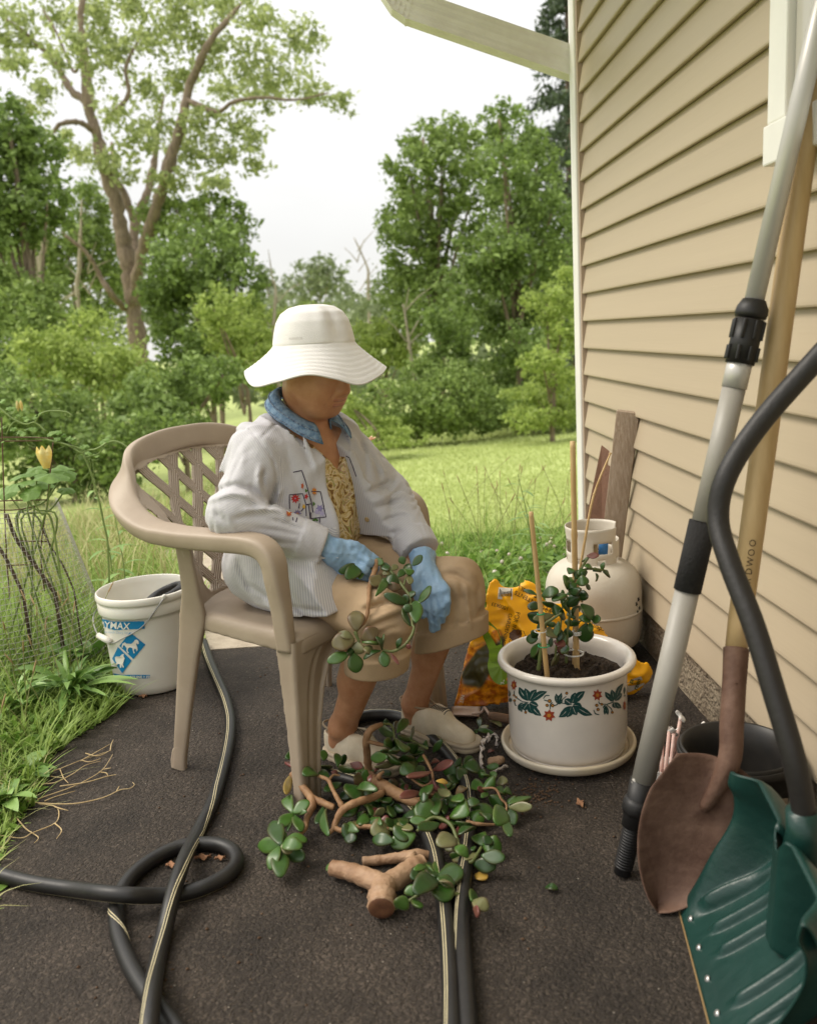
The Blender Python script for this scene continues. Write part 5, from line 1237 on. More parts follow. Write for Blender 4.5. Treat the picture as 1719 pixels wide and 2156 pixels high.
# ---------------------------------------------------------------- boards against the wall
M_GREYW = mat('weathered plank', (.30, .22, .15), .85, c2=(.42, .33, .25), vscale=10, stretch=(14, 14, .8), bump=.5, bscale=30)
M_HARD = mat('hardboard', (.17, .085, .05), .7, var=.15, vscale=30, bump=.2, bscale=120)
top = WX(1322, 866, .808); mid = DY(1283, 1190, 2.92); d_ = unit(mid - top); base = top + d_ * (top[2] / -d_[2])
t_ = thing('plank', 'weathered grey wooden plank leaning on the siding behind the tank', 'plank', tuple(base))
v, f = bar(A3(0, 0, 0), top - base, .072, .022, roll=R(24)); bevel(mk('board', v, f, M_GREYW, t_), .002)
q = [DY(1266, 937, 3.16), DY(1290, 956, 3.12), DY(1268, 1250, 3.02), DY(1200, 1250, 3.06)]
b0 = A3(q[3][0], q[3][1], 0)
t_ = thing('hardboard_offcut', 'brown pointed hardboard offcut leaning on the siding left of the plank', 'board', tuple(b0)); q = [p - b0 for p in q]
lo_ = [q[2] + (q[2] - q[1]) * 0, q[3]]; o = mk('board', q, [(0, 1, 2, 3)], M_HARD, t_, smooth=False); solid(o, .005, 0)

# ---------------------------------------------------------------- soil bag
B0 = A3(.16, 2.385, 0); BX = unit(A3(.53, -.005, 0)); BN = unit(A3(.0, -.97, .22)); BZ = np.cross(BX, BN) * -1; BZ = BZ if BZ[2] > 0 else -BZ
def bag_ab(px, py):
    r = ray(px, py); t = ((B0 - CAM) @ BN) / (r @ BN); p = CAM + r * t - B0; return np.array([p @ BX, p @ BZ])
bag_px = [(952, 1492), (966, 1440), (985, 1362), (1012, 1300), (1022, 1250), (1030, 1214), (1048, 1219), (1075, 1212), (1105, 1220), (1135, 1231), (1190, 1268), (1232, 1290), (1262, 1318), (1290, 1345), (1322, 1376), (1345, 1392), (1360, 1388), (1374, 1414), (1358, 1436), (1352, 1448), (1330, 1462), (1290, 1478), (1200, 1500), (1120, 1512), (1070, 1511), (1030, 1503), (1000, 1500)]
poly = np.array([bag_ab(*q) for q in bag_px]); poly[:, 1] = np.maximum(poly[:, 1], .004)
def sd_poly(a, b):
    d = np.full(a.shape, 9., np.float32); s = np.ones(a.shape, np.float32); n = len(poly)
    for i_ in range(n):
        p, q = poly[i_], poly[i_ - 1]; e = q - p; wx, wy = a - p[0], b - p[1]; t = np.clip((wx * e[0] + wy * e[1]) / (e @ e), 0, 1)
        d = np.minimum(d, np.hypot(wx - e[0] * t, wy - e[1] * t)); c1 = b >= p[1]; c2 = b < q[1]; c3 = e[0] * wy > e[1] * wx
        s = np.where((c1 & c2 & c3) | (~c1 & ~c2 & ~c3), -s, s)
    return d * s
bag = thing('soil_bag', 'crumpled yellow garden soil bag behind the painted pot', 'bag', tuple(B0))
BM = np.stack([BX, BZ, BN], 1)
def sd_bag(P):
    a, b, c = P[..., 0], P[..., 1], P[..., 2]; e = sd_poly(a, b)
    th = .003 + .060 * (1 - np.exp(np.minimum(e, 0) / .075)) * np.clip(1.15 - b / .5, .3, 1)
    cr = 1 - 2 * np.abs(snoise(P * np.array([1, .8, .6], np.float32), 22, 8)); cr2 = 1 - 2 * np.abs(snoise(P, 46, 9))
    edge = np.exp(e / .03)
    wr = (.0042 * cr + .0026 * cr2) * (1 - .5 * edge)
    return np.maximum((np.abs(c - .012 * snoise(P * np.array([1, 1, 0], np.float32), 12, 5) * edge) - th - wr) * .7, e)
V, F = isosurf(sd_bag, (-.03, -.004, -.10), (.64, .42, .10), .0045)
V = relax(V, F, 1)
Vw = V @ BM.T + B0; Vw[:, 2] = np.maximum(Vw[:, 2], .003)
cc = (Vw - CAM) @ MW; PX = PCX + FPX * cc[:, 0] / cc[:, 2]; PYv = PCY + FPX * cc[:, 1] / cc[:, 2]
# printed picture of the bag: orange ground, dark leaf photo, flower photo
wob = 12 * snoise(V, 30, 17)
dark = np.clip((PYv - (1352 - .2 * (PX - 985)) + wob) / 8, 0, 1) * (PX < 1062)
flow = np.clip((PYv - 1418 + .25 * (PX - 1000) + wob * 1.5) / 10, 0, 1) * (PX < 1075)
flow2 = np.clip((1398 - PYv - .9 * (PX - 985) + wob) / 10, 0, 1) * dark
m = bpy.data.materials.new('bag print'); m.use_nodes = True; t = m.node_tree; b = t.nodes['Principled BSDF']; b.inputs['Roughness'].default_value = .3; b.inputs['Specular IOR Level'].default_value = .5
tcn = _n(t, 'ShaderNodeTexCoord'); ns = _n(t, 'ShaderNodeTexNoise'); ns.inputs['Scale'].default_value = 60; ns.inputs['Detail'].default_value = 4; t.links.new(tcn.outputs['Object'], ns.inputs['Vector'])
cr = _n(t, 'ShaderNodeValToRGB'); e = cr.color_ramp.elements; e[0].position = .38; e[0].color = (.38, .09, .004, 1); e[1].position = .62; e[1].color = (.78, .30, .01, 1); t.links.new(ns.outputs['Fac'], cr.inputs[0])
def amix(attr, a, bcol):
    at = _n(t, 'ShaderNodeAttribute', attribute_name=attr); mx = _n(t, 'ShaderNodeMix', data_type='RGBA'); t.links.new(at.outputs['Fac'], mx.inputs[0]); t.links.new(a, mx.inputs[6])
    if isinstance(bcol, tuple): mx.inputs[7].default_value = bcol
    else: t.links.new(bcol, mx.inputs[7])
    return mx.outputs[2]
base_ = _n(t, 'ShaderNodeRGB'); base_.outputs[0].default_value = (.92, .44, .008, 1)
o1 = amix('dark', base_.outputs[0], (.05, .045, .012, 1)); o2 = amix('flow', o1, cr.outputs[0]); t.links.new(o2, b.inputs['Base Color'])
bagm = mk('bag_skin', Vw - B0, F, m, bag, attr={'dark': np.clip(dark, 0, 1), 'flow': np.clip(np.maximum(flow, flow2), 0, 1)})
M_BLK = mat('bag black ink', (.05, .03, .01), .5); M_BWH = mat('bag white ink', (.66, .62, .55), .5); M_BGR = mat('bag green ink', (.16, .28, .012), .4); M_BROWN = mat('bag brown ink', (.08, .03, .008), .5)
def bd(n_, v_, f_, mm, l=.0015): return decal(n_, v_, f_, bagm, mm, bag, B0, l)
bd('white_panel', *strip2([(1036, 1226), (1030, 1262), (1020, 1300), (1012, 1325)], [20, 17, 12, 4], 8), M_BWH)
L = [strip2([(x, 1240), (x - 1, 1258 - (x % 3))], [.9, .9], 4) for x in np.arange(1052, 1078, 3.0)]; bd('barcode_panel', *strip2([(1064, 1238), (1062, 1262)], [15, 15], 5), M_BWH, .0012); bd('barcode', *join2(L), M_BLK, .002)
for t_2 in ([text2('1000633', 11, (1052, 1276), 195), text2('NET CONTENTS', 13, (1126, 1268), 206), text2('1CUFT (28.3L)', 12, (1124, 1252), 206), text2('0.04', 11, (1150, 1285), 206), text2('FOR IN-GROUND', 12, (1078, 1335), 104), text2('GARDENING', 12, (1066, 1325), 104)]): bd('bag_text', *t_2, M_BLK, .002)
for t_2 in (text2('Vegetable', 12, (1262, 1305), 200), text2('Garden', 13, (1266, 1326), 200)): bd('bag_text', *t_2, M_BLK, .002)
bd('green_swoosh', *strip2([(1016, 1308), (1032, 1335), (1043, 1365), (1048, 1392)], [8, 17, 15, 20], 8), M_BGR, .0016)
bd('green_disc', *star2((1056, 1402), 40, 20, .75, 1.0), M_BGR, .0018)
bd('bag_text', *join2([text2('FOR FLOWERS,', 9, (1062, 1412), 102, .1), text2('VEGETABLES,', 9, (1053, 1408), 102, .1), text2('AND HERBS.', 9, (1045, 1398), 102, .1)]), M_BWH, .0026)
bd('brown_blot', *star2((1088, 1338), 14, 9, 1.3, .9), M_BROWN, .0016)
bd('bag_text', *text2('NET', 9, (972, 1472), 104, .1), M_BWH, .0026)
bd('white_panel', *strip2([(1318, 1452), (1335, 1440), (1352, 1432)], [7, 11, 9], 6), M_BWH, .0016)
bd('bag_text', *join2([text2('ta', 13, (1328, 1434), -68, .2), text2('reen', 13, (1340, 1440), -68, .2)]), mat('bag dark green ink', (.05, .09, .02), .5), .0026)
bd('green_leaf', *star2((1323, 1408), 9, 6, .7, .8), M_BGR, .002)

# ---------------------------------------------------------------- white bucket
M_PAIL = mat('white plastic', (.74, .71, .63), .45, c2=(.68, .64, .55), vscale=5, spec=.4, sss=.05); M_BLUE = mat('bucket blue ink', (.008, .20, .42), .4)
BC = np.array([-.782, 2.762, 0.0]); bucket = thing('bucket', 'white plastic bucket with blue printed horse labels beside the tall grass', 'bucket', tuple(BC))
H = .328
bp_ = [(.0, .004), (.118, .004), (.126, .010), (.1290, .03), (.1395, .250), (.1405, .262), (.1475, .264), (.1495, .268), (.1500, .292), (.1480, .296), (.1465, .300), (.1475, .303), (.1520, .305), (.1535, .309), (.1535, .317), (.1515, H - .003), (.1485, H), (.146, H - .003), (.1455, .305), (.1435, .285), (.1372, .262), (.1368, .25), (.1262, .03), (.122, .018), (.0, .016)]
v, f = lathe(bp_, 96); bbody = mk('bucket_body', v, f, M_PAIL, bucket)
def ZB_(x, y): return ((250 + x / 4.2975) * .6876, (1700 + y / 4.2975) * .6876)
zs = .6876 / 4.2975
def bdec(n_, v_, f_, mm, l=.0008): return (lambda l: decal(n_, v_, f_, bbody, mm, bucket, BC, l))(l * 2.2) 
def quadgrid(c, nx=14, ny=8):            # bilinear picture quad -> points, faces
    c = np.array(c, float); v_ = [];
    for i_ in range(nx):
        for j_ in range(ny):
            u, w = i_ / (nx - 1), j_ / (ny - 1); v_.append((c[0] * (1 - u) + c[1] * u) * (1 - w) + (c[3] * (1 - u) + c[2] * u) * w)
    return np.array(v_), [(i_ * ny + j_, (i_ + 1) * ny + j_, (i_ + 1) * ny + j_ + 1, i_ * ny + j_ + 1) for i_ in range(nx - 1) for j_ in range(ny - 1)]
q = lambda *L: [ZB_(*p) for p in L]
bdec('label_band', *join2([quadgrid(q((275, 838), (420, 872), (440, 985), (290, 940)), 8, 4), quadgrid(q((419, 872), (822, 868), (832, 966), (439, 985)), 14, 4)]), M_BLUE)
bdec('label_text', *text2('RYMAX', 128 * zs, ZB_(440, 925), 4, .35, xs=.92), M_PAIL, .0016)
bdec('label_text', *text2('The Livestock Dairy Store', 44 * zs, ZB_(430, 1012), 3), mat('pale ink', (.36, .48, .62), .5), .0012)
bdec('label_diamond', *quadgrid(q((638, 1012), (838, 1176), (684, 1366), (500, 1192)), 10, 10), M_BLUE)
bdec('label_diamond', *quadgrid(q((482, 1206), (660, 1386), (538, 1552), (408, 1362)), 10, 10), M_BLUE)
horse = [(535, 1205), (545, 1160), (575, 1140), (600, 1158), (660, 1160), (690, 1135), (705, 1110), (728, 1105), (750, 1120), (757, 1160), (742, 1168), (728, 1150), (722, 1175), (735, 1200), (742, 1240), (728, 1262), (722, 1232), (700, 1225), (692, 1250), (705, 1282), (690, 1288), (680, 1245), (672, 1215), (640, 1205), (620, 1222), (612, 1250), (630, 1280), (615, 1288), (598, 1250), (600, 1215), (585, 1200), (570, 1175), (555, 1185), (548, 1215)]
cow = [(450, 1340), (470, 1325), (510, 1330), (540, 1300), (565, 1290), (560, 1320), (575, 1350), (560, 1400), (552, 1430), (568, 1470), (555, 1475), (540, 1440), (530, 1480), (515, 1470), (515, 1430), (490, 1425), (470, 1452), (452, 1440), (470, 1410), (455, 1375)]
for L in (horse, cow):
    v_, f_ = poly_tris([ZB_(*p) for p in L]); bdec('label_animal', v_[:, :2], f_, M_PAIL, .0018)
bdec('label_strip', *join2([quadgrid(q((400, 1548), (520, 1572), (530, 1622), (412, 1592)), 6, 3), quadgrid(q((519, 1572), (902, 1574), (904, 1620), (529, 1622)), 14, 3)]), M_BLUE)
bdec('label_text', *text2('HOG + PET + EQUINE + FEED', 46 * zs, ZB_(660, 1600), 0, .25, xs=.95), M_PAIL, .0016)
bdec('label_band', *quadgrid(q((1360, 735), (1446, 688), (1452, 800), (1368, 832)), 5, 4), M_BLUE)
bdec('label_text', *join2([text2('W', 60 * zs, ZB_(1395, 890), -20), text2('N', 60 * zs, ZB_(1420, 1180), -20), text2('A', 60 * zs, ZB_(1412, 1320), -20)]), M_BLUE, .0012)
bdec('label_band', *quadgrid(q((1388, 1440), (1425, 1425), (1425, 1465), (1390, 1478)), 4, 3), M_BLUE)
# bail wire and grip
wire = []
for x, y in ((345, 1257), (330, 1280), (300, 1318), (262, 1342), (240, 1352)):
    p = hit(bbody, x, y, .007, BC)
    if p is not None: wire.append(p)
wl_ = wire[-1]; e0 = DY(207, 1338, 2.69) - BC; e1 = DY(196, 1300, 2.80) - BC; e2 = A3(-.152, .03, .275)
M_WIRE = mat('galvanised wire', (.36, .35, .33), .4, metal=.6)
v, f = tube(catmull(np.array(wire + [e0, e1, e2]), 6), .0021, 6); bail = mk('bail', v, f, M_WIRE, bucket)
v, f = tube(np.array([wl_ * .9 + e0 * .1, (wl_ + e0) / 2, e0]), [.0095, .0105, .0095], 12); mk('grip', v, f, M_PAIL, bail)
v, f = lathe([(0, .006), (.006, .006), (.008, .003), (.008, 0)], 14); o = mk('ear', v, f, M_PAIL, bucket); p = wire[0]; o.matrix_local = Matrix.Translation(Vector(p * A3(.975, .975, 1))) @ Vector(p * A3(1, 1, 0)).to_track_quat('Z', 'Y').to_matrix().to_4x4()
M_HOSE = mat('black rubber hose', (.011, .010, .0095), .45, c2=(.018, .016, .014), vscale=20, bump=.15, bscale=160, bdist=.002, spec=.4); M_STRIPE = mat('cream hose stripe', (.60, .52, .32), .5)
t_ = thing('hose_loop', 'black hose loop lying inside the white bucket', 'hose', tuple(BC + [.05, .02, .22]))
P = np.array([(.052 * math.cos(a) + .01, .07 * math.sin(a), .075 + .018 * math.cos(a)) for a in np.linspace(0, 6.283, 40)]); v, f = tube(P, .012, 10); mk('hose', v, f, M_HOSE, t_)

# ---------------------------------------------------------------- hoses on the ground
def hose(lab, pts, r=.0155, stripe=None, zs_=None):
    P = np.array([G(p[0], p[1], (p[2] if len(p) > 2 else r + .001)) for p in pts]); C = catmull(P, 10)
    t_ = thing('garden_hose', lab, 'hose', tuple(C[0])); C0 = C - C[0]
    v, f = tube(C0, r, 18); o = mk('hose', v, f, M_HOSE, t_)
    if stripe:
        T, N, B = frames(C); n = len(C); S = np.cross(T, UZ); S = unit(S); U = np.cross(S, T)
        for da in (-.16, .16):
            a = np.interp(np.linspace(0, 1, n), np.linspace(0, 1, len(stripe)), stripe) + da
            q = C0 + (S * np.cos(R(1) * a * 57.2958)[:, None] + U * np.sin(a)[:, None]) * (r - .0008); v, f = tube(q, .0012, 6); mk('stripe', v, f, M_STRIPE, o)
hose('black hose with cream stripes running from the chair leg to the bottom edge', [(428, 1352), (440, 1390), (457, 1430), (474, 1470), (484, 1515), (482, 1560), (470, 1615), (447, 1690), (415, 1755), (392, 1800, .040), (374, 1850, .048), (360, 1900, .040), (345, 1965), (330, 2030), (320, 2090, .05), (314, 2160, .05), (310, 2240, .03)], stripe=[1.0, .9, .9, 1.2, 1.3, 1.6, 2.9, 2.6, 2.0, 1.7, 1.4, .9, .4])
hose('plain black hose looping at lower left and crossing under the striped hose', [(-60, 1822), (0, 1842), (70, 1860), (150, 1872, .020), (215, 1880, .046), (270, 1885, .047), (330, 1886, .026), (380, 1882), (430, 1868), (475, 1845), (497, 1820), (492, 1795), (465, 1780), (425, 1777), (380, 1783), (330, 1805), (285, 1838), (258, 1872), (246, 1905), (246, 1950), (258, 1995), (280, 2045), (308, 2090), (340, 2130), (372, 2170), (400, 2220)], stripe=[-1.2, -1.2, -1.2, -1.2, -1.2, -1.2, -1.2, -1.2, 3.5, 3.6, 3.7])
hose('left one of two black hoses running forward from under the cuttings', [(690, 1630), (770, 1655), (840, 1692), (885, 1738), (912, 1790), (926, 1850), (934, 1905), (942, 1980), (948, 2060), (952, 2170), (955, 2240)], stripe=[1.8, 1.7, 1.5, 1.3, 1.2, 1.0, .6])
hose('right one of two black hoses running forward from under the cuttings', [(700, 1540), (755, 1511), (805, 1505), (850, 1513), (900, 1545), (945, 1590), (972, 1630), (986, 1672), (988, 1720), (982, 1790), (976, 1850), (972, 1920), (974, 2000), (980, 2080), (986, 2170), (990, 2240)], stripe=[2, 2, 2, 1.8, 1.5, 1.4, .8, 0, -.8])

# ---------------------------------------------------------------- trowel
M_RUST = mat('rusty steel', (.085, .042, .027), .68, c2=(.165, .095, .065), vscale=18, bump=.25, bscale=60, spec=.35); M_STEEL = mat('worn trowel steel', (.36, .24, .18), .5, c2=(.45, .34, .28), vscale=20, metal=.3); M_HANDLE = mat('old wood handle', (.19, .11, .065), .7, var=.3, vscale=14, stretch=(1, 8, 8), bump=.3)
a = G(948, 1502, .012); b = G(1008, 1504, .012); c = G(1030, 1506, .03); d = G(1078, 1516, .016)
tr = thing('trowel', 'small rusty garden trowel with wooden handle beside the pot saucer', 'trowel', tuple(a))
u = unit(b - a); s = np.cross(UZ, u)
v, f = grid(lambda p, w: (b - a) * p + s * (w - .5) * .058 * (1 if p > .2 else .75 + p * 1.25) + UZ * (.016 * (2 * w - 1) ** 2 - .006), 12, 9); solid(mk('blade', v, f, M_STEEL, tr), .0018, 0)
v, f = tube(catmull(np.array([b - u * .02, b + u * .006 + UZ * .006, b + u * .016 + UZ * .02, c]) - a, 6), .0042, 8); mk('shank', v, f, M_STEEL, tr)
v, f = tube(np.array([c - u * .004, c + (d - c) * .15, c + (d - c) * .5, c + (d - c) * .85, d]) - a, [.0075, .0115, .0125, .013, .009], 12); mk('handle', v, f, M_HANDLE, tr)

# ---------------------------------------------------------------- long tools leaning on the wall
M_ALU = mat('grey painted pole', (.31, .29, .255), .45, var=.05, vscale=12, spec=.5); M_ALU2 = mat('bright aluminium tube', (.50, .48, .455), .38, var=.04, metal=.25, spec=.5); M_BLKP = mat('black plastic', (.014, .013, .013), .5, spec=.4); M_FOAM = mat('black foam', (.016, .015, .015), .9, bump=.3, bscale=200)
pa, pb = G(1308, 1842, .002), WX(1719, 60, .79); pdir = unit(pb - pa); PL = np.linalg.norm(pb - pa)
pole = thing('extension_pole', 'long grey telescopic pole with black collar and grips leaning on the house', 'pole', tuple(pa))
def seg(s0, s1, r0, r1, name, m_, par=None, n=2, sg=24):
    P = pdir * np.linspace(s0 * PL, s1 * PL, n)[:, None]; v, f = tube(P, np.linspace(r0, r1, n), sg); return mk(name, v, f, m_, par or pole)
def ring(s, r, l, mb): v, f = tube(pdir * np.array([[s * PL - l / 2], [s * PL + l / 2]]), r, 20); mb.add(v, f)
h_ = seg(.002, .086, .0165, .0175, 'bottom_grip', M_BLKP); mb = MB()
for s in np.linspace(.012, .066, 16): ring(s, .0185, .0032, mb)
o = mb.build('grip_rings', M_BLKP, h_)
seg(.066, .127, .0225, .0255, 'lower_fitting', M_BLKP); v, f = tube(pdir * PL * np.array([[.083], [.089], [.098], [.104]]), [.026, .031, .031, .026], 8); mk('clamp', v, f, M_BLKP, pole)
seg(.1275, .372, .0225, .0225, 'lower_tube', M_ALU); v, f = tube(pdir * PL * np.array([[.122], [.1275], [.133]]) + A3(-.016, -.004, .0), [.006, .010, .006], 10); mk('rivet', v, f, M_ALU, pole)
seg(.371, .455, .0255, .0255, 'foam_grip', M_FOAM, n=2); seg(.456, .612, .0208, .0208, 'middle_tube', M_ALU); seg(.6125, .647, .0222, .0222, 'tube_end', M_ALU2)
cl = seg(.640, .690, .0255, .0265, 'collar', M_BLKP); v, f = tube(pdir * PL * np.array([[.692], [.697], [.703], [.712]]), [.0268, .0285, .027, .020], 24); mk('collar_cap', v, f, M_BLKP, cl); mb = MB()
s_ = unit(np.cross(pdir, UZ)); t2 = np.cross(s_, pdir)
for k_ in range(8):
    a_ = k_ * .785; o_ = (s_ * math.cos(a_) + t2 * math.sin(a_)) * .0265
    for s0, s1 in ((.644, .660), (.668, .689)): v, f = bar(pdir * PL * s0 + o_, pdir * PL * s1 + o_, .006, .006); mb.add(v, f)
bevel(mb.build('collar_ribs', M_BLKP, cl), .001)
seg(.705, 1.22, .0172, .0172, 'upper_tube', M_ALU2)

spA = G(1382, 1906, .003); sS = WX(1531, 1605, .60); sT = WX(1549, 1366, .645); sH = WX(1703, 230, .795); sH2 = sT + (sH - sT) * 1.12
spade = thing('shovel', 'rusty round-point shovel with long wooden handle leaning on the siding', 'shovel', tuple(spA))
ax = unit(sS - spA); LB = np.linalg.norm(sS - spA); ctr = (spA + sS) / 2; nrm = unit(CAM - ctr); nrm = unit(nrm - ax * (nrm @ ax)); wv = np.cross(ax, nrm); wv = wv if wv[0] > 0 else -wv; q_ = np.cross(ax, wv); wv = max((unit(wv * math.cos(a) + q_ * math.sin(a)) for a in np.linspace(-.26, .26, 11)), key=lambda z: z[1]); nrm = np.cross(wv, ax); nrm = nrm if nrm @ (CAM - ctr) > 0 else -nrm
def blade(p, w):
    x = 2 * w - 1; t = p * (1.0 - .08 * x * x)
    hw = .104 * (1 - (1 - min(1, t / .66)) ** 2) ** .72 * (1 - .20 * max(0, t - .66) / .34)
    z = .030 * x * x * (1 - .3 * p) - .010 + .018 * math.exp(-(x / .16) ** 2) * max(0, (t - .55) / .5) + .03 * max(0, .30 - t) ** 2 * 4
    return ax * LB * t + wv * hw * x + nrm * z
v, f = grid(blade, 34, 31); solid(mk('blade', v, f, M_RUST, spade), .0022, 0)
v, f = tube(catmull(np.array([sS - ax * .10 - nrm * .002, sS - nrm * -.008, sS + (sT - sS) * .35 + nrm * .012, sS + (sT - sS) * .7 + nrm * .006, sT]) - spA, 6), [.010, .0205, .0215, .0215, .0235], 16); sk = mk('socket', v, f, M_RUST, spade)
v, f = lathe([(.0005, -.002), (.004, 0), (.0005, .003)], 8, sS + (sT - sS) * .72 - spA + nrm * .026); mk('rivet', v, f, M_RUST, sk)
v, f = tube(np.array([sT - unit(sH - sT) * .01, sT + (sH - sT) * .05, sT + (sH - sT) * .4, sH, sH2]) - spA, [.0195, .0215, .0225, .021, .020], 16); mk('handle', v, f, mat('ash wood handle', (.43, .295, .135), .5, c2=(.52, .375, .20), vscale=6, stretch=(6, 6, .7), spec=.4), spade)
mb = MB()
for q in range(7):
    c_ = sT + (sH - sT) * (.10 + .018 * q) - spA - unit(np.cross(sH - sT, UZ)) * -.0 + nrm * .0226; v, f = text_mesh('HARDWOOD'[q], .017); X_ = unit(sH - sT); Y_ = np.cross(nrm, X_); mb.add(c_ + v[:, :1] * X_ + v[:, 1:2] * Y_ + nrm * .001, f)
mb.build('handle_stamp', M_BLK, spade, smooth=False)

M_GRN = mat('green snow shovel plastic', (.004, .028, .0225), .36, c2=(.008, .040, .032), vscale=6, bump=.12, bscale=50, spec=.45)
E0 = G(1430, 1915); ED = unit(G(1482, 2112) - E0); ED[2] = 0; DD = np.array([-ED[1], ED[0], 0]); DD = DD if DD[0] > 0 else -DD; WB = .415
snow = thing('snow_shovel', 'green plastic snow shovel with bent black handle standing by the wall', 'snow shovel', tuple(E0))
prf0 = catmull(np.array([(0, 0, 0), (.030, .056, 0), (.058, .118, 0), (.082, .163, 0), (.094, .197, 0), (.094, .232, 0), (.084, .256, 0), (.088, .280, 0)]), 6)
prf1 = catmull(np.array([(0, 0, 0), (.046, .030, 0), (.092, .064, 0), (.136, .104, 0), (.158, .152, 0), (.158, .205, 0), (.140, .252, 0), (.122, .288, 0)]), 6)
def sno(u, w):
    k_ = w * (len(prf0) - 1); i_ = int(min(k_, len(prf0) - 2)); fr_ = k_ - i_
    e_ = min(u, 1 - u); m_ = min(1, e_ / .13); m_ = m_ * m_ * (3 - 2 * m_)
    p = (prf0[i_] * (1 - fr_) + prf0[i_ + 1] * fr_) * (1 - m_) + (prf1[i_] * (1 - fr_) + prf1[i_ + 1] * fr_) * m_
    d, z = p[0], p[1]
    off = (u - .5) * WB; dch = .098 + .05 * z + max(0, abs(off) - .012) ** 2 * 40 + max(0, .095 - z) * 3
    h_ = min(1, max(0, .5 + .5 * (d - dch) / .015)); d = d + (dch - d) * h_ - .015 * h_ * (1 - h_)
    for c0 in (.07, .215, .36, .64, .785, .93):
        cc_ = c0 + (.5 - c0) * .30 * w
        rb = math.exp(-((u - cc_) / .020) ** 4) / (1 + math.exp(-(w - .14) / .012)) / (1 + math.exp((w - .50) / .03)); d -= .0095 * rb * (1 - h_); z += .0095 * rb * (1 - h_)
    nt_ = max(0, 1 - abs(u - .5) / .06) * max(0, (w - .86) / .14); z -= .035 * nt_
    return ED * WB * u + DD * d + UZ * z
v, f = grid(sno, 150, 60); sb = mk('blade', v, f, M_GRN, snow); solid(sb, .0035, 0)
# rolled top flange on both halves
for u0, u1 in ((.0, .455), (.545, 1.0)):
    v, f = grid(lambda p, w: sno(u0 + (u1 - u0) * p, 1.0) + DD * (.055 * w * (.5 + .5 * math.sin(p * 3.14))) - UZ * .055 * w * w, 30, 6); solid(mk('top_flange', v, f, M_GRN, snow), .003, 0)
v, f = grid(lambda p, w: sno(p, .0 + .012 * w) + DD * -.0032 - UZ * 0 + UZ * .0, 40, 3); solid(mk('wear_strip', v, f, mat('strip edge', (.30, .20, .09), .5, metal=.4), snow), .002, 0)
for u_ in (.10, .28, .46, .64, .82, .95):
    p = sno(u_, .055); v, f = lathe([(.0, .0028), (.004, .0025), (.0062, .0008), (.0066, -.001)], 12); o = mk('rivet', v, f, mat('bright rivet', (.5, .49, .47), .3, metal=.8), snow); o.matrix_local = Matrix.Translation(Vector(p - DD * .0025 + UZ * .001)) @ Vector(-DD + UZ * .5).to_track_quat('Z', 'Y').to_matrix().to_4x4()
soc = sno(.5, .93); hp_ = [WX(p[0], p[1], x) for p, x in (((1690, 1700), .612), ((1668, 1590), .600), ((1628, 1455), .588), ((1585, 1315), .578), ((1535, 1185), .566), ((1511, 1090), .566), ((1530, 1000), .585), ((1598, 893), .645), ((1719, 755), .735), ((1790, 680), .785))]
v, f = tube(catmull(np.array([soc + E0 - UZ * .10 + DD * .02, hp_[0] - UZ * .06 + DD * .004] + hp_), 8) - E0, .0182, 18); mk('handle', v, f, mat('black handle', (.017, .015, .014), .5, bump=.1, bscale=100), snow)
v, f = tube(np.array([soc + DD * .024 - UZ * .085, hp_[0] - E0 - UZ * .045 + DD * .003, hp_[0] - E0 - UZ * .005]), [.030, .027, .0255], 20); mk('socket', v, f, M_GRN, snow)

# ---------------------------------------------------------------- black nursery pots
M_NUR = mat('black nursery plastic', (.016, .015, .014), .45, c2=(.03, .026, .022), vscale=14, spec=.4)
NC = np.array([.700, 1.655, 0.0])
for lab, dz, sc_, off in (('outer black nursery pot with a paper tag behind the shovel', 0.0, 1.0, A3(0, 0, 0)), ('inner black nursery pot nested in the tagged one', .012, .955, A3(.0, .0, 0))):
    t_ = thing('nursery_pot', lab, 'plant pot', tuple(NC + off), group='nested nursery pots')
    pr = [(.0, .003), (.086, .003), (.09, .012), (.101, .12), (.104, .145), (.108, .147), (.110, .178), (.1195, .181), (.1215, .187), (.1215, .197), (.119, .200), (.115, .198), (.110, .186), (.104, .178), (.100, .14), (.097, .10), (.088, .012), (.0, .010)]
    v, f = lathe([(a * sc_, b * (1 if dz == 0 else .97) + dz) for a, b in pr], 72); o = mk('pot_body', v, f, M_NUR, t_)
    if dz == 0:
        v, f = quadgrid([(1637, 1683), (1657, 1680), (1656, 1722), (1638, 1724)], 5, 7); decal('paper_tag', v, f, o, mat('paper tag', (.45, .36, .26), .8), t_, NC); mb2 = [strip2([(x, 1695), (x - .3, 1718)], [.7, .7], 4) for x in np.arange(1642, 1654, 2.6)]; decal('tag_print', *join2(mb2), o, M_BLK, t_, NC, .0012)

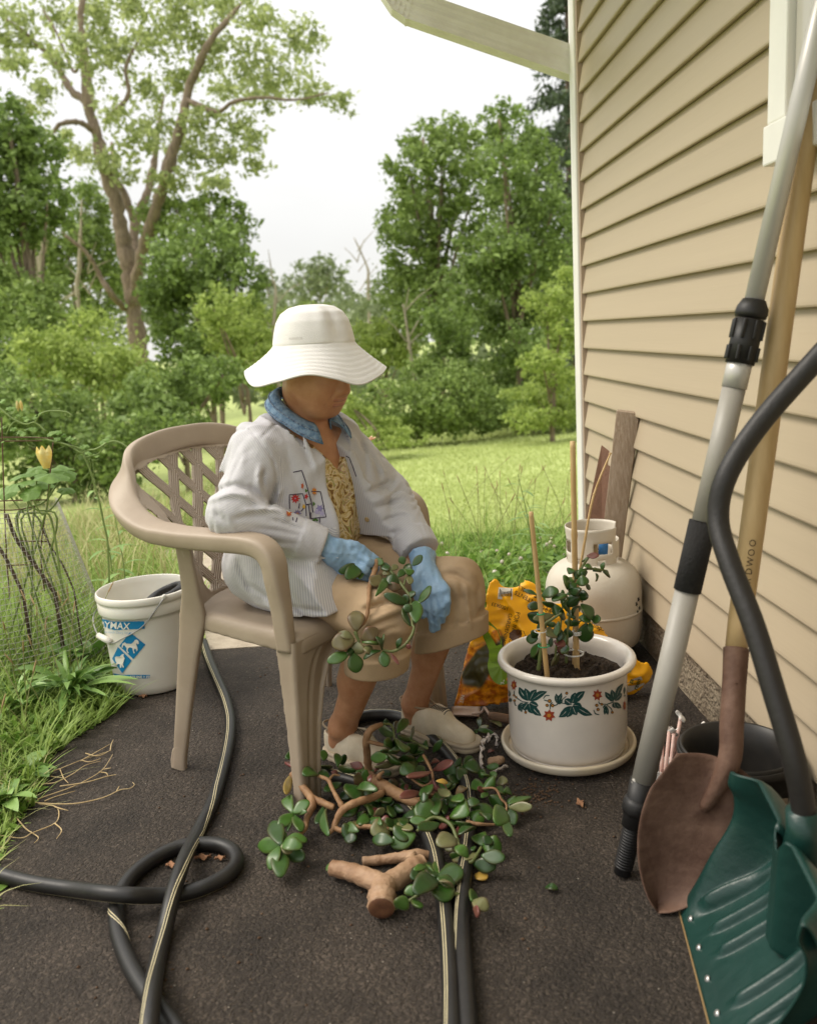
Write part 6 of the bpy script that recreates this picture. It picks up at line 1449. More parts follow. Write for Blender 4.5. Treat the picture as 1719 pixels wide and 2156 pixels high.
# ---------------------------------------------------------------- cup of wrapped straws
CC = G(1404, 1702); M_CLEAR = mat('clear plastic cup', (.75, .72, .68), .15, alpha=.35, spec=.5)
cup = thing('plastic_cup', 'clear printed plastic cup of straws behind the shovel blade', 'cup', tuple(CC)); CH_ = .105
v, f = lathe([(.0, .002), (.028, .002), (.030, .006), (.0385, CH_ - .004), (.0400, CH_ - .001), (.0390, CH_ + .001), (.0375, CH_ - .004), (.029, .006), (.0, .004)], 32); cb = mk('cup_body', v, f, M_CLEAR, cup)
decal('green_print', *strip2([(1362, 1690), (1376, 1666), (1392, 1652)], [4, 6, 2], 6), cb, mat('cup green ink', (.02, .22, .06), .4), cup, CC); decal('blue_print', *text2('OC', 16, (1374, 1700), -15, .3), cb, mat('cup blue ink', (.03, .08, .4), .4), cup, CC)
M_STRAW2 = mat('pink wrapped straw', (.62, .36, .30), .6, c2=(.74, .55, .48), vscale=30); M_WRAP = mat('white paper wrap', (.78, .73, .68), .8)
for i_, (tx, ty, dx, dy) in enumerate([(1432, 1512, .0, .012), (1408, 1540, -.012, .004), (1418, 1545, -.004, -.006), (1424, 1580, .008, -.014), (1475, 1535, .016, .01), (1395, 1530, -.018, .0)]):
    e_ = DY(tx, ty, CC[1] + rng.uniform(-.01, .03)) - CC; b_ = A3(dx * .9, dy * .9, .006)
    t_ = thing('drinking_straw', ['tallest pink straw in the cup', 'pink straw second from the left in the cup', 'pink straw at the middle of the cup', 'short pink straw slanting right in the cup', 'pink straw leaning far right over the black pot rim', 'leftmost pink straw hidden behind the grey pole'][i_], 'straw', tuple(CC), group='paper wrapped straws')
    v, f = tube(np.array([b_, e_]), .0042, 8); mk('straw', v, f, M_STRAW2, t_)
    v, f = grid(lambda p, w: e_ + A3(.007 * (w - .5) * 2 + .004 * math.sin(p * 5 + i_), -.004 * math.cos(p * 4 + i_), .004 - .010 + .02 * p + .004 * math.sin(w * 5 + i_)), 5, 5); solid(mk('wrapper', v, f, M_WRAP, t_), .0006, 0)
# ================================================================== JADE PLANT, CUTTINGS AND LOOSE LEAVES
def m_jade():
    m = mat('jade leaf', (.018, .042, .010), .36, spec=.45, coat=.06); t = m.node_tree; b = t.nodes['Principled BSDF']
    def mixa(attr, a, c):
        at = _n(t, 'ShaderNodeAttribute', attribute_name=attr); mx = _n(t, 'ShaderNodeMix', data_type='RGBA'); t.links.new(at.outputs['Fac'], mx.inputs[0])
        if isinstance(a, tuple): mx.inputs[6].default_value = a + (1,)
        else: t.links.new(a, mx.inputs[6])
        mx.inputs[7].default_value = c + (1,); return mx.outputs[2]
    o = mixa('tint', (.010, .040, .005), (.050, .122, .016)); o = mixa('pale', o, (.17, .21, .085)); o = mixa('red', o, (.16, .045, .04)); o = mixa('yel', o, (.50, .30, .06))
    tcn = _n(t, 'ShaderNodeTexCoord'); ns = _n(t, 'ShaderNodeTexNoise'); ns.inputs['Scale'].default_value = 70; ns.inputs['Detail'].default_value = 4; t.links.new(tcn.outputs['Object'], ns.inputs['Vector'])
    mr = _n(t, 'ShaderNodeMapRange'); mr.inputs[3].default_value = .7; mr.inputs[4].default_value = 1.3; t.links.new(ns.outputs['Fac'], mr.inputs[0])
    sc_ = _n(t, 'ShaderNodeVectorMath', operation='SCALE'); t.links.new(o, sc_.inputs[0]); t.links.new(mr.outputs[0], sc_.inputs['Scale']); t.links.new(sc_.outputs[0], b.inputs['Base Color']); return m
M_JADE = m_jade()
M_JSTEM = mat('jade stem bark', (.20, .10, .045), .65, c2=(.34, .20, .10), vscale=28, bump=.5, bscale=110, bdist=.004); M_JGREEN = mat('jade green stem', (.085, .11, .03), .5, c2=(.14, .15, .05), vscale=30)
M_JCUT = mat('cut stem face', (.10, .04, .02), .7, c2=(.16, .07, .03), vscale=60); M_JTRUNK = mat('peeled jade trunk', (.23, .125, .065), .62, c2=(.40, .26, .16), vscale=16, bump=.8, bscale=60, bdist=.006, stretch=(1, 1, 1))
class JB:
    """one jade piece: stems and fleshy leaves gathered from picture coordinates"""
    def __init__(s): s.st = MB(); s.gr = MB(); s.lv = []; s.lf = []; s.n = 0; s.at = {k: [] for k in ('tint', 'pale', 'red', 'yel')}; s.pts = []
    def stem(s, P, r, green=False):
        C = catmull(np.array(P), 7); k = len(C); rr = np.interp(np.linspace(0, 1, k), np.linspace(0, 1, len(r)), r)
        L = np.cumsum(np.r_[0, np.linalg.norm(np.diff(C, axis=0), axis=1)]); rr = rr * (1 + .13 * np.exp(-(((L + .004) % .021 - .0105) / .0016) ** 2)) * (1 + .05 * np.sin(L * 220 + 1))
        v, f = tube(C, 1.0, 10); v = (v.reshape(k, 10, 3) - C[:, None]) * rr[:, None, None] + C[:, None]; (s.gr if green else s.st).add(v.reshape(-1, 3), f); s.pts.append(C)
    def leaf(s, b, t, w, kind='g', nrm=None):
        b = np.asarray(b, float); t = np.asarray(t, float); d = t - b; L = np.linalg.norm(d)
        if L < 1e-4: return
        d /= L; view = unit(CAM - b)
        n = unit(view * .75 + np.array([0, 0, .55]) + rng.normal(size=3) * .38) if nrm is None else nrm
        n = unit(n - d * (n @ d)); sd_ = np.cross(d, n); NT, NS = 10, 12; c = rng.uniform(-.10, .14)
        T_ = np.linspace(0, 1, NT); hw = w * .5 * np.clip(np.sin(np.pi * T_ ** 1.18), 0, 1) ** .58; hw[0] = w * .08; hw[-1] = w * .10; T_[-2] = .94; hw[-2] = w * .25; w = w * 1.3; hw = hw * 1.3; th_ = hw * .30 + .0008
        a = np.linspace(0, 2 * np.pi, NS, endpoint=False)
        v = b + d * (T_ * L)[:, None, None] + sd_ * (hw[:, None] * np.cos(a))[..., None] + n * (th_[:, None] * np.sin(a) + (hw[:, None] * np.cos(a)) ** 2 / max(w, .004) * .55 + (c * L * np.sin(np.pi * T_))[:, None])[..., None]
        f = [(i * NS + j, i * NS + (j + 1) % NS, (i + 1) * NS + (j + 1) % NS, (i + 1) * NS + j) for i in range(NT - 1) for j in range(NS)] + [tuple(range(NS))[::-1], tuple((NT - 1) * NS + j for j in range(NS))]
        v = v.reshape(-1, 3); edge = np.tile(np.abs(np.cos(a)) ** 6, NT) * np.repeat(np.sin(np.pi * T_) ** .3, NS)
        s.lv.append(v); s.lf += [tuple(i + s.n for i in q) for q in f]; s.n += len(v); k = len(v); z = np.zeros(k)
        s.at['tint'].append(np.full(k, rng.uniform(.0, .9) + (.3 if kind == 'l' else 0) - (.3 if kind == 'd' else 0)).clip(0, 1)); s.at['pale'].append(z + (.75 if kind == 'p' else .35 if kind == 'o' else rng.uniform(0, .06)))
        s.at['red'].append(np.clip(z + (.85 if kind == 'r' else .45 if kind == 'o' else .25 if kind == 'p' else 0) + edge * .30, 0, 1)); s.at['yel'].append(z + (.9 if kind == 'y' else .5 if kind == 'b' else 0))
    def build(s, name, label, cat, group=None, lift=True, stemmat=None):
        allp = np.concatenate([v for v in s.lv] + s.pts if s.pts else s.lv); o_ = allp.mean(0); o_[2] = max(0, allp[:, 2].min()); T_ = Matrix.Translation(-Vector(o_))
        root = thing(name, label, cat, tuple(o_), group=group)
        if s.st.n: o = s.st.build('stem', stemmat or M_JSTEM, root); o.data.transform(T_)
        if s.gr.n: o = s.gr.build('green_stem', M_JGREEN, root); o.data.transform(T_)
        if s.n: o = mk('leaves', np.concatenate(s.lv), s.lf, M_JADE, root, attr={k: np.concatenate(v) for k, v in s.at.items()}); o.data.transform(T_)
        return root
def Z7(x, y): return ((850 + x / 2.0224) * .6876, (2150 + y / 2.0224) * .6876)
def Z4(x, y): return ((700 + x / 1.719) * .6876, (2000 + y / 1.719) * .6876)
S7 = .000385
def g7(x, y, z): return G(*Z7(x, y), z)
def cutting(label, stems, leaves, h, Z=Z7, sc=S7, name='jade_cutting', cat='cutting'):
    J = JB()
    for st_ in stems:
        P, r = st_[0], st_[1]; J.stem([G(*Z(p[0], p[1]), max(p[2], r[min(i_, len(r) - 1)] * sc)) for i_, p in enumerate(P)], [q * sc for q in r], len(st_) > 2)
    for l in leaves:
        k = l[5] if len(l) > 5 else 'g'; hb = max(.008, h + rng.uniform(-.3, .3) * h); ht = max(.007, hb + rng.uniform(-.6, .5) * h)
        J.leaf(G(*Z(l[0], l[1]), hb), G(*Z(l[2], l[3]), ht), l[4] * sc, k)
    return J.build(name, label, cat, 'jade cuttings on the asphalt')
cutting('jade branch at the left of the pile ending in a green rosette', [
    ([(85, 440, .085), (150, 520, .065), (205, 590, .05), (215, 640, .045), (180, 720, .03), (165, 790, .02), (80, 862, .02), (20, 890, .03)], [18, 22, 26, 24, 17, 14, 11, 9]), ([(205, 590, .05), (290, 630, .045), (350, 655, .04)], [20, 22, 18])],
    [(90, 440, 50, 570, 44, 'b'), (115, 410, 62, 375, 70, 'r'), (150, 320, 50, 350, 60), (155, 410, 232, 332, 45), (175, 430, 128, 492, 48), (170, 440, 220, 475, 52), (95, 690, 60, 590, 60), (95, 690, 195, 615, 60), (95, 690, 10, 775, 62), (105, 700, 142, 802, 58), (80, 700, 62, 800, 36), (110, 690, 180, 680, 30), (200, 430, 272, 462, 56),
     (20, 885, -30, 740, 75), (20, 885, -120, 890, 70), (15, 880, 40, 800, 40), (20, 890, 150, 900, 66, 'l'), (20, 880, 182, 860, 74), (15, 895, 15, 1085, 78), (10, 895, -45, 1040, 60), (30, 900, 165, 970, 70, 'd'), (20, 890, 90, 930, 50, 'p')], .045)
cutting('bent jade branch with a long bare brown arm in the middle of the pile', [
    ([(298, 822, .012), (340, 790, .018), (360, 740, .03), (400, 670, .05), (480, 625, .06), (590, 590, .055), (645, 560, .05), (650, 520, .05)], [10, 15, 18, 22, 23, 22, 20, 18]), ([(345, 772, .02), (400, 797, .02), (520, 772, .026), (690, 786, .03)], [16, 15, 14, 11]),
    ([(400, 650, .05), (378, 612, .06), (352, 565, .07), (330, 520, .08), (310, 482, .088), (245, 455, .09)], [17, 15, 12, 12, 12, 9]), ([(320, 480, .085), (345, 452, .085), (385, 455, .08)], [8, 7, 5])],
    [(300, 660, 316, 825, 50), (280, 650, 242, 755, 48, 'd'), (420, 510, 500, 612, 95), (395, 500, 288, 552, 52), (320, 470, 238, 450, 52), (380, 420, 470, 420, 78), (285, 362, 285, 298, 46), (400, 395, 412, 325, 42), (370, 400, 365, 320, 44), (240, 400, 335, 402, 56), (245, 452, 158, 452, 72), (450, 380, 525, 405, 42, 'r'), (470, 468, 538, 502, 75, 'o'), (530, 505, 545, 418, 40), (490, 532, 616, 545, 50, 'd'), (600, 430, 660, 368, 34, 'r'), (600, 402, 732, 382, 66, 'p'), (578, 448, 568, 500, 26, 'r'), (330, 430, 372, 455, 30, 'r')], .07)
cutting('leafy jade piece lying under the bare brown arm', [([(690, 786, .03), (760, 800, .03), (850, 815, .02)], [9, 8, 7], 1), ([(570, 740, .02), (590, 700, .03), (580, 640, .03)], [8, 7, 6], 1)],
    [(490, 640, 398, 702, 72, 'd'), (572, 740, 488, 742, 84), (578, 702, 538, 640, 62, 'l'), (600, 700, 664, 662, 46, 'p'), (580, 715, 604, 772, 62, 'l'), (700, 640, 706, 708, 56), (470, 790, 400, 822, 82, 'd'), (500, 802, 420, 770, 52), (622, 722, 642, 762, 32), (690, 780, 578, 812, 92, 'p'), (660, 760, 836, 752, 62), (800, 790, 728, 842, 92), (852, 822, 700, 888, 82), (722, 862, 588, 850, 62), (740, 750, 832, 792, 52, 'p'), (640, 600, 700, 620, 60, 'd'), (720, 620, 640, 640, 60, 'd')], .03)
cutting('upright jade stub with a hooked brown top and leafy side shoot', [([(562, 425, .02), (553, 320, .07), (548, 232, .115), (575, 172, .14), (642, 138, .14)], [26, 25, 24, 22, 15]), ([(548, 242, .112), (600, 255, .105), (655, 268, .10)], [14, 13, 11]), ([(655, 268, .10), (720, 280, .095), (770, 300, .08)], [10, 9, 7], 1), ([(642, 138, .14), (700, 140, .13), (720, 200, .12), (715, 260, .10)], [8, 7, 6, 6], 1), ([(820, 232, .10), (870, 262, .09), (930, 290, .08)], [8, 9, 8], 1)],
    [(720, 200, 628, 170, 78), (720, 200, 757, 138, 62), (740, 190, 800, 105, 52), (740, 210, 832, 227, 78), (822, 232, 842, 158, 46), (690, 130, 655, 122, 42), (720, 280, 660, 250, 62), (720, 280, 772, 302, 92, 'd'), (680, 340, 578, 345, 56), (690, 322, 742, 372, 105, 'd'), (740, 270, 700, 302, 52), (780, 330, 806, 372, 82), (700, 310, 640, 300, 40), (800, 260, 860, 300, 60, 'd')], .105)
cutting('thick broken jade limb with rough brown bark and red leaves at its tip', [([(560, 458, .05), (640, 512, .05), (740, 570, .045), (860, 622, .04), (882, 600, .045)], [34, 38, 38, 30, 18]), ([(740, 560, .045), (800, 602, .03), (862, 655, .025)], [26, 26, 14]), ([(640, 500, .05), (625, 460, .075), (655, 432, .08)], [16, 14, 8]), ([(900, 330, .10), (930, 382, .09), (955, 440, .075), (962, 485, .06)], [8, 9, 8, 7]), ([(960, 490, .05), (900, 520, .045), (830, 480, .05)], [7, 8, 6]), ([(860, 622, .03), (940, 580, .02), (985, 578, .012)], [9, 9, 8])],
    [(900, 312, 804, 322, 84, 'd'), (930, 282, 914, 240, 32), (960, 312, 1017, 232, 36), (850, 400, 758, 442, 72, 'd'), (860, 372, 922, 340, 46), (950, 430, 800, 466, 55, 'r'), (960, 420, 1087, 372, 52, 'r'), (960, 482, 992, 558, 62, 'r'), (960, 512, 880, 584, 66), (880, 558, 758, 592, 48, 'r'), (990, 540, 1066, 580, 46, 'p'), (980, 490, 1052, 502, 26, 'y'), (1000, 368, 958, 388, 32, 'r'), (880, 600, 930, 590, 50, 'd'), (790, 420, 850, 350, 60, 'd'), (905, 430, 850, 400, 55)], .075)
cutting('small dark jade sprig beside the toe of the far shoe', [([(1150, 400, .03), (1180, 420, .02), (1240, 440, .012)], [8, 8, 6], 1)], [(1150, 400, 1025, 440, 62), (1150, 400, 1202, 338, 52), (1150, 402, 1120, 484, 60, 'd'), (1150, 400, 1255, 422, 92, 'd'), (1132, 390, 1098, 368, 60, 'd'), (1240, 432, 1285, 455, 52, 'd'), (1290, 400, 1366, 398, 42, 'd')], .03)
cutting('jade shoot with red stem nearest the pot saucer', [([(1240, 542, .05), (1340, 535, .06), (1382, 600, .05), (1415, 640, .04), (1405, 720, .03)], [6, 7, 7, 6, 5])],
    [(1290, 540, 1198, 508, 56), (1340, 530, 1288, 488, 82), (1350, 502, 1424, 488, 56, 'p'), (1290, 550, 1236, 535, 32, 'r'), (1340, 535, 1412, 572, 62), (1400, 552, 1442, 560, 46), (1320, 482, 1352, 438, 52), (1390, 590, 1328, 642, 92), (1420, 610, 1472, 642, 72), (1430, 630, 1562, 588, 72), (1430, 652, 1574, 648, 46, 'p'), (1402, 660, 1348, 752, 94, 'l'), (1440, 650, 1462, 762, 52), (1410, 720, 1436, 832, 46, 'l'), (1300, 562, 1262, 592, 32), (1300, 470, 1260, 450, 46)], .045)
cutting('broad leaved jade cutting in the centre right of the pile over the hose', [([(1168, 740, .03), (1240, 756, .028), (1342, 760, .02)], [11, 11, 7]), ([(860, 802, .03), (940, 722, .05), (1000, 720, .05), (1070, 760, .045), (1110, 850, .03), (1140, 940, .02), (1182, 985, .015)], [8, 9, 10, 10, 9, 7, 6], 1)],
    [(1180, 700, 1098, 668, 112, 'l'), (1180, 690, 1275, 742, 72, 'l'), (1150, 642, 1250, 618, 52), (1200, 652, 1342, 692, 62, 'd'), (1120, 590, 1058, 652, 92, 'l'), (1100, 590, 1166, 536, 42, 'o'), (1080, 590, 1146, 612, 62), (1030, 692, 1040, 606, 42), (985, 712, 848, 648, 112), (985, 700, 960, 598, 72), (930, 700, 776, 712, 56), (920, 732, 818, 732, 46), (1000, 752, 868, 782, 56, 'd'), (1090, 762, 1000, 718, 104, 'd'), (1100, 742, 1202, 764, 46, 'd'), (1120, 822, 1218, 778, 62), (1110, 852, 986, 884, 84, 'p'), (1110, 862, 1036, 914, 52, 'p'), (1120, 872, 1100, 934, 46, 'p'), (1180, 962, 1098, 898, 56), (1120, 932, 1098, 984, 62), (1250, 700, 1310, 730, 50), (1060, 600, 1020, 640, 50, 'd')], .045)
cutting('jade sprig with grey-green leaves at the right below the pile', [([(1100, 1030, .012), (1150, 980, .02), (1200, 990, .03), (1260, 900, .04)], [6, 8, 9, 8], 1)], [(1270, 890, 1238, 826, 72), (1270, 890, 1386, 912, 94), (1280, 882, 1314, 836, 52), (1260, 950, 1406, 968, 62, 'd'), (1210, 1000, 1350, 1022, 62), (1150, 976, 1088, 936, 62, 'p'), (1160, 980, 1218, 932, 72, 'p'), (1160, 990, 1176, 1054, 42, 'p'), (1215, 920, 1195, 905, 40)], .035)
cutting('bright jade rosette resting against the cut trunk', [([(720, 1282, .012), (830, 1222, .02), (970, 1110, .045)], [8, 9, 9], 1), ([(1000, 1110, .04), (1062, 1182, .035), (1120, 1190, .03), (1200, 1222, .012)], [8, 8, 7, 6], 1)],
    [(980, 1085, 938, 998, 82), (980, 1085, 1052, 1006, 92), (985, 1085, 1150, 1056, 114), (975, 1095, 842, 1184, 84), (975, 1080, 886, 1044, 56), (990, 1100, 1034, 1236, 104), (985, 1090, 1094, 1134, 62), (1000, 1110, 1082, 1152, 46, 'p'), (920, 1022, 842, 1042, 32, 'l'), (900, 1060, 828, 1094, 62, 'd'), (840, 1200, 808, 1138, 52), (840, 1216, 884, 1274, 46), (730, 1272, 794, 1208, 66), (1200, 1232, 1216, 1176, 52), (1205, 1232, 1300, 1288, 62, 'p'), (1210, 1280, 1244, 1312, 42, 'r')], .045)
# the thick Y-shaped trunk
J = JB(); S_ = S7
def gs(L): return [g7(*p) for p in L]
J.stem(gs([(640, 1278, .028), (645, 1210, .032), (660, 1130, .034)]), [64 * S_, 66 * S_, 62 * S_]); J.stem(gs([(665, 1135, .034), (560, 1092, .030), (450, 1052, .026), (338, 1028, .022)]), [54 * S_, 52 * S_, 47 * S_, 42 * S_]); J.stem(gs([(655, 1140, .034), (760, 1080, .030), (850, 1015, .028), (890, 995, .026)]), [58 * S_, 54 * S_, 52 * S_, 40 * S_])
J.stem(gs([(525, 990, .012), (660, 976, .014), (760, 962, .018), (860, 948, .022), (962, 952, .014)]), [27 * S_, 27 * S_, 29 * S_, 33 * S_, 20 * S_]); J.stem(gs([(820, 985, .026), (830, 950, .03), (826, 928, .036)]), [30 * S_, 26 * S_, 22 * S_]); J.stem(gs([(570, 1246, .012), (600, 1230, .022)]), [12 * S_, 16 * S_])
J.leaf(g7(340, 1030, .012), g7(298, 1028, .012), 46 * S_, 'l')
tk = J.build('jade_log', 'thick peeled forked jade trunk lying in front of the pile', 'cut trunk', stemmat=M_JTRUNK)
c0 = g7(640, 1278, .028); ax_ = unit(c0 - g7(645, 1210, .032)); v, f = lathe([(0, .0), (.012, .0008), (.0225, .0), (.0245, -.002)], 20); cf_ = mk('cut_face', v, f, M_JCUT, tk); cf_.matrix_local = Matrix.Translation(Vector(c0 - np.array(tk.location) + ax_ * .0022)) @ Vector(ax_).to_track_quat('Z', 'Y').to_matrix().to_4x4()
# low leaves that fill the middle of the tangle
cutting('low dark leafy jade pieces buried in the middle of the pile', [([(430, 560, .02), (560, 640, .02), (700, 690, .02)], [9, 9, 7], 1), ([(760, 480, .02), (900, 640, .02), (1010, 660, .02)], [9, 9, 7], 1)],
    [(x, y, x + 75 * math.cos(a), y + 50 * math.sin(a), rng.uniform(46, 78), 'ddgglor'[int(rng.integers(0, 7))]) for x, y, a in [(rng.uniform(300, 1150), 0, 0) for _ in range(0)] + [(430 + 11.5 * i_ + rng.normal() * 30, 600 + 130 * math.sin(i_ * 1.9) + rng.normal() * 40, rng.uniform(0, 6.28)) for i_ in range(58)]], .022)
# single fallen leaves
for lab, l, Z in (('single green jade leaf alone on the asphalt at right', (1655, 1150, 1735, 1158, 36), Z7), ('yellow fallen jade leaf below the right hose', (1220, 1070, 1297, 1092, 56, 'y'), Z7), ('yellow-brown jade leaf tucked beside the hose', (1198, 882, 1240, 822, 46, 'b'), Z7), ('pale green leaf between trowel handle and saucer', (1310, 115, 1384, 152, 42, 'p'), Z7), ('reddish jade leaf scrap under the far shoe toe', (1340, 300, 1300, 312, 24, 'r'), Z7)):
    J = JB(); J.leaf(G(*Z(l[0], l[1]), .006), G(*Z(l[2], l[3]), .008), l[4] * S7, l[5] if len(l) > 5 else 'g', np.array([0, -.2, 1])); J.build('fallen_leaf', lab, 'leaf', 'single fallen jade leaves')
cutting('tiny jade tip with pale leaves beside the trowel', [([(1230, 180, .01), (1256, 160, .02)], [6, 5], 1)], [(1255, 162, 1248, 96, 36), (1245, 160, 1306, 150, 42, 'p'), (1230, 172, 1335, 192, 30, 'd'), (1240, 180, 1215, 190, 30)], .018)

# ---------------------------------------------------------------- the cutting held in the near hand
trs = [o for o in person.children if o.name.startswith('trousers')][0]
MWP = Matrix.Translation(Vector(OC)) @ Matrix.Rotation(AC, 4, 'Z'); MWI = MWP.inverted()
def tdist(o, px, py):
    r_ = Vector(ray(px, py)).normalized(); ok, loc, _, _ = o.ray_cast(MWI @ Vector(CAM), MWI.to_3x3() @ r_); return ((MWP @ loc) - Vector(CAM)).length if ok else None
def P2(x, y): return ((900 + x / 2.645) * .6876, (1550 + y / 2.645) * .6876)
t_top = np.linalg.norm(toW(LP(*P2(650, 520), -.055)) - CAM); lows = [tdist(trs, *P2(x, y)) for x in (480, 560, 700, 850) for y in (850, 950, 1050, 1150)]; t_low = min([q for q in lows if q]) - .025
def H2(x, y, dz=0.0):
    p = P2(x, y); r_ = unit(ray(*p)); t = np.interp(y, [450, 1000], [t_top - .012, min(t_low, t_top)]); q_ = tdist(trs, *p) if y > 560 else None; t = (min(t, q_ - .018) if q_ else t) - max(dz, -.01); return CAM + r_ * t
S2 = 2.15 / 1850 * .6876 / 2.645
J = JB()
for P, r_, g in (([(668, 440), (655, 515), (612, 640), (604, 760), (595, 860), (572, 930), (495, 1012)], [24, 22, 17, 15, 15, 14, 15], 0), ([(700, 470), (760, 510), (830, 582), (880, 652), (930, 722), (945, 800), (950, 870)], [13, 14, 13, 12, 11, 9, 8], 1), ([(690, 455), (610, 430), (562, 440), (528, 472)], [10, 9, 8, 6], 1), ([(950, 540), (905, 590), (888, 640)], [6, 8, 8], 1),
                 ([(950, 870), (957, 960), (970, 985), (950, 1050), (890, 1130), (800, 1176), (715, 1166)], [8, 8, 10, 11, 11, 11, 9], 1), ([(495, 1012), (510, 1060), (530, 1100)], [14, 13, 9], 1), ([(900, 490), (935, 540), (950, 560)], [5, 6, 5], 1)):
    J.stem([H2(*p) for p in P], [q * S2 for q in r_], bool(g))
for l in [(545, 480, 420, 585, 92, 'l'), (530, 480, 362, 530, 70), (560, 470, 530, 590, 40), (612, 440, 616, 520, 36), (600, 425, 445, 438, 30), (640, 430, 722, 466, 52, 'l'), (690, 442, 712, 418, 26), (705, 510, 775, 484, 84, 'd'), (785, 520, 836, 478, 46, 'p'), (772, 545, 714, 548, 52, 'p'), (850, 622, 738, 590, 84, 'd'), (872, 664, 748, 642, 60, 'o'), (835, 575, 908, 514, 52), (660, 728, 742, 588, 54), (702, 560, 628, 642, 90, 'o'), (960, 482, 1036, 398, 52), (945, 530, 900, 478, 66), (890, 470, 862, 408, 52), (925, 500, 930, 560, 66), (940, 560, 934, 634, 46, 'p'), (930, 795, 728, 714, 62), (920, 782, 888, 718, 60, 'd'), (940, 742, 968, 688, 62, 'd'), (1005, 790, 1102, 645, 64), (985, 945, 985, 768, 88, 'l'), (940, 862, 898, 798, 62, 'd'), (942, 972, 880, 828, 66, 'd'), (832, 1150, 868, 1066, 36), (900, 1130, 948, 1142, 30, 'r'), (712, 1165, 664, 1058, 46, 'd'), (712, 1160, 728, 1036, 42), (716, 1176, 742, 1302, 70), (702, 1170, 562, 1240, 46, 'd'), (782, 1190, 848, 1282, 24, 'r'),
          (505, 1015, 500, 848, 102, 'o'), (492, 1080, 306, 1122, 112, 'o'), (482, 1070, 358, 1030, 56, 'p'), (540, 1082, 680, 998, 92, 'o'), (548, 1100, 696, 1112, 92), (520, 1096, 510, 1200, 100, 'p'), (552, 1140, 628, 1204, 72, 'p'), (452, 1190, 270, 1262, 72, 'l'), (472, 1190, 512, 1348, 96), (430, 1160, 474, 1196, 70, 'd')]:
    dz = rng.uniform(-.012, .016); J.leaf(H2(l[0], l[1], dz * .2), H2(l[2], l[3], dz), l[4] * S2, l[5] if len(l) > 5 else 'g')
J.build('held_cutting', 'drooping jade cutting held in the near gloved hand', 'cutting')

# ---------------------------------------------------------------- the plant in the pot
def F5(x, y, dY=0.0): return DY(*Z5(x, y), 2.085 + dY)
def F6(x, y, dY=0.0): return DY((1350 + x / 1.797) * .6876, (1250 + y / 1.797) * .6876, 2.1 + dY)
S5 = 2.28 / 1850 * Z5s; J = JB()
for P, r_, g, dy in (([(655, 800), (668, 690), (685, 570), (700, 440), (760, 390), (842, 338)], [16, 15, 13, 12, 11, 8], 1, -.05), ([(975, 810), (962, 700), (950, 520), (945, 330), (935, 200), (930, 120)], [19, 18, 17, 15, 12, 9], 0, .03), ([(880, 740), (884, 620), (892, 480), (905, 330), (880, 190)], [12, 11, 10, 9, 7], 1, .0), ([(700, 440), (680, 300), (650, 220), (640, 180)], [9, 8, 7, 6], 1, -.04), ([(790, 720), (800, 600), (830, 470), (850, 280)], [8, 8, 8, 6], 1, -.02), ([(930, 120), (960, 40), (1010, 0)], [8, 7, 5], 1, .02), ([(945, 440), (1000, 400), (1090, 390)], [8, 7, 5], 1, .0)):
    J.stem([F5(p[0], p[1], dy) for p in P], [q * S5 for q in r_], bool(g))
J.stem([F6(760, 900), F6(800, 885), F6(850, 885), F6(900, 892)], [.0035, .003, .003, .0022], True); J.stem([F6(760, 900), F6(790, 850), F6(815, 818)], [.0035, .003, .002], True)
for l in [(680, 195, 818, 158, 78), (640, 188, 535, 150, 32), (690, 245, 778, 292, 66), (655, 300, 572, 268, 76, 'd'), (660, 330, 598, 402, 84), (780, 352, 612, 386, 46, 'p'), (882, 185, 768, 238, 62), (885, 182, 1004, 242, 74), (850, 285, 850, 148, 32), (842, 300, 768, 332, 76), (890, 146, 858, 32, 62), (962, 100, 898, 142, 52), (960, 92, 1064, 78, 64), (1040, 108, 1074, 142, 32), (930, 88, 912, 48, 52), (985, 130, 940, 196, 92, 'd'), (1020, 150, 1012, 236, 82, 'd'), (965, 275, 902, 200, 100), (1000, 262, 1092, 384, 92), (980, 372, 1078, 402, 62), (1085, 392, 1158, 384, 52), (1040, 420, 1030, 570, 92), (1070, 412, 1080, 492, 32), (950, 382, 904, 322, 52), (940, 442, 868, 400, 42), (970, 440, 934, 398, 52, 'd'), (880, 460, 906, 534, 62, 'd'), (802, 500, 716, 512, 78, 'p'), (820, 402, 788, 534, 36), (842, 480, 872, 584, 36), (830, 462, 820, 562, 52, 'd'), (650, 542, 556, 550, 56), (640, 540, 602, 478, 46), (660, 580, 598, 694, 62), (655, 580, 640, 714, 84), (780, 562, 872, 602, 56, 'r'), (800, 622, 872, 652, 52, 'r'), (832, 640, 902, 630, 62), (820, 662, 768, 794, 72, 'p'), (770, 452, 738, 408, 62, 'd'), (720, 452, 648, 430, 84), (760, 532, 752, 612, 32, 'd'), (900, 330, 860, 250, 60, 'd'), (930, 300, 980, 330, 70, 'd'), (870, 380, 820, 330, 60, 'd'), (740, 400, 700, 350, 60, 'd'), (960, 60, 1000, -10, 50), (1000, 10, 1040, 30, 40), (900, 20, 930, -20, 50)]:
    dy = rng.uniform(-.04, .05); J.leaf(F5(l[0], l[1], dy * .4), F5(l[2], l[3], dy), l[4] * S5 * 1.12, l[5] if len(l) > 5 else 'g')
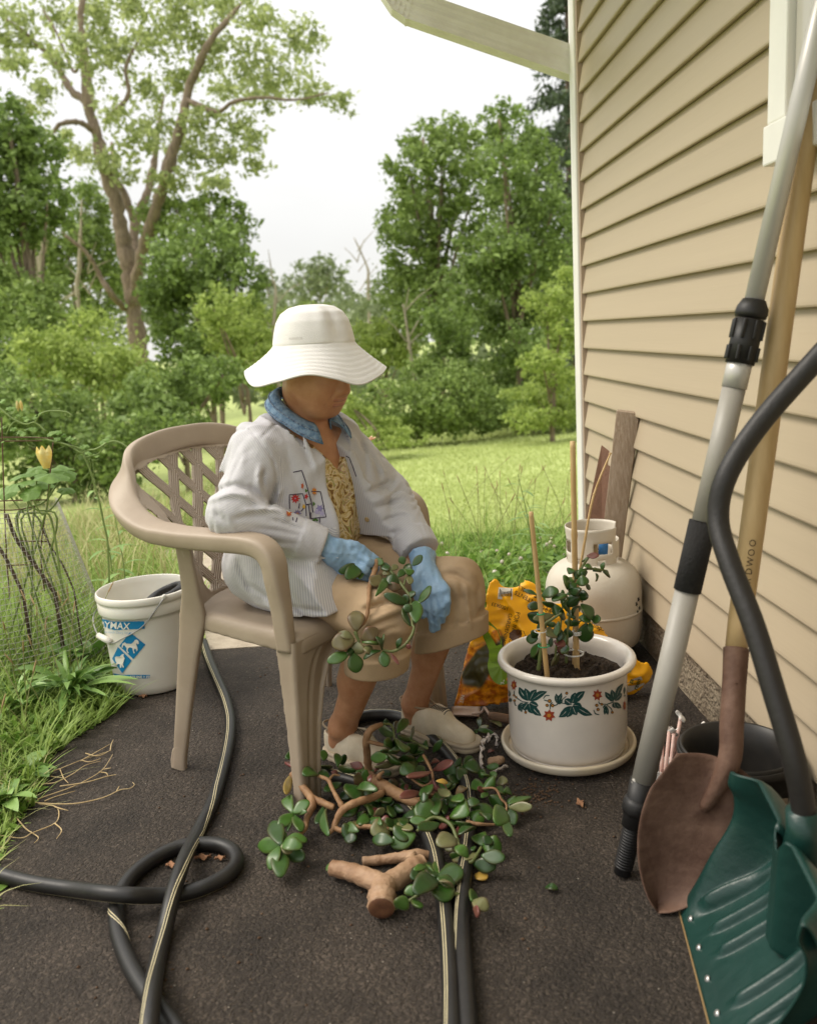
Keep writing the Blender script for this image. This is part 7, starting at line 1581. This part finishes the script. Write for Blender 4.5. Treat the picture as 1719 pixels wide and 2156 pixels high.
for l in [(800, 812, 868, 808, 32, 'r'), (812, 825, 776, 842, 32), (832, 882, 788, 870, 28), (835, 896, 874, 900, 38), (885, 892, 895, 848, 30), (890, 900, 924, 928, 38), (850, 908, 850, 952, 22), (765, 880, 780, 930, 45), (740, 940, 760, 900, 40)]:
    J.leaf(F6(l[0], l[1]), F6(l[2], l[3], rng.uniform(-.01, .02)), l[4] * 2.28 / 1850 * .6876 / 1.797, l[5] if len(l) > 5 else 'g')
jp = J.build('jade_plant', 'staked leafy jade plant growing in the painted pot', 'plant')
M_TIE = mat('green tie', (.02, .25, .10), .5); M_CLIP = mat('clear clip', (.75, .74, .70), .15, alpha=.55)
def ringat(px, py, Y, r, w, m_, nm, tilt=.0):
    c = DY(px, py, Y) - np.array(jp.location); P = np.array([c + A3(r * math.cos(a), r * math.sin(a), tilt * r * math.cos(a)) for a in np.linspace(0, 2 * math.pi, 24)]); v, f = tube(P, w, 8); mk(nm, v, f, m_, jp)
ringat(*Z5(675, 342), 2.008, .0082, .0018, M_TIE, 'tie', .1); ringat(*Z5(697, 602), 2.012, .013, .0016, M_TIE, 'tie'); ringat(*Z5(670, 482), 2.01, .014, .0014, M_CLIP, 'clip'); ringat(*Z5(940, 662), 2.09, .024, .0022, M_CLIP, 'clip'); ringat(*Z5(962, 490), 2.10, .0105, .0030, M_CLIP, 'clip'); ringat(*Z5(962, 505), 2.10, .0105, .0030, M_CLIP, 'clip')
# ---------------------------------------------------------------- scraps on the ground
M_PAPER = mat('white paper scrap', (.60, .52, .46), .8, c2=(.68, .60, .55), vscale=30)
def scrap(lab, pts, w):
    P = np.array([G(*Z7(p[0], p[1]), p[2]) for p in pts]); C = catmull(P, 6); o_ = C.mean(0); o_[2] = 0; n_ = len(C)
    t_ = thing('paper_scrap', lab, 'paper', tuple(o_), group='torn paper scraps')
    s_ = np.array([unit(A3(math.sin(i_ * .7), math.cos(i_ * .5) * .5, math.sin(i_ * .9 + 1))) for i_ in range(n_)]); ww = w * (0.7 + .5 * np.abs(np.sin(np.arange(n_) * .8)))
    v = np.stack([C + s_ * ww[:, None] / 2, C - s_ * ww[:, None] / 2], 1).reshape(-1, 3) - o_; v[:, 2] = np.maximum(v[:, 2], .002); solid(mk('strip', v, [(2 * i_, 2 * i_ + 1, 2 * i_ + 3, 2 * i_ + 2) for i_ in range(n_ - 1)], M_PAPER, t_), .0006, 0)
scrap('torn white paper strip draped by the toe of the far shoe', [(1300, 205, .035), (1270, 240, .04), (1265, 300, .03), (1262, 370, .015), (1275, 410, .006)], .016)
scrap('curled white paper strip by the saucer rim', [(1300, 240, .02), (1340, 205, .03), (1360, 230, .025), (1358, 270, .006)], .016)
scrap('pinkish paper scrap below the saucer', [(1330, 440, .006), (1370, 420, .012), (1422, 392, .008)], .014)
J = JB(); J.stem([G(*Z7(1310, 372), .012), G(*Z7(1345, 368), .016), G(*Z7(1392, 355), .014)], [.010, .013, .009]); J.stem([G(*Z7(1372, 362), .018), G(*Z7(1385, 345), .022)], [.009, .007]); J.pts.append(np.array([G(*Z7(1345, 368), .004)])); 
J.lv = []; rt = J.build if False else None
o_ = G(*Z7(1345, 368), 0); t_ = thing('root_knob', 'small knobbly root piece lying against the saucer', 'root', tuple(o_)); o = J.st.build('knob', M_JTRUNK, t_); o.data.transform(Matrix.Translation(-Vector(o_)))
# crumbs of soil and grit
mb = MB()
for _ in range(420):
    if rng.uniform() < .4: p = G(*Z7(1600 + rng.normal() * 80, 570 + rng.normal() * 50), 0)
    else: p = A3(rng.uniform(-.6, .75), rng.uniform(1.25, 2.9), 0)
    s = rng.uniform(.0015, .0045); v, f = lathe([(.0003, 0), (s, s * .4), (.0003, s)], 5, p); mb.add(v, f)
tag(mb.build('soil_crumbs', mat('soil crumbs', (.07, .035, .018), .95, c2=(.16, .10, .06), vscale=90)), 'brown soil crumbs scattered on the asphalt by the pot', 'soil', kind='stuff')
mb = MB()
for _ in range(500):
    p = A3(rng.uniform(-.85, .8), rng.uniform(1.15, 3.0), 0); s = rng.uniform(.0008, .0022); v, f = lathe([(.0003, 0), (s, s * .3), (.0003, s * .7)], 5, p); mb.add(v, f)
tag(mb.build('grit', mat('pale grit', (.22, .18, .14), .9, c2=(.40, .36, .30), vscale=200)), 'pale grit specks scattered over the asphalt', 'grit', kind='stuff')
M_DEAD = mat('dead leaf', (.22, .10, .05), .8, c2=(.30, .16, .08), vscale=60)
def Z0(x, y): return (x / 1.719 * .6876, (2000 + y / 1.719) * .6876)
for lab, x, y, w, h_ in (('dry brown leaf lying inside the hose loop', 1070, 1090, 60, 22), ('crumpled brown leaf fragment inside the hose loop', 1160, 1095, 40, 14), ('brown leaf at the hose crossing', 905, 1130, 40, 24), ('dry leaf curled at the foot of the bucket', 755, 238, 44, 18), ('brown bark chip on the asphalt right of the saucer', 0, 0, 0, 0)):
    if w: c = G(*Z0(x, y)); s = .0005
    else: c = G(1221, 1697); w, h_, s = 30, 46, .0005
    t_ = thing('dead_leaf', lab, 'dead leaf', tuple(c), group='dead leaves on the asphalt')
    v, f = grid(lambda p, q: A3((p - .5) * w * s * (1 + .3 * math.sin(q * 7)), (q - .5) * h_ * s * 1.6 * math.sin(math.pi * min(.95, max(.05, p))) , .004 + .008 * math.sin(p * 5 + q * 3) ** 2), 9, 7); solid(mk('blade', v, f, M_DEAD, t_), .0008, 0)
# ================================================================== LEFT GARDEN: CAGE, SQUASH, VINE, WEEDS
def ZV(x, y): return (x / 3.08 * .6876, (1200 + y / 3.08) * .6876)
YV = 2.9
def V3(x, y, dY=0.0): return DY(*ZV(x, y), YV + dY)
M_ROD = mat('rusty rod', (.12, .065, .04), .8, var=.3, vscale=40); M_MESH = mat('galvanised mesh', (.40, .38, .34), .5, metal=.3); M_STICK = mat('dark wet stick', (.09, .06, .04), .8, var=.35, vscale=40)
M_VINE = mat('vine stem', (.20, .27, .08), .5, var=.15, vscale=20); M_SQ = mat('squash leaf', (.12, .22, .04), .55, c2=(.22, .35, .09), vscale=18, trans=.35, bump=.4, bscale=60); M_YEL = mat('squash flower', (.74, .70, .36), .6, c2=(.74, .52, .10), vscale=30, trans=.3); M_VL = mat('vine leaf', (.15, .27, .05), .55, c2=(.26, .38, .11), vscale=25, trans=.4)
# wire mesh guard
mc = V3(150, 1700, .08); mc[2] = 0
cage = thing('wire_mesh_guard', 'cone shaped galvanised wire mesh guard around the squash plant at left', 'wire mesh', tuple(mc)); zt = V3(300, 1090)[2]
def mr(z): return .30 - .135 * (z / zt)
mb = MB()
for z in np.arange(.02, zt, .0165):
    P = np.array([(mr(z) * math.cos(a), mr(z) * math.sin(a), z + .010 * math.sin(a * 2 + z * 9)) for a in np.linspace(R(-200), R(40), 34)]); v, f = tube(P, .0008, 4); mb.add(v, f)
mk('hoops', np.concatenate(mb.v), mb.f, M_MESH, cage)['kind'] = 'stuff'
mb = MB()
for a in np.linspace(R(-200), R(40), 64):
    P = np.array([(mr(z) * math.cos(a), mr(z) * math.sin(a), z) for z in (0, zt * .5, zt)]); v, f = tube(P, .0007, 4); mb.add(v, f)
mk('uprights', np.concatenate(mb.v), mb.f, M_MESH, cage)['kind'] = 'stuff'
# rusty tomato cage
tc0 = V3(200, 1700, .02); tc0[2] = 0
tom = thing('tomato_cage', 'rusty wire tomato cage rods holding the climbing vine', 'plant cage', tuple(tc0)); rods = [[(15, 240), (35, 900), (60, 1500), (90, 1950)], [(500, 470), (470, 800), (440, 1080), (385, 1500), (420, 1880)], [(-30, 430), (200, 428), (500, 436)], [(-30, 466), (180, 462), (395, 460)], [(-20, 1030), (200, 1022), (440, 1018)], [(-20, 1115), (150, 1112), (330, 1085)], [(60, 1640), (240, 1630), (330, 1640)], [(150, 1405), (460, 1412)]]
for q in rods:
    P = catmull(np.array([V3(x, y, .02) for x, y in q]), 5) - tc0; P[:, 2] = np.maximum(P[:, 2], 0); v, f = tube(P, .0022, 6); mk('rod', v, f, M_ROD, tom)
for lab, q, r in (('dark stick leaning through the mesh guard, the thicker one', [(60, 1150), (150, 1380), (260, 1540), (370, 1690), (520, 1900)], .0068), ('dark stick leaning through the mesh guard at the picture edge', [(-20, 1450), (60, 1580), (140, 1740), (220, 1920)], .006), ('thin dark cane slanting at the right of the mesh guard', [(380, 1250), (470, 1440), (600, 1650), (700, 1880)], .003)):
    P = catmull(np.array([V3(x, y, .0) for x, y in q]), 5); b_ = P[-1].copy(); b_[2] = 0; P = np.concatenate([P, [b_ + (P[-1] - P[-2]) * .0]]) - b_; t_ = thing('garden_stick', lab, 'stick', tuple(b_)); v, f = tube(P, r, 8); mk('stick', v, f, M_STICK, t_)
def lobed(c, r, n, m_, nm, par, org, lobes=5, cup=.25, depth=.18):
    n = unit(n); u = unit(np.cross(n, A3(.3, .2, 1))); w = np.cross(n, u); N = 48; rings = 5; V = [c - org]; F = []
    rot = rng.uniform(0, 6.28)
    for k in range(1, rings + 1):
        for j in range(N):
            a = j / N * 6.2832; rr = r * (1 - depth * (1 - abs(math.cos(a * lobes / 2))) - .05 * abs(math.sin(a * 11))) * (.25 if abs(((a + math.pi) % 6.2832) - math.pi) < .13 and k > 2 else 1)
            q = k / rings; V.append(c - org + (u * math.cos(a + rot) + w * math.sin(a + rot)) * rr * q + n * (-cup * r * q * q + .05 * r * math.sin(a * lobes) * q))
    for j in range(N): F.append((0, 1 + j, 1 + (j + 1) % N))
    for k in range(rings - 1):
        for j in range(N): a = 1 + k * N; F.append((a + j, a + N + j, a + N + (j + 1) % N, a + (j + 1) % N))
    return V, F
sq0 = V3(330, 1750, .06); sq0[2] = float(terr(sq0[0], sq0[1]))
sq = thing('squash_plant', 'squash plant with broad green leaves and one closed yellow flower', 'plant', tuple(sq0)); mb = MB()
for x, y, w, dy in ((215, 775, 120, .0), (345, 722, 95, .06), (160, 868, 135, -.05), (480, 775, 150, -.03), (610, 745, 115, .05), (280, 940, 95, -.08), (620, 915, 80, .04), (400, 850, 110, .08), (60, 930, 100, .06)):
    c = V3(x, y, dy); n = unit(A3(rng.normal() * .25, -.35 + rng.normal() * .2, 1)); v, f = lobed(c, w * 1.0 / 3.08 * .6876 * YV / FPX * 1.15, n, M_SQ, 'leaf', sq, sq0); mk('leaf', v, f, M_SQ, sq)
    b_ = V3(300 + rng.normal() * 150, 1300, dy * .5); b2 = sq0 + A3(rng.normal() * .09, rng.normal() * .06, 0); P = catmull(np.array([c, c * .6 + b_ * .4 - A3(0, 0, .02), b_, b2]), 6) - sq0; v, f = tube(P, [.0022, .003, .0035, .004], 7); mb.add(v, f)
mb.build('stems', M_VINE, sq)
c = V3(440, 720, -.05); e = V3(412, 528, -.05); ax2 = unit(e - c); Lf = np.linalg.norm(e - c)
def petal(u, w):
    a = u * 6.2832; r = .010 + .014 * math.sin(min(1, w * 1.25) * 1.4) - .006 * max(0, w - .8) / .2; r *= 1 + .13 * math.sin(a * 5) * w
    s_ = unit(np.cross(ax2, A3(0, 1, 0))); t_ = np.cross(ax2, s_); return c - sq0 + ax2 * Lf * (w + (.10 * math.sin(a * 5) if w > .85 else 0)) + s_ * r * math.cos(a) + t_ * r * math.sin(a)
v, f = grid(petal, 40, 14, cu=True); mk('flower', v, f, M_YEL, sq)
# climbing vine
v0 = V3(1010, 1400, .1); v0[2] = float(terr(v0[0], v0[1])); vine = thing('climbing_vine', 'thin pale green vine with tendrils trailing along the cage to the chair back', 'vine', tuple(v0)); mb = MB()
for q, r in (([(-20, 140), (100, 240), (190, 290), (260, 305), (330, 290), (430, 372)], .0032), ([(330, 290), (380, 212), (450, 182), (560, 180), (640, 195), (670, 222)], .0026), ([(-20, 436), (200, 430), (350, 430), (500, 465), (640, 502), (760, 572), (820, 552), (900, 540), (960, 510), (1010, 480), (1080, 465), (1150, 490), (1200, 526)], .0032), ([(640, 500), (760, 540), (800, 610), (870, 602), (930, 580), (970, 540)], .0024), ([(790, 600), (850, 740), (890, 880), (940, 1050), (980, 1250), (1015, 1420), (1030, 1800)], .0034),
             ([(60, 400), (100, 320), (150, 270)], .002), ([(730, 570), (705, 620), (705, 650)], .0012), ([(845, 630), (850, 740), (790, 810), (755, 862), (778, 886)], .0012), ([(870, 640), (882, 780), (850, 890), (825, 955)], .0012), ([(240, 455), (270, 500), (310, 520), (335, 508), (300, 480)], .0011), ([(580, 395), (575, 320)], .0014), ([(300, 330), (298, 400), (325, 385)], .0011), ([(1010, 480), (990, 440), (1030, 430), (1040, 450)], .0012), ([(960, 520), (1000, 540), (1040, 530), (1030, 500)], .0012), ([(20, 330), (15, 380), (60, 390), (70, 360)], .0011), ([(820, 620), (900, 645), (935, 630)], .0012), ([(550, 540), (600, 515), (650, 490)], .0011), ([(180, 300), (182, 200)], .0014)):
    v, f = tube(catmull(np.array([V3(x, y, .05) for x, y in q]), 6) - v0, r, 6); mb.add(v, f)
mb.build('stems', M_VINE, vine)
mb = MB()
for x, y, w in ((30, 90, 40), (90, 155, 45), (170, 225, 30), (240, 255, 40), (30, 340, 45), (120, 340, 40), (170, 375, 42), (330, 350, 45), (215, 395, 45), (270, 345, 35), (470, 390, 50), (540, 385, 45), (530, 435, 45), (600, 405, 35), (680, 450, 55), (630, 440, 35), (800, 512, 50), (840, 575, 45), (900, 600, 35), (1000, 455, 45), (960, 475, 35), (1020, 430, 30), (335, 235, 30), (375, 205, 25), (30, 460, 25)):
    for _ in range(2): v, f = lobed(V3(x + rng.normal() * 10, y + rng.normal() * 6, .05 + rng.normal() * .02), w / 3.08 * .6876 * YV / FPX * .8, A3(rng.normal() * .5, -.5 + rng.normal() * .3, 1), None, '', None, v0, 5, .2, .35); mb.add(v, f)
mk('leaves', np.concatenate(mb.v), mb.f, M_VL, vine)
c = V3(180, 185, .05) - v0
for k in range(3): v, f = lathe([(.001, 0), (.006, .012), (.0045, .03), (.001, .036)], 8, c + A3(.008 * math.cos(k * 2.1), .004, .0)); mk('blossom', v, f, M_YEL, vine)
# plantain clumps and broad leaved weeds
M_PL = mat('plantain leaf', (.09, .19, .03), .42, c2=(.26, .40, .11), attr='tint', trans=.25, spec=.45)
def clump(name, lab, c, n, L, w, up, cat='weed', bias=None):
    t_ = thing(name, lab, cat, tuple(c)); V = []; F = []; A_ = []; k0 = 0
    for i_ in range(n):
        a = rng.uniform(0, 6.2832) if bias is None else bias + rng.normal() * 1.1; l = L * rng.uniform(.55, 1.15); e = rng.uniform(.25, 1.0) * up; ww = w * rng.uniform(.7, 1.2); dx = A3(math.cos(a), math.sin(a), 0); sx = A3(-math.sin(a), math.cos(a), 0); tw = rng.normal() * .4; pts = []
        for k in range(9):
            t = k / 8; p = dx * l * (t * math.cos(e) + .15 * t * t) + UZ * l * (t * math.sin(e) * 1.15 - .62 * t * t * math.sin(e) ** .7); h_ = ww * .5 * (math.sin(math.pi * min(1, t * .95 + .05)) ** .75); s_ = sx * math.cos(tw) + UZ * math.sin(tw)
            p[2] = max(p[2], .004); V += [p - s_ * h_ + UZ * .18 * h_, p, p + s_ * h_ + UZ * .18 * h_]
        for k in range(8):
            b = k0 + k * 3; F += [(b, b + 1, b + 4, b + 3), (b + 1, b + 2, b + 5, b + 4)]
        k0 += 27; A_ += [rng.uniform(0, 1)] * 27
    mk('leaves', V, F, M_PL, t_, attr={'tint': A_}); return t_
clump('plantain', 'big clump of long narrow plantain leaves spilling onto the asphalt by the bucket', G(150, 1470, .01), 95, .24, .021, 1.15)
clump('plantain', 'second plantain clump at the left picture edge', G(30, 1500, .02), 45, .20, .016, 1.2)
clump('plantain', 'plantain clump behind the bucket in the rough grass', G(150, 1330, .02), 45, .22, .018, 1.25)
clump('dock_weed', 'broad leaved weed at the lower left edge of the asphalt', G(8, 1690, .01), 12, .13, .045, 1.1)
clump('dock_weed', 'small broad leaved weed in the withered grass', G(55, 1625, .01), 9, .09, .04, .8)
clump('dock_weed', 'broad weed leaves against the left side of the bucket', G(190, 1400, .02), 16, .19, .05, 1.2)
def tallweed(lab, base, h, n, L):
    t_ = thing('tall_weed', lab, 'weed', tuple(base)); top = A3(rng.normal() * .04, rng.normal() * .04, h); P = catmull(np.array([A3(0, 0, -.02), top * .5 + A3(.02, 0, 0), top]), 8); v, f = tube(P, [.004, .0025, .0012], 6); mk('stem', v, f, M_VINE, t_); V = []; F = []; A_ = []; k0 = 0
    for i_ in range(n):
        t0 = .15 + .8 * i_ / n; p0 = P[int(t0 * (len(P) - 1))]; a = i_ * 2.4 + rng.normal() * .3; l = L * (1.1 - .6 * t0) * rng.uniform(.8, 1.2); dx = A3(math.cos(a), math.sin(a), 0); sx = A3(-math.sin(a), math.cos(a), 0)
        for k in range(6):
            t = k / 5; p = p0 + dx * l * t + UZ * l * (.45 * t - .55 * t * t); h_ = l * .09 * math.sin(math.pi * min(1, t * .93 + .07)); V += [p - sx * h_, p - UZ * h_ * .3, p + sx * h_]
        for k in range(5): b = k0 + k * 3; F += [(b, b + 1, b + 4, b + 3), (b + 1, b + 2, b + 5, b + 4)]
        k0 += 18; A_ += [rng.uniform(.3, 1)] * 18
    mk('leaves', V, F, M_PL, t_, attr={'tint': A_})
for lab, px, Y, h, n, L in (('tall leafy weed rising behind the left side of the bucket', 232, 3.25, .52, 14, .16), ('tall leafy weed between the vine stem and chair back', 215, 3.6, .62, 16, .16), ('tall narrow leaved weed on the lawn above the soil bag', 1118, 3.5, .52, 18, .13), ('tall weed beside the first lawn weed', 1150, 3.7, .40, 14, .12)):
    p = DY(px, 1100, Y); tallweed(lab, A3(p[0], Y, float(terr(p[0], Y))), h, n, L)
# dry runners creeping over the asphalt
def ZR(x, y): return (x / 3.82 * .6876, (2150 + y / 3.82) * .6876)
r0 = G(*ZR(480, 950), 0); run = thing('dry_runners', 'dry straw coloured grass runners creeping onto the asphalt at left', 'weed', tuple(r0)); mb = MB()
for q in ([(380, 880), (480, 850), (700, 780), (950, 680), (1290, 570)], [(400, 980), (480, 960), (650, 940), (850, 840), (1000, 740), (1180, 690)], [(440, 1140), (540, 1100), (800, 1010), (1000, 920), (1200, 790), (1320, 610)], [(700, 985), (1000, 940), (1250, 870), (1360, 850)], [(300, 1150), (450, 1180), (850, 1190), (1200, 1120), (1400, 1030), (1520, 1010), (1570, 970), (1550, 940)], [(450, 1190), (640, 1220), (690, 1300), (640, 1420), (380, 1530), (250, 1590), (0, 1560)], [(190, 1350), (300, 1480), (390, 1540), (450, 1590), (400, 1650)], [(940, 690), (1100, 600), (1290, 490)], [(1290, 570), (1300, 500), (1325, 440)], [(480, 850), (600, 870), (750, 890)], [(700, 780), (740, 880), (800, 950)], [(1160, 820), (1240, 830), (1260, 860)], [(1200, 790), (1300, 770)], [(520, 1160), (640, 1110), (880, 1040)], [(640, 1225), (720, 1250), (800, 1270)], [(1360, 1050), (1395, 985)], [(640, 1420), (720, 1500), (660, 1600)], [(950, 680), (1050, 700), (1180, 660)], [(1000, 600), (1150, 630), (1300, 560)]):
    P = catmull(np.array([G(*ZR(x, y), .004 + .008 * rng.uniform()) for x, y in q]), 6) - r0; v, f = tube(P, [.0017, .0015, .0008], 5); mb.add(v, f)
mb.build('runners', mat('dry runner', (.40, .28, .13), .8, c2=(.52, .40, .22), vscale=40), run)
# pinkish bloom behind the shoulder
p = DY(779, 928, 3.1); f0 = A3(p[0], 3.1, float(terr(p[0], 3.1))); fl = thing('garden_flower', 'single pale orange-pink bloom behind the sitter shoulder', 'flower', tuple(f0)); c = p - f0
v, f = tube(np.array([A3(0, 0, 0), c * .5 + A3(.01, 0, 0), c]), .0025, 6); mk('stem', v, f, M_VINE, fl)
for k in range(9):
    a = k * .698; d = A3(math.cos(a), math.sin(a) * .6, .5); v, f = grid(lambda u, w: c + unit(d) * .026 * u + np.cross(unit(d), UZ) * (w - .5) * .018 * math.sin(math.pi * min(1, u * .9 + .08)), 6, 4); mk('petal', v, f, mat('bloom', (.70, .36, .24), .6, c2=(.74, .52, .36), vscale=60, trans=.3) if k == 0 else bpy.data.materials['bloom'], fl)
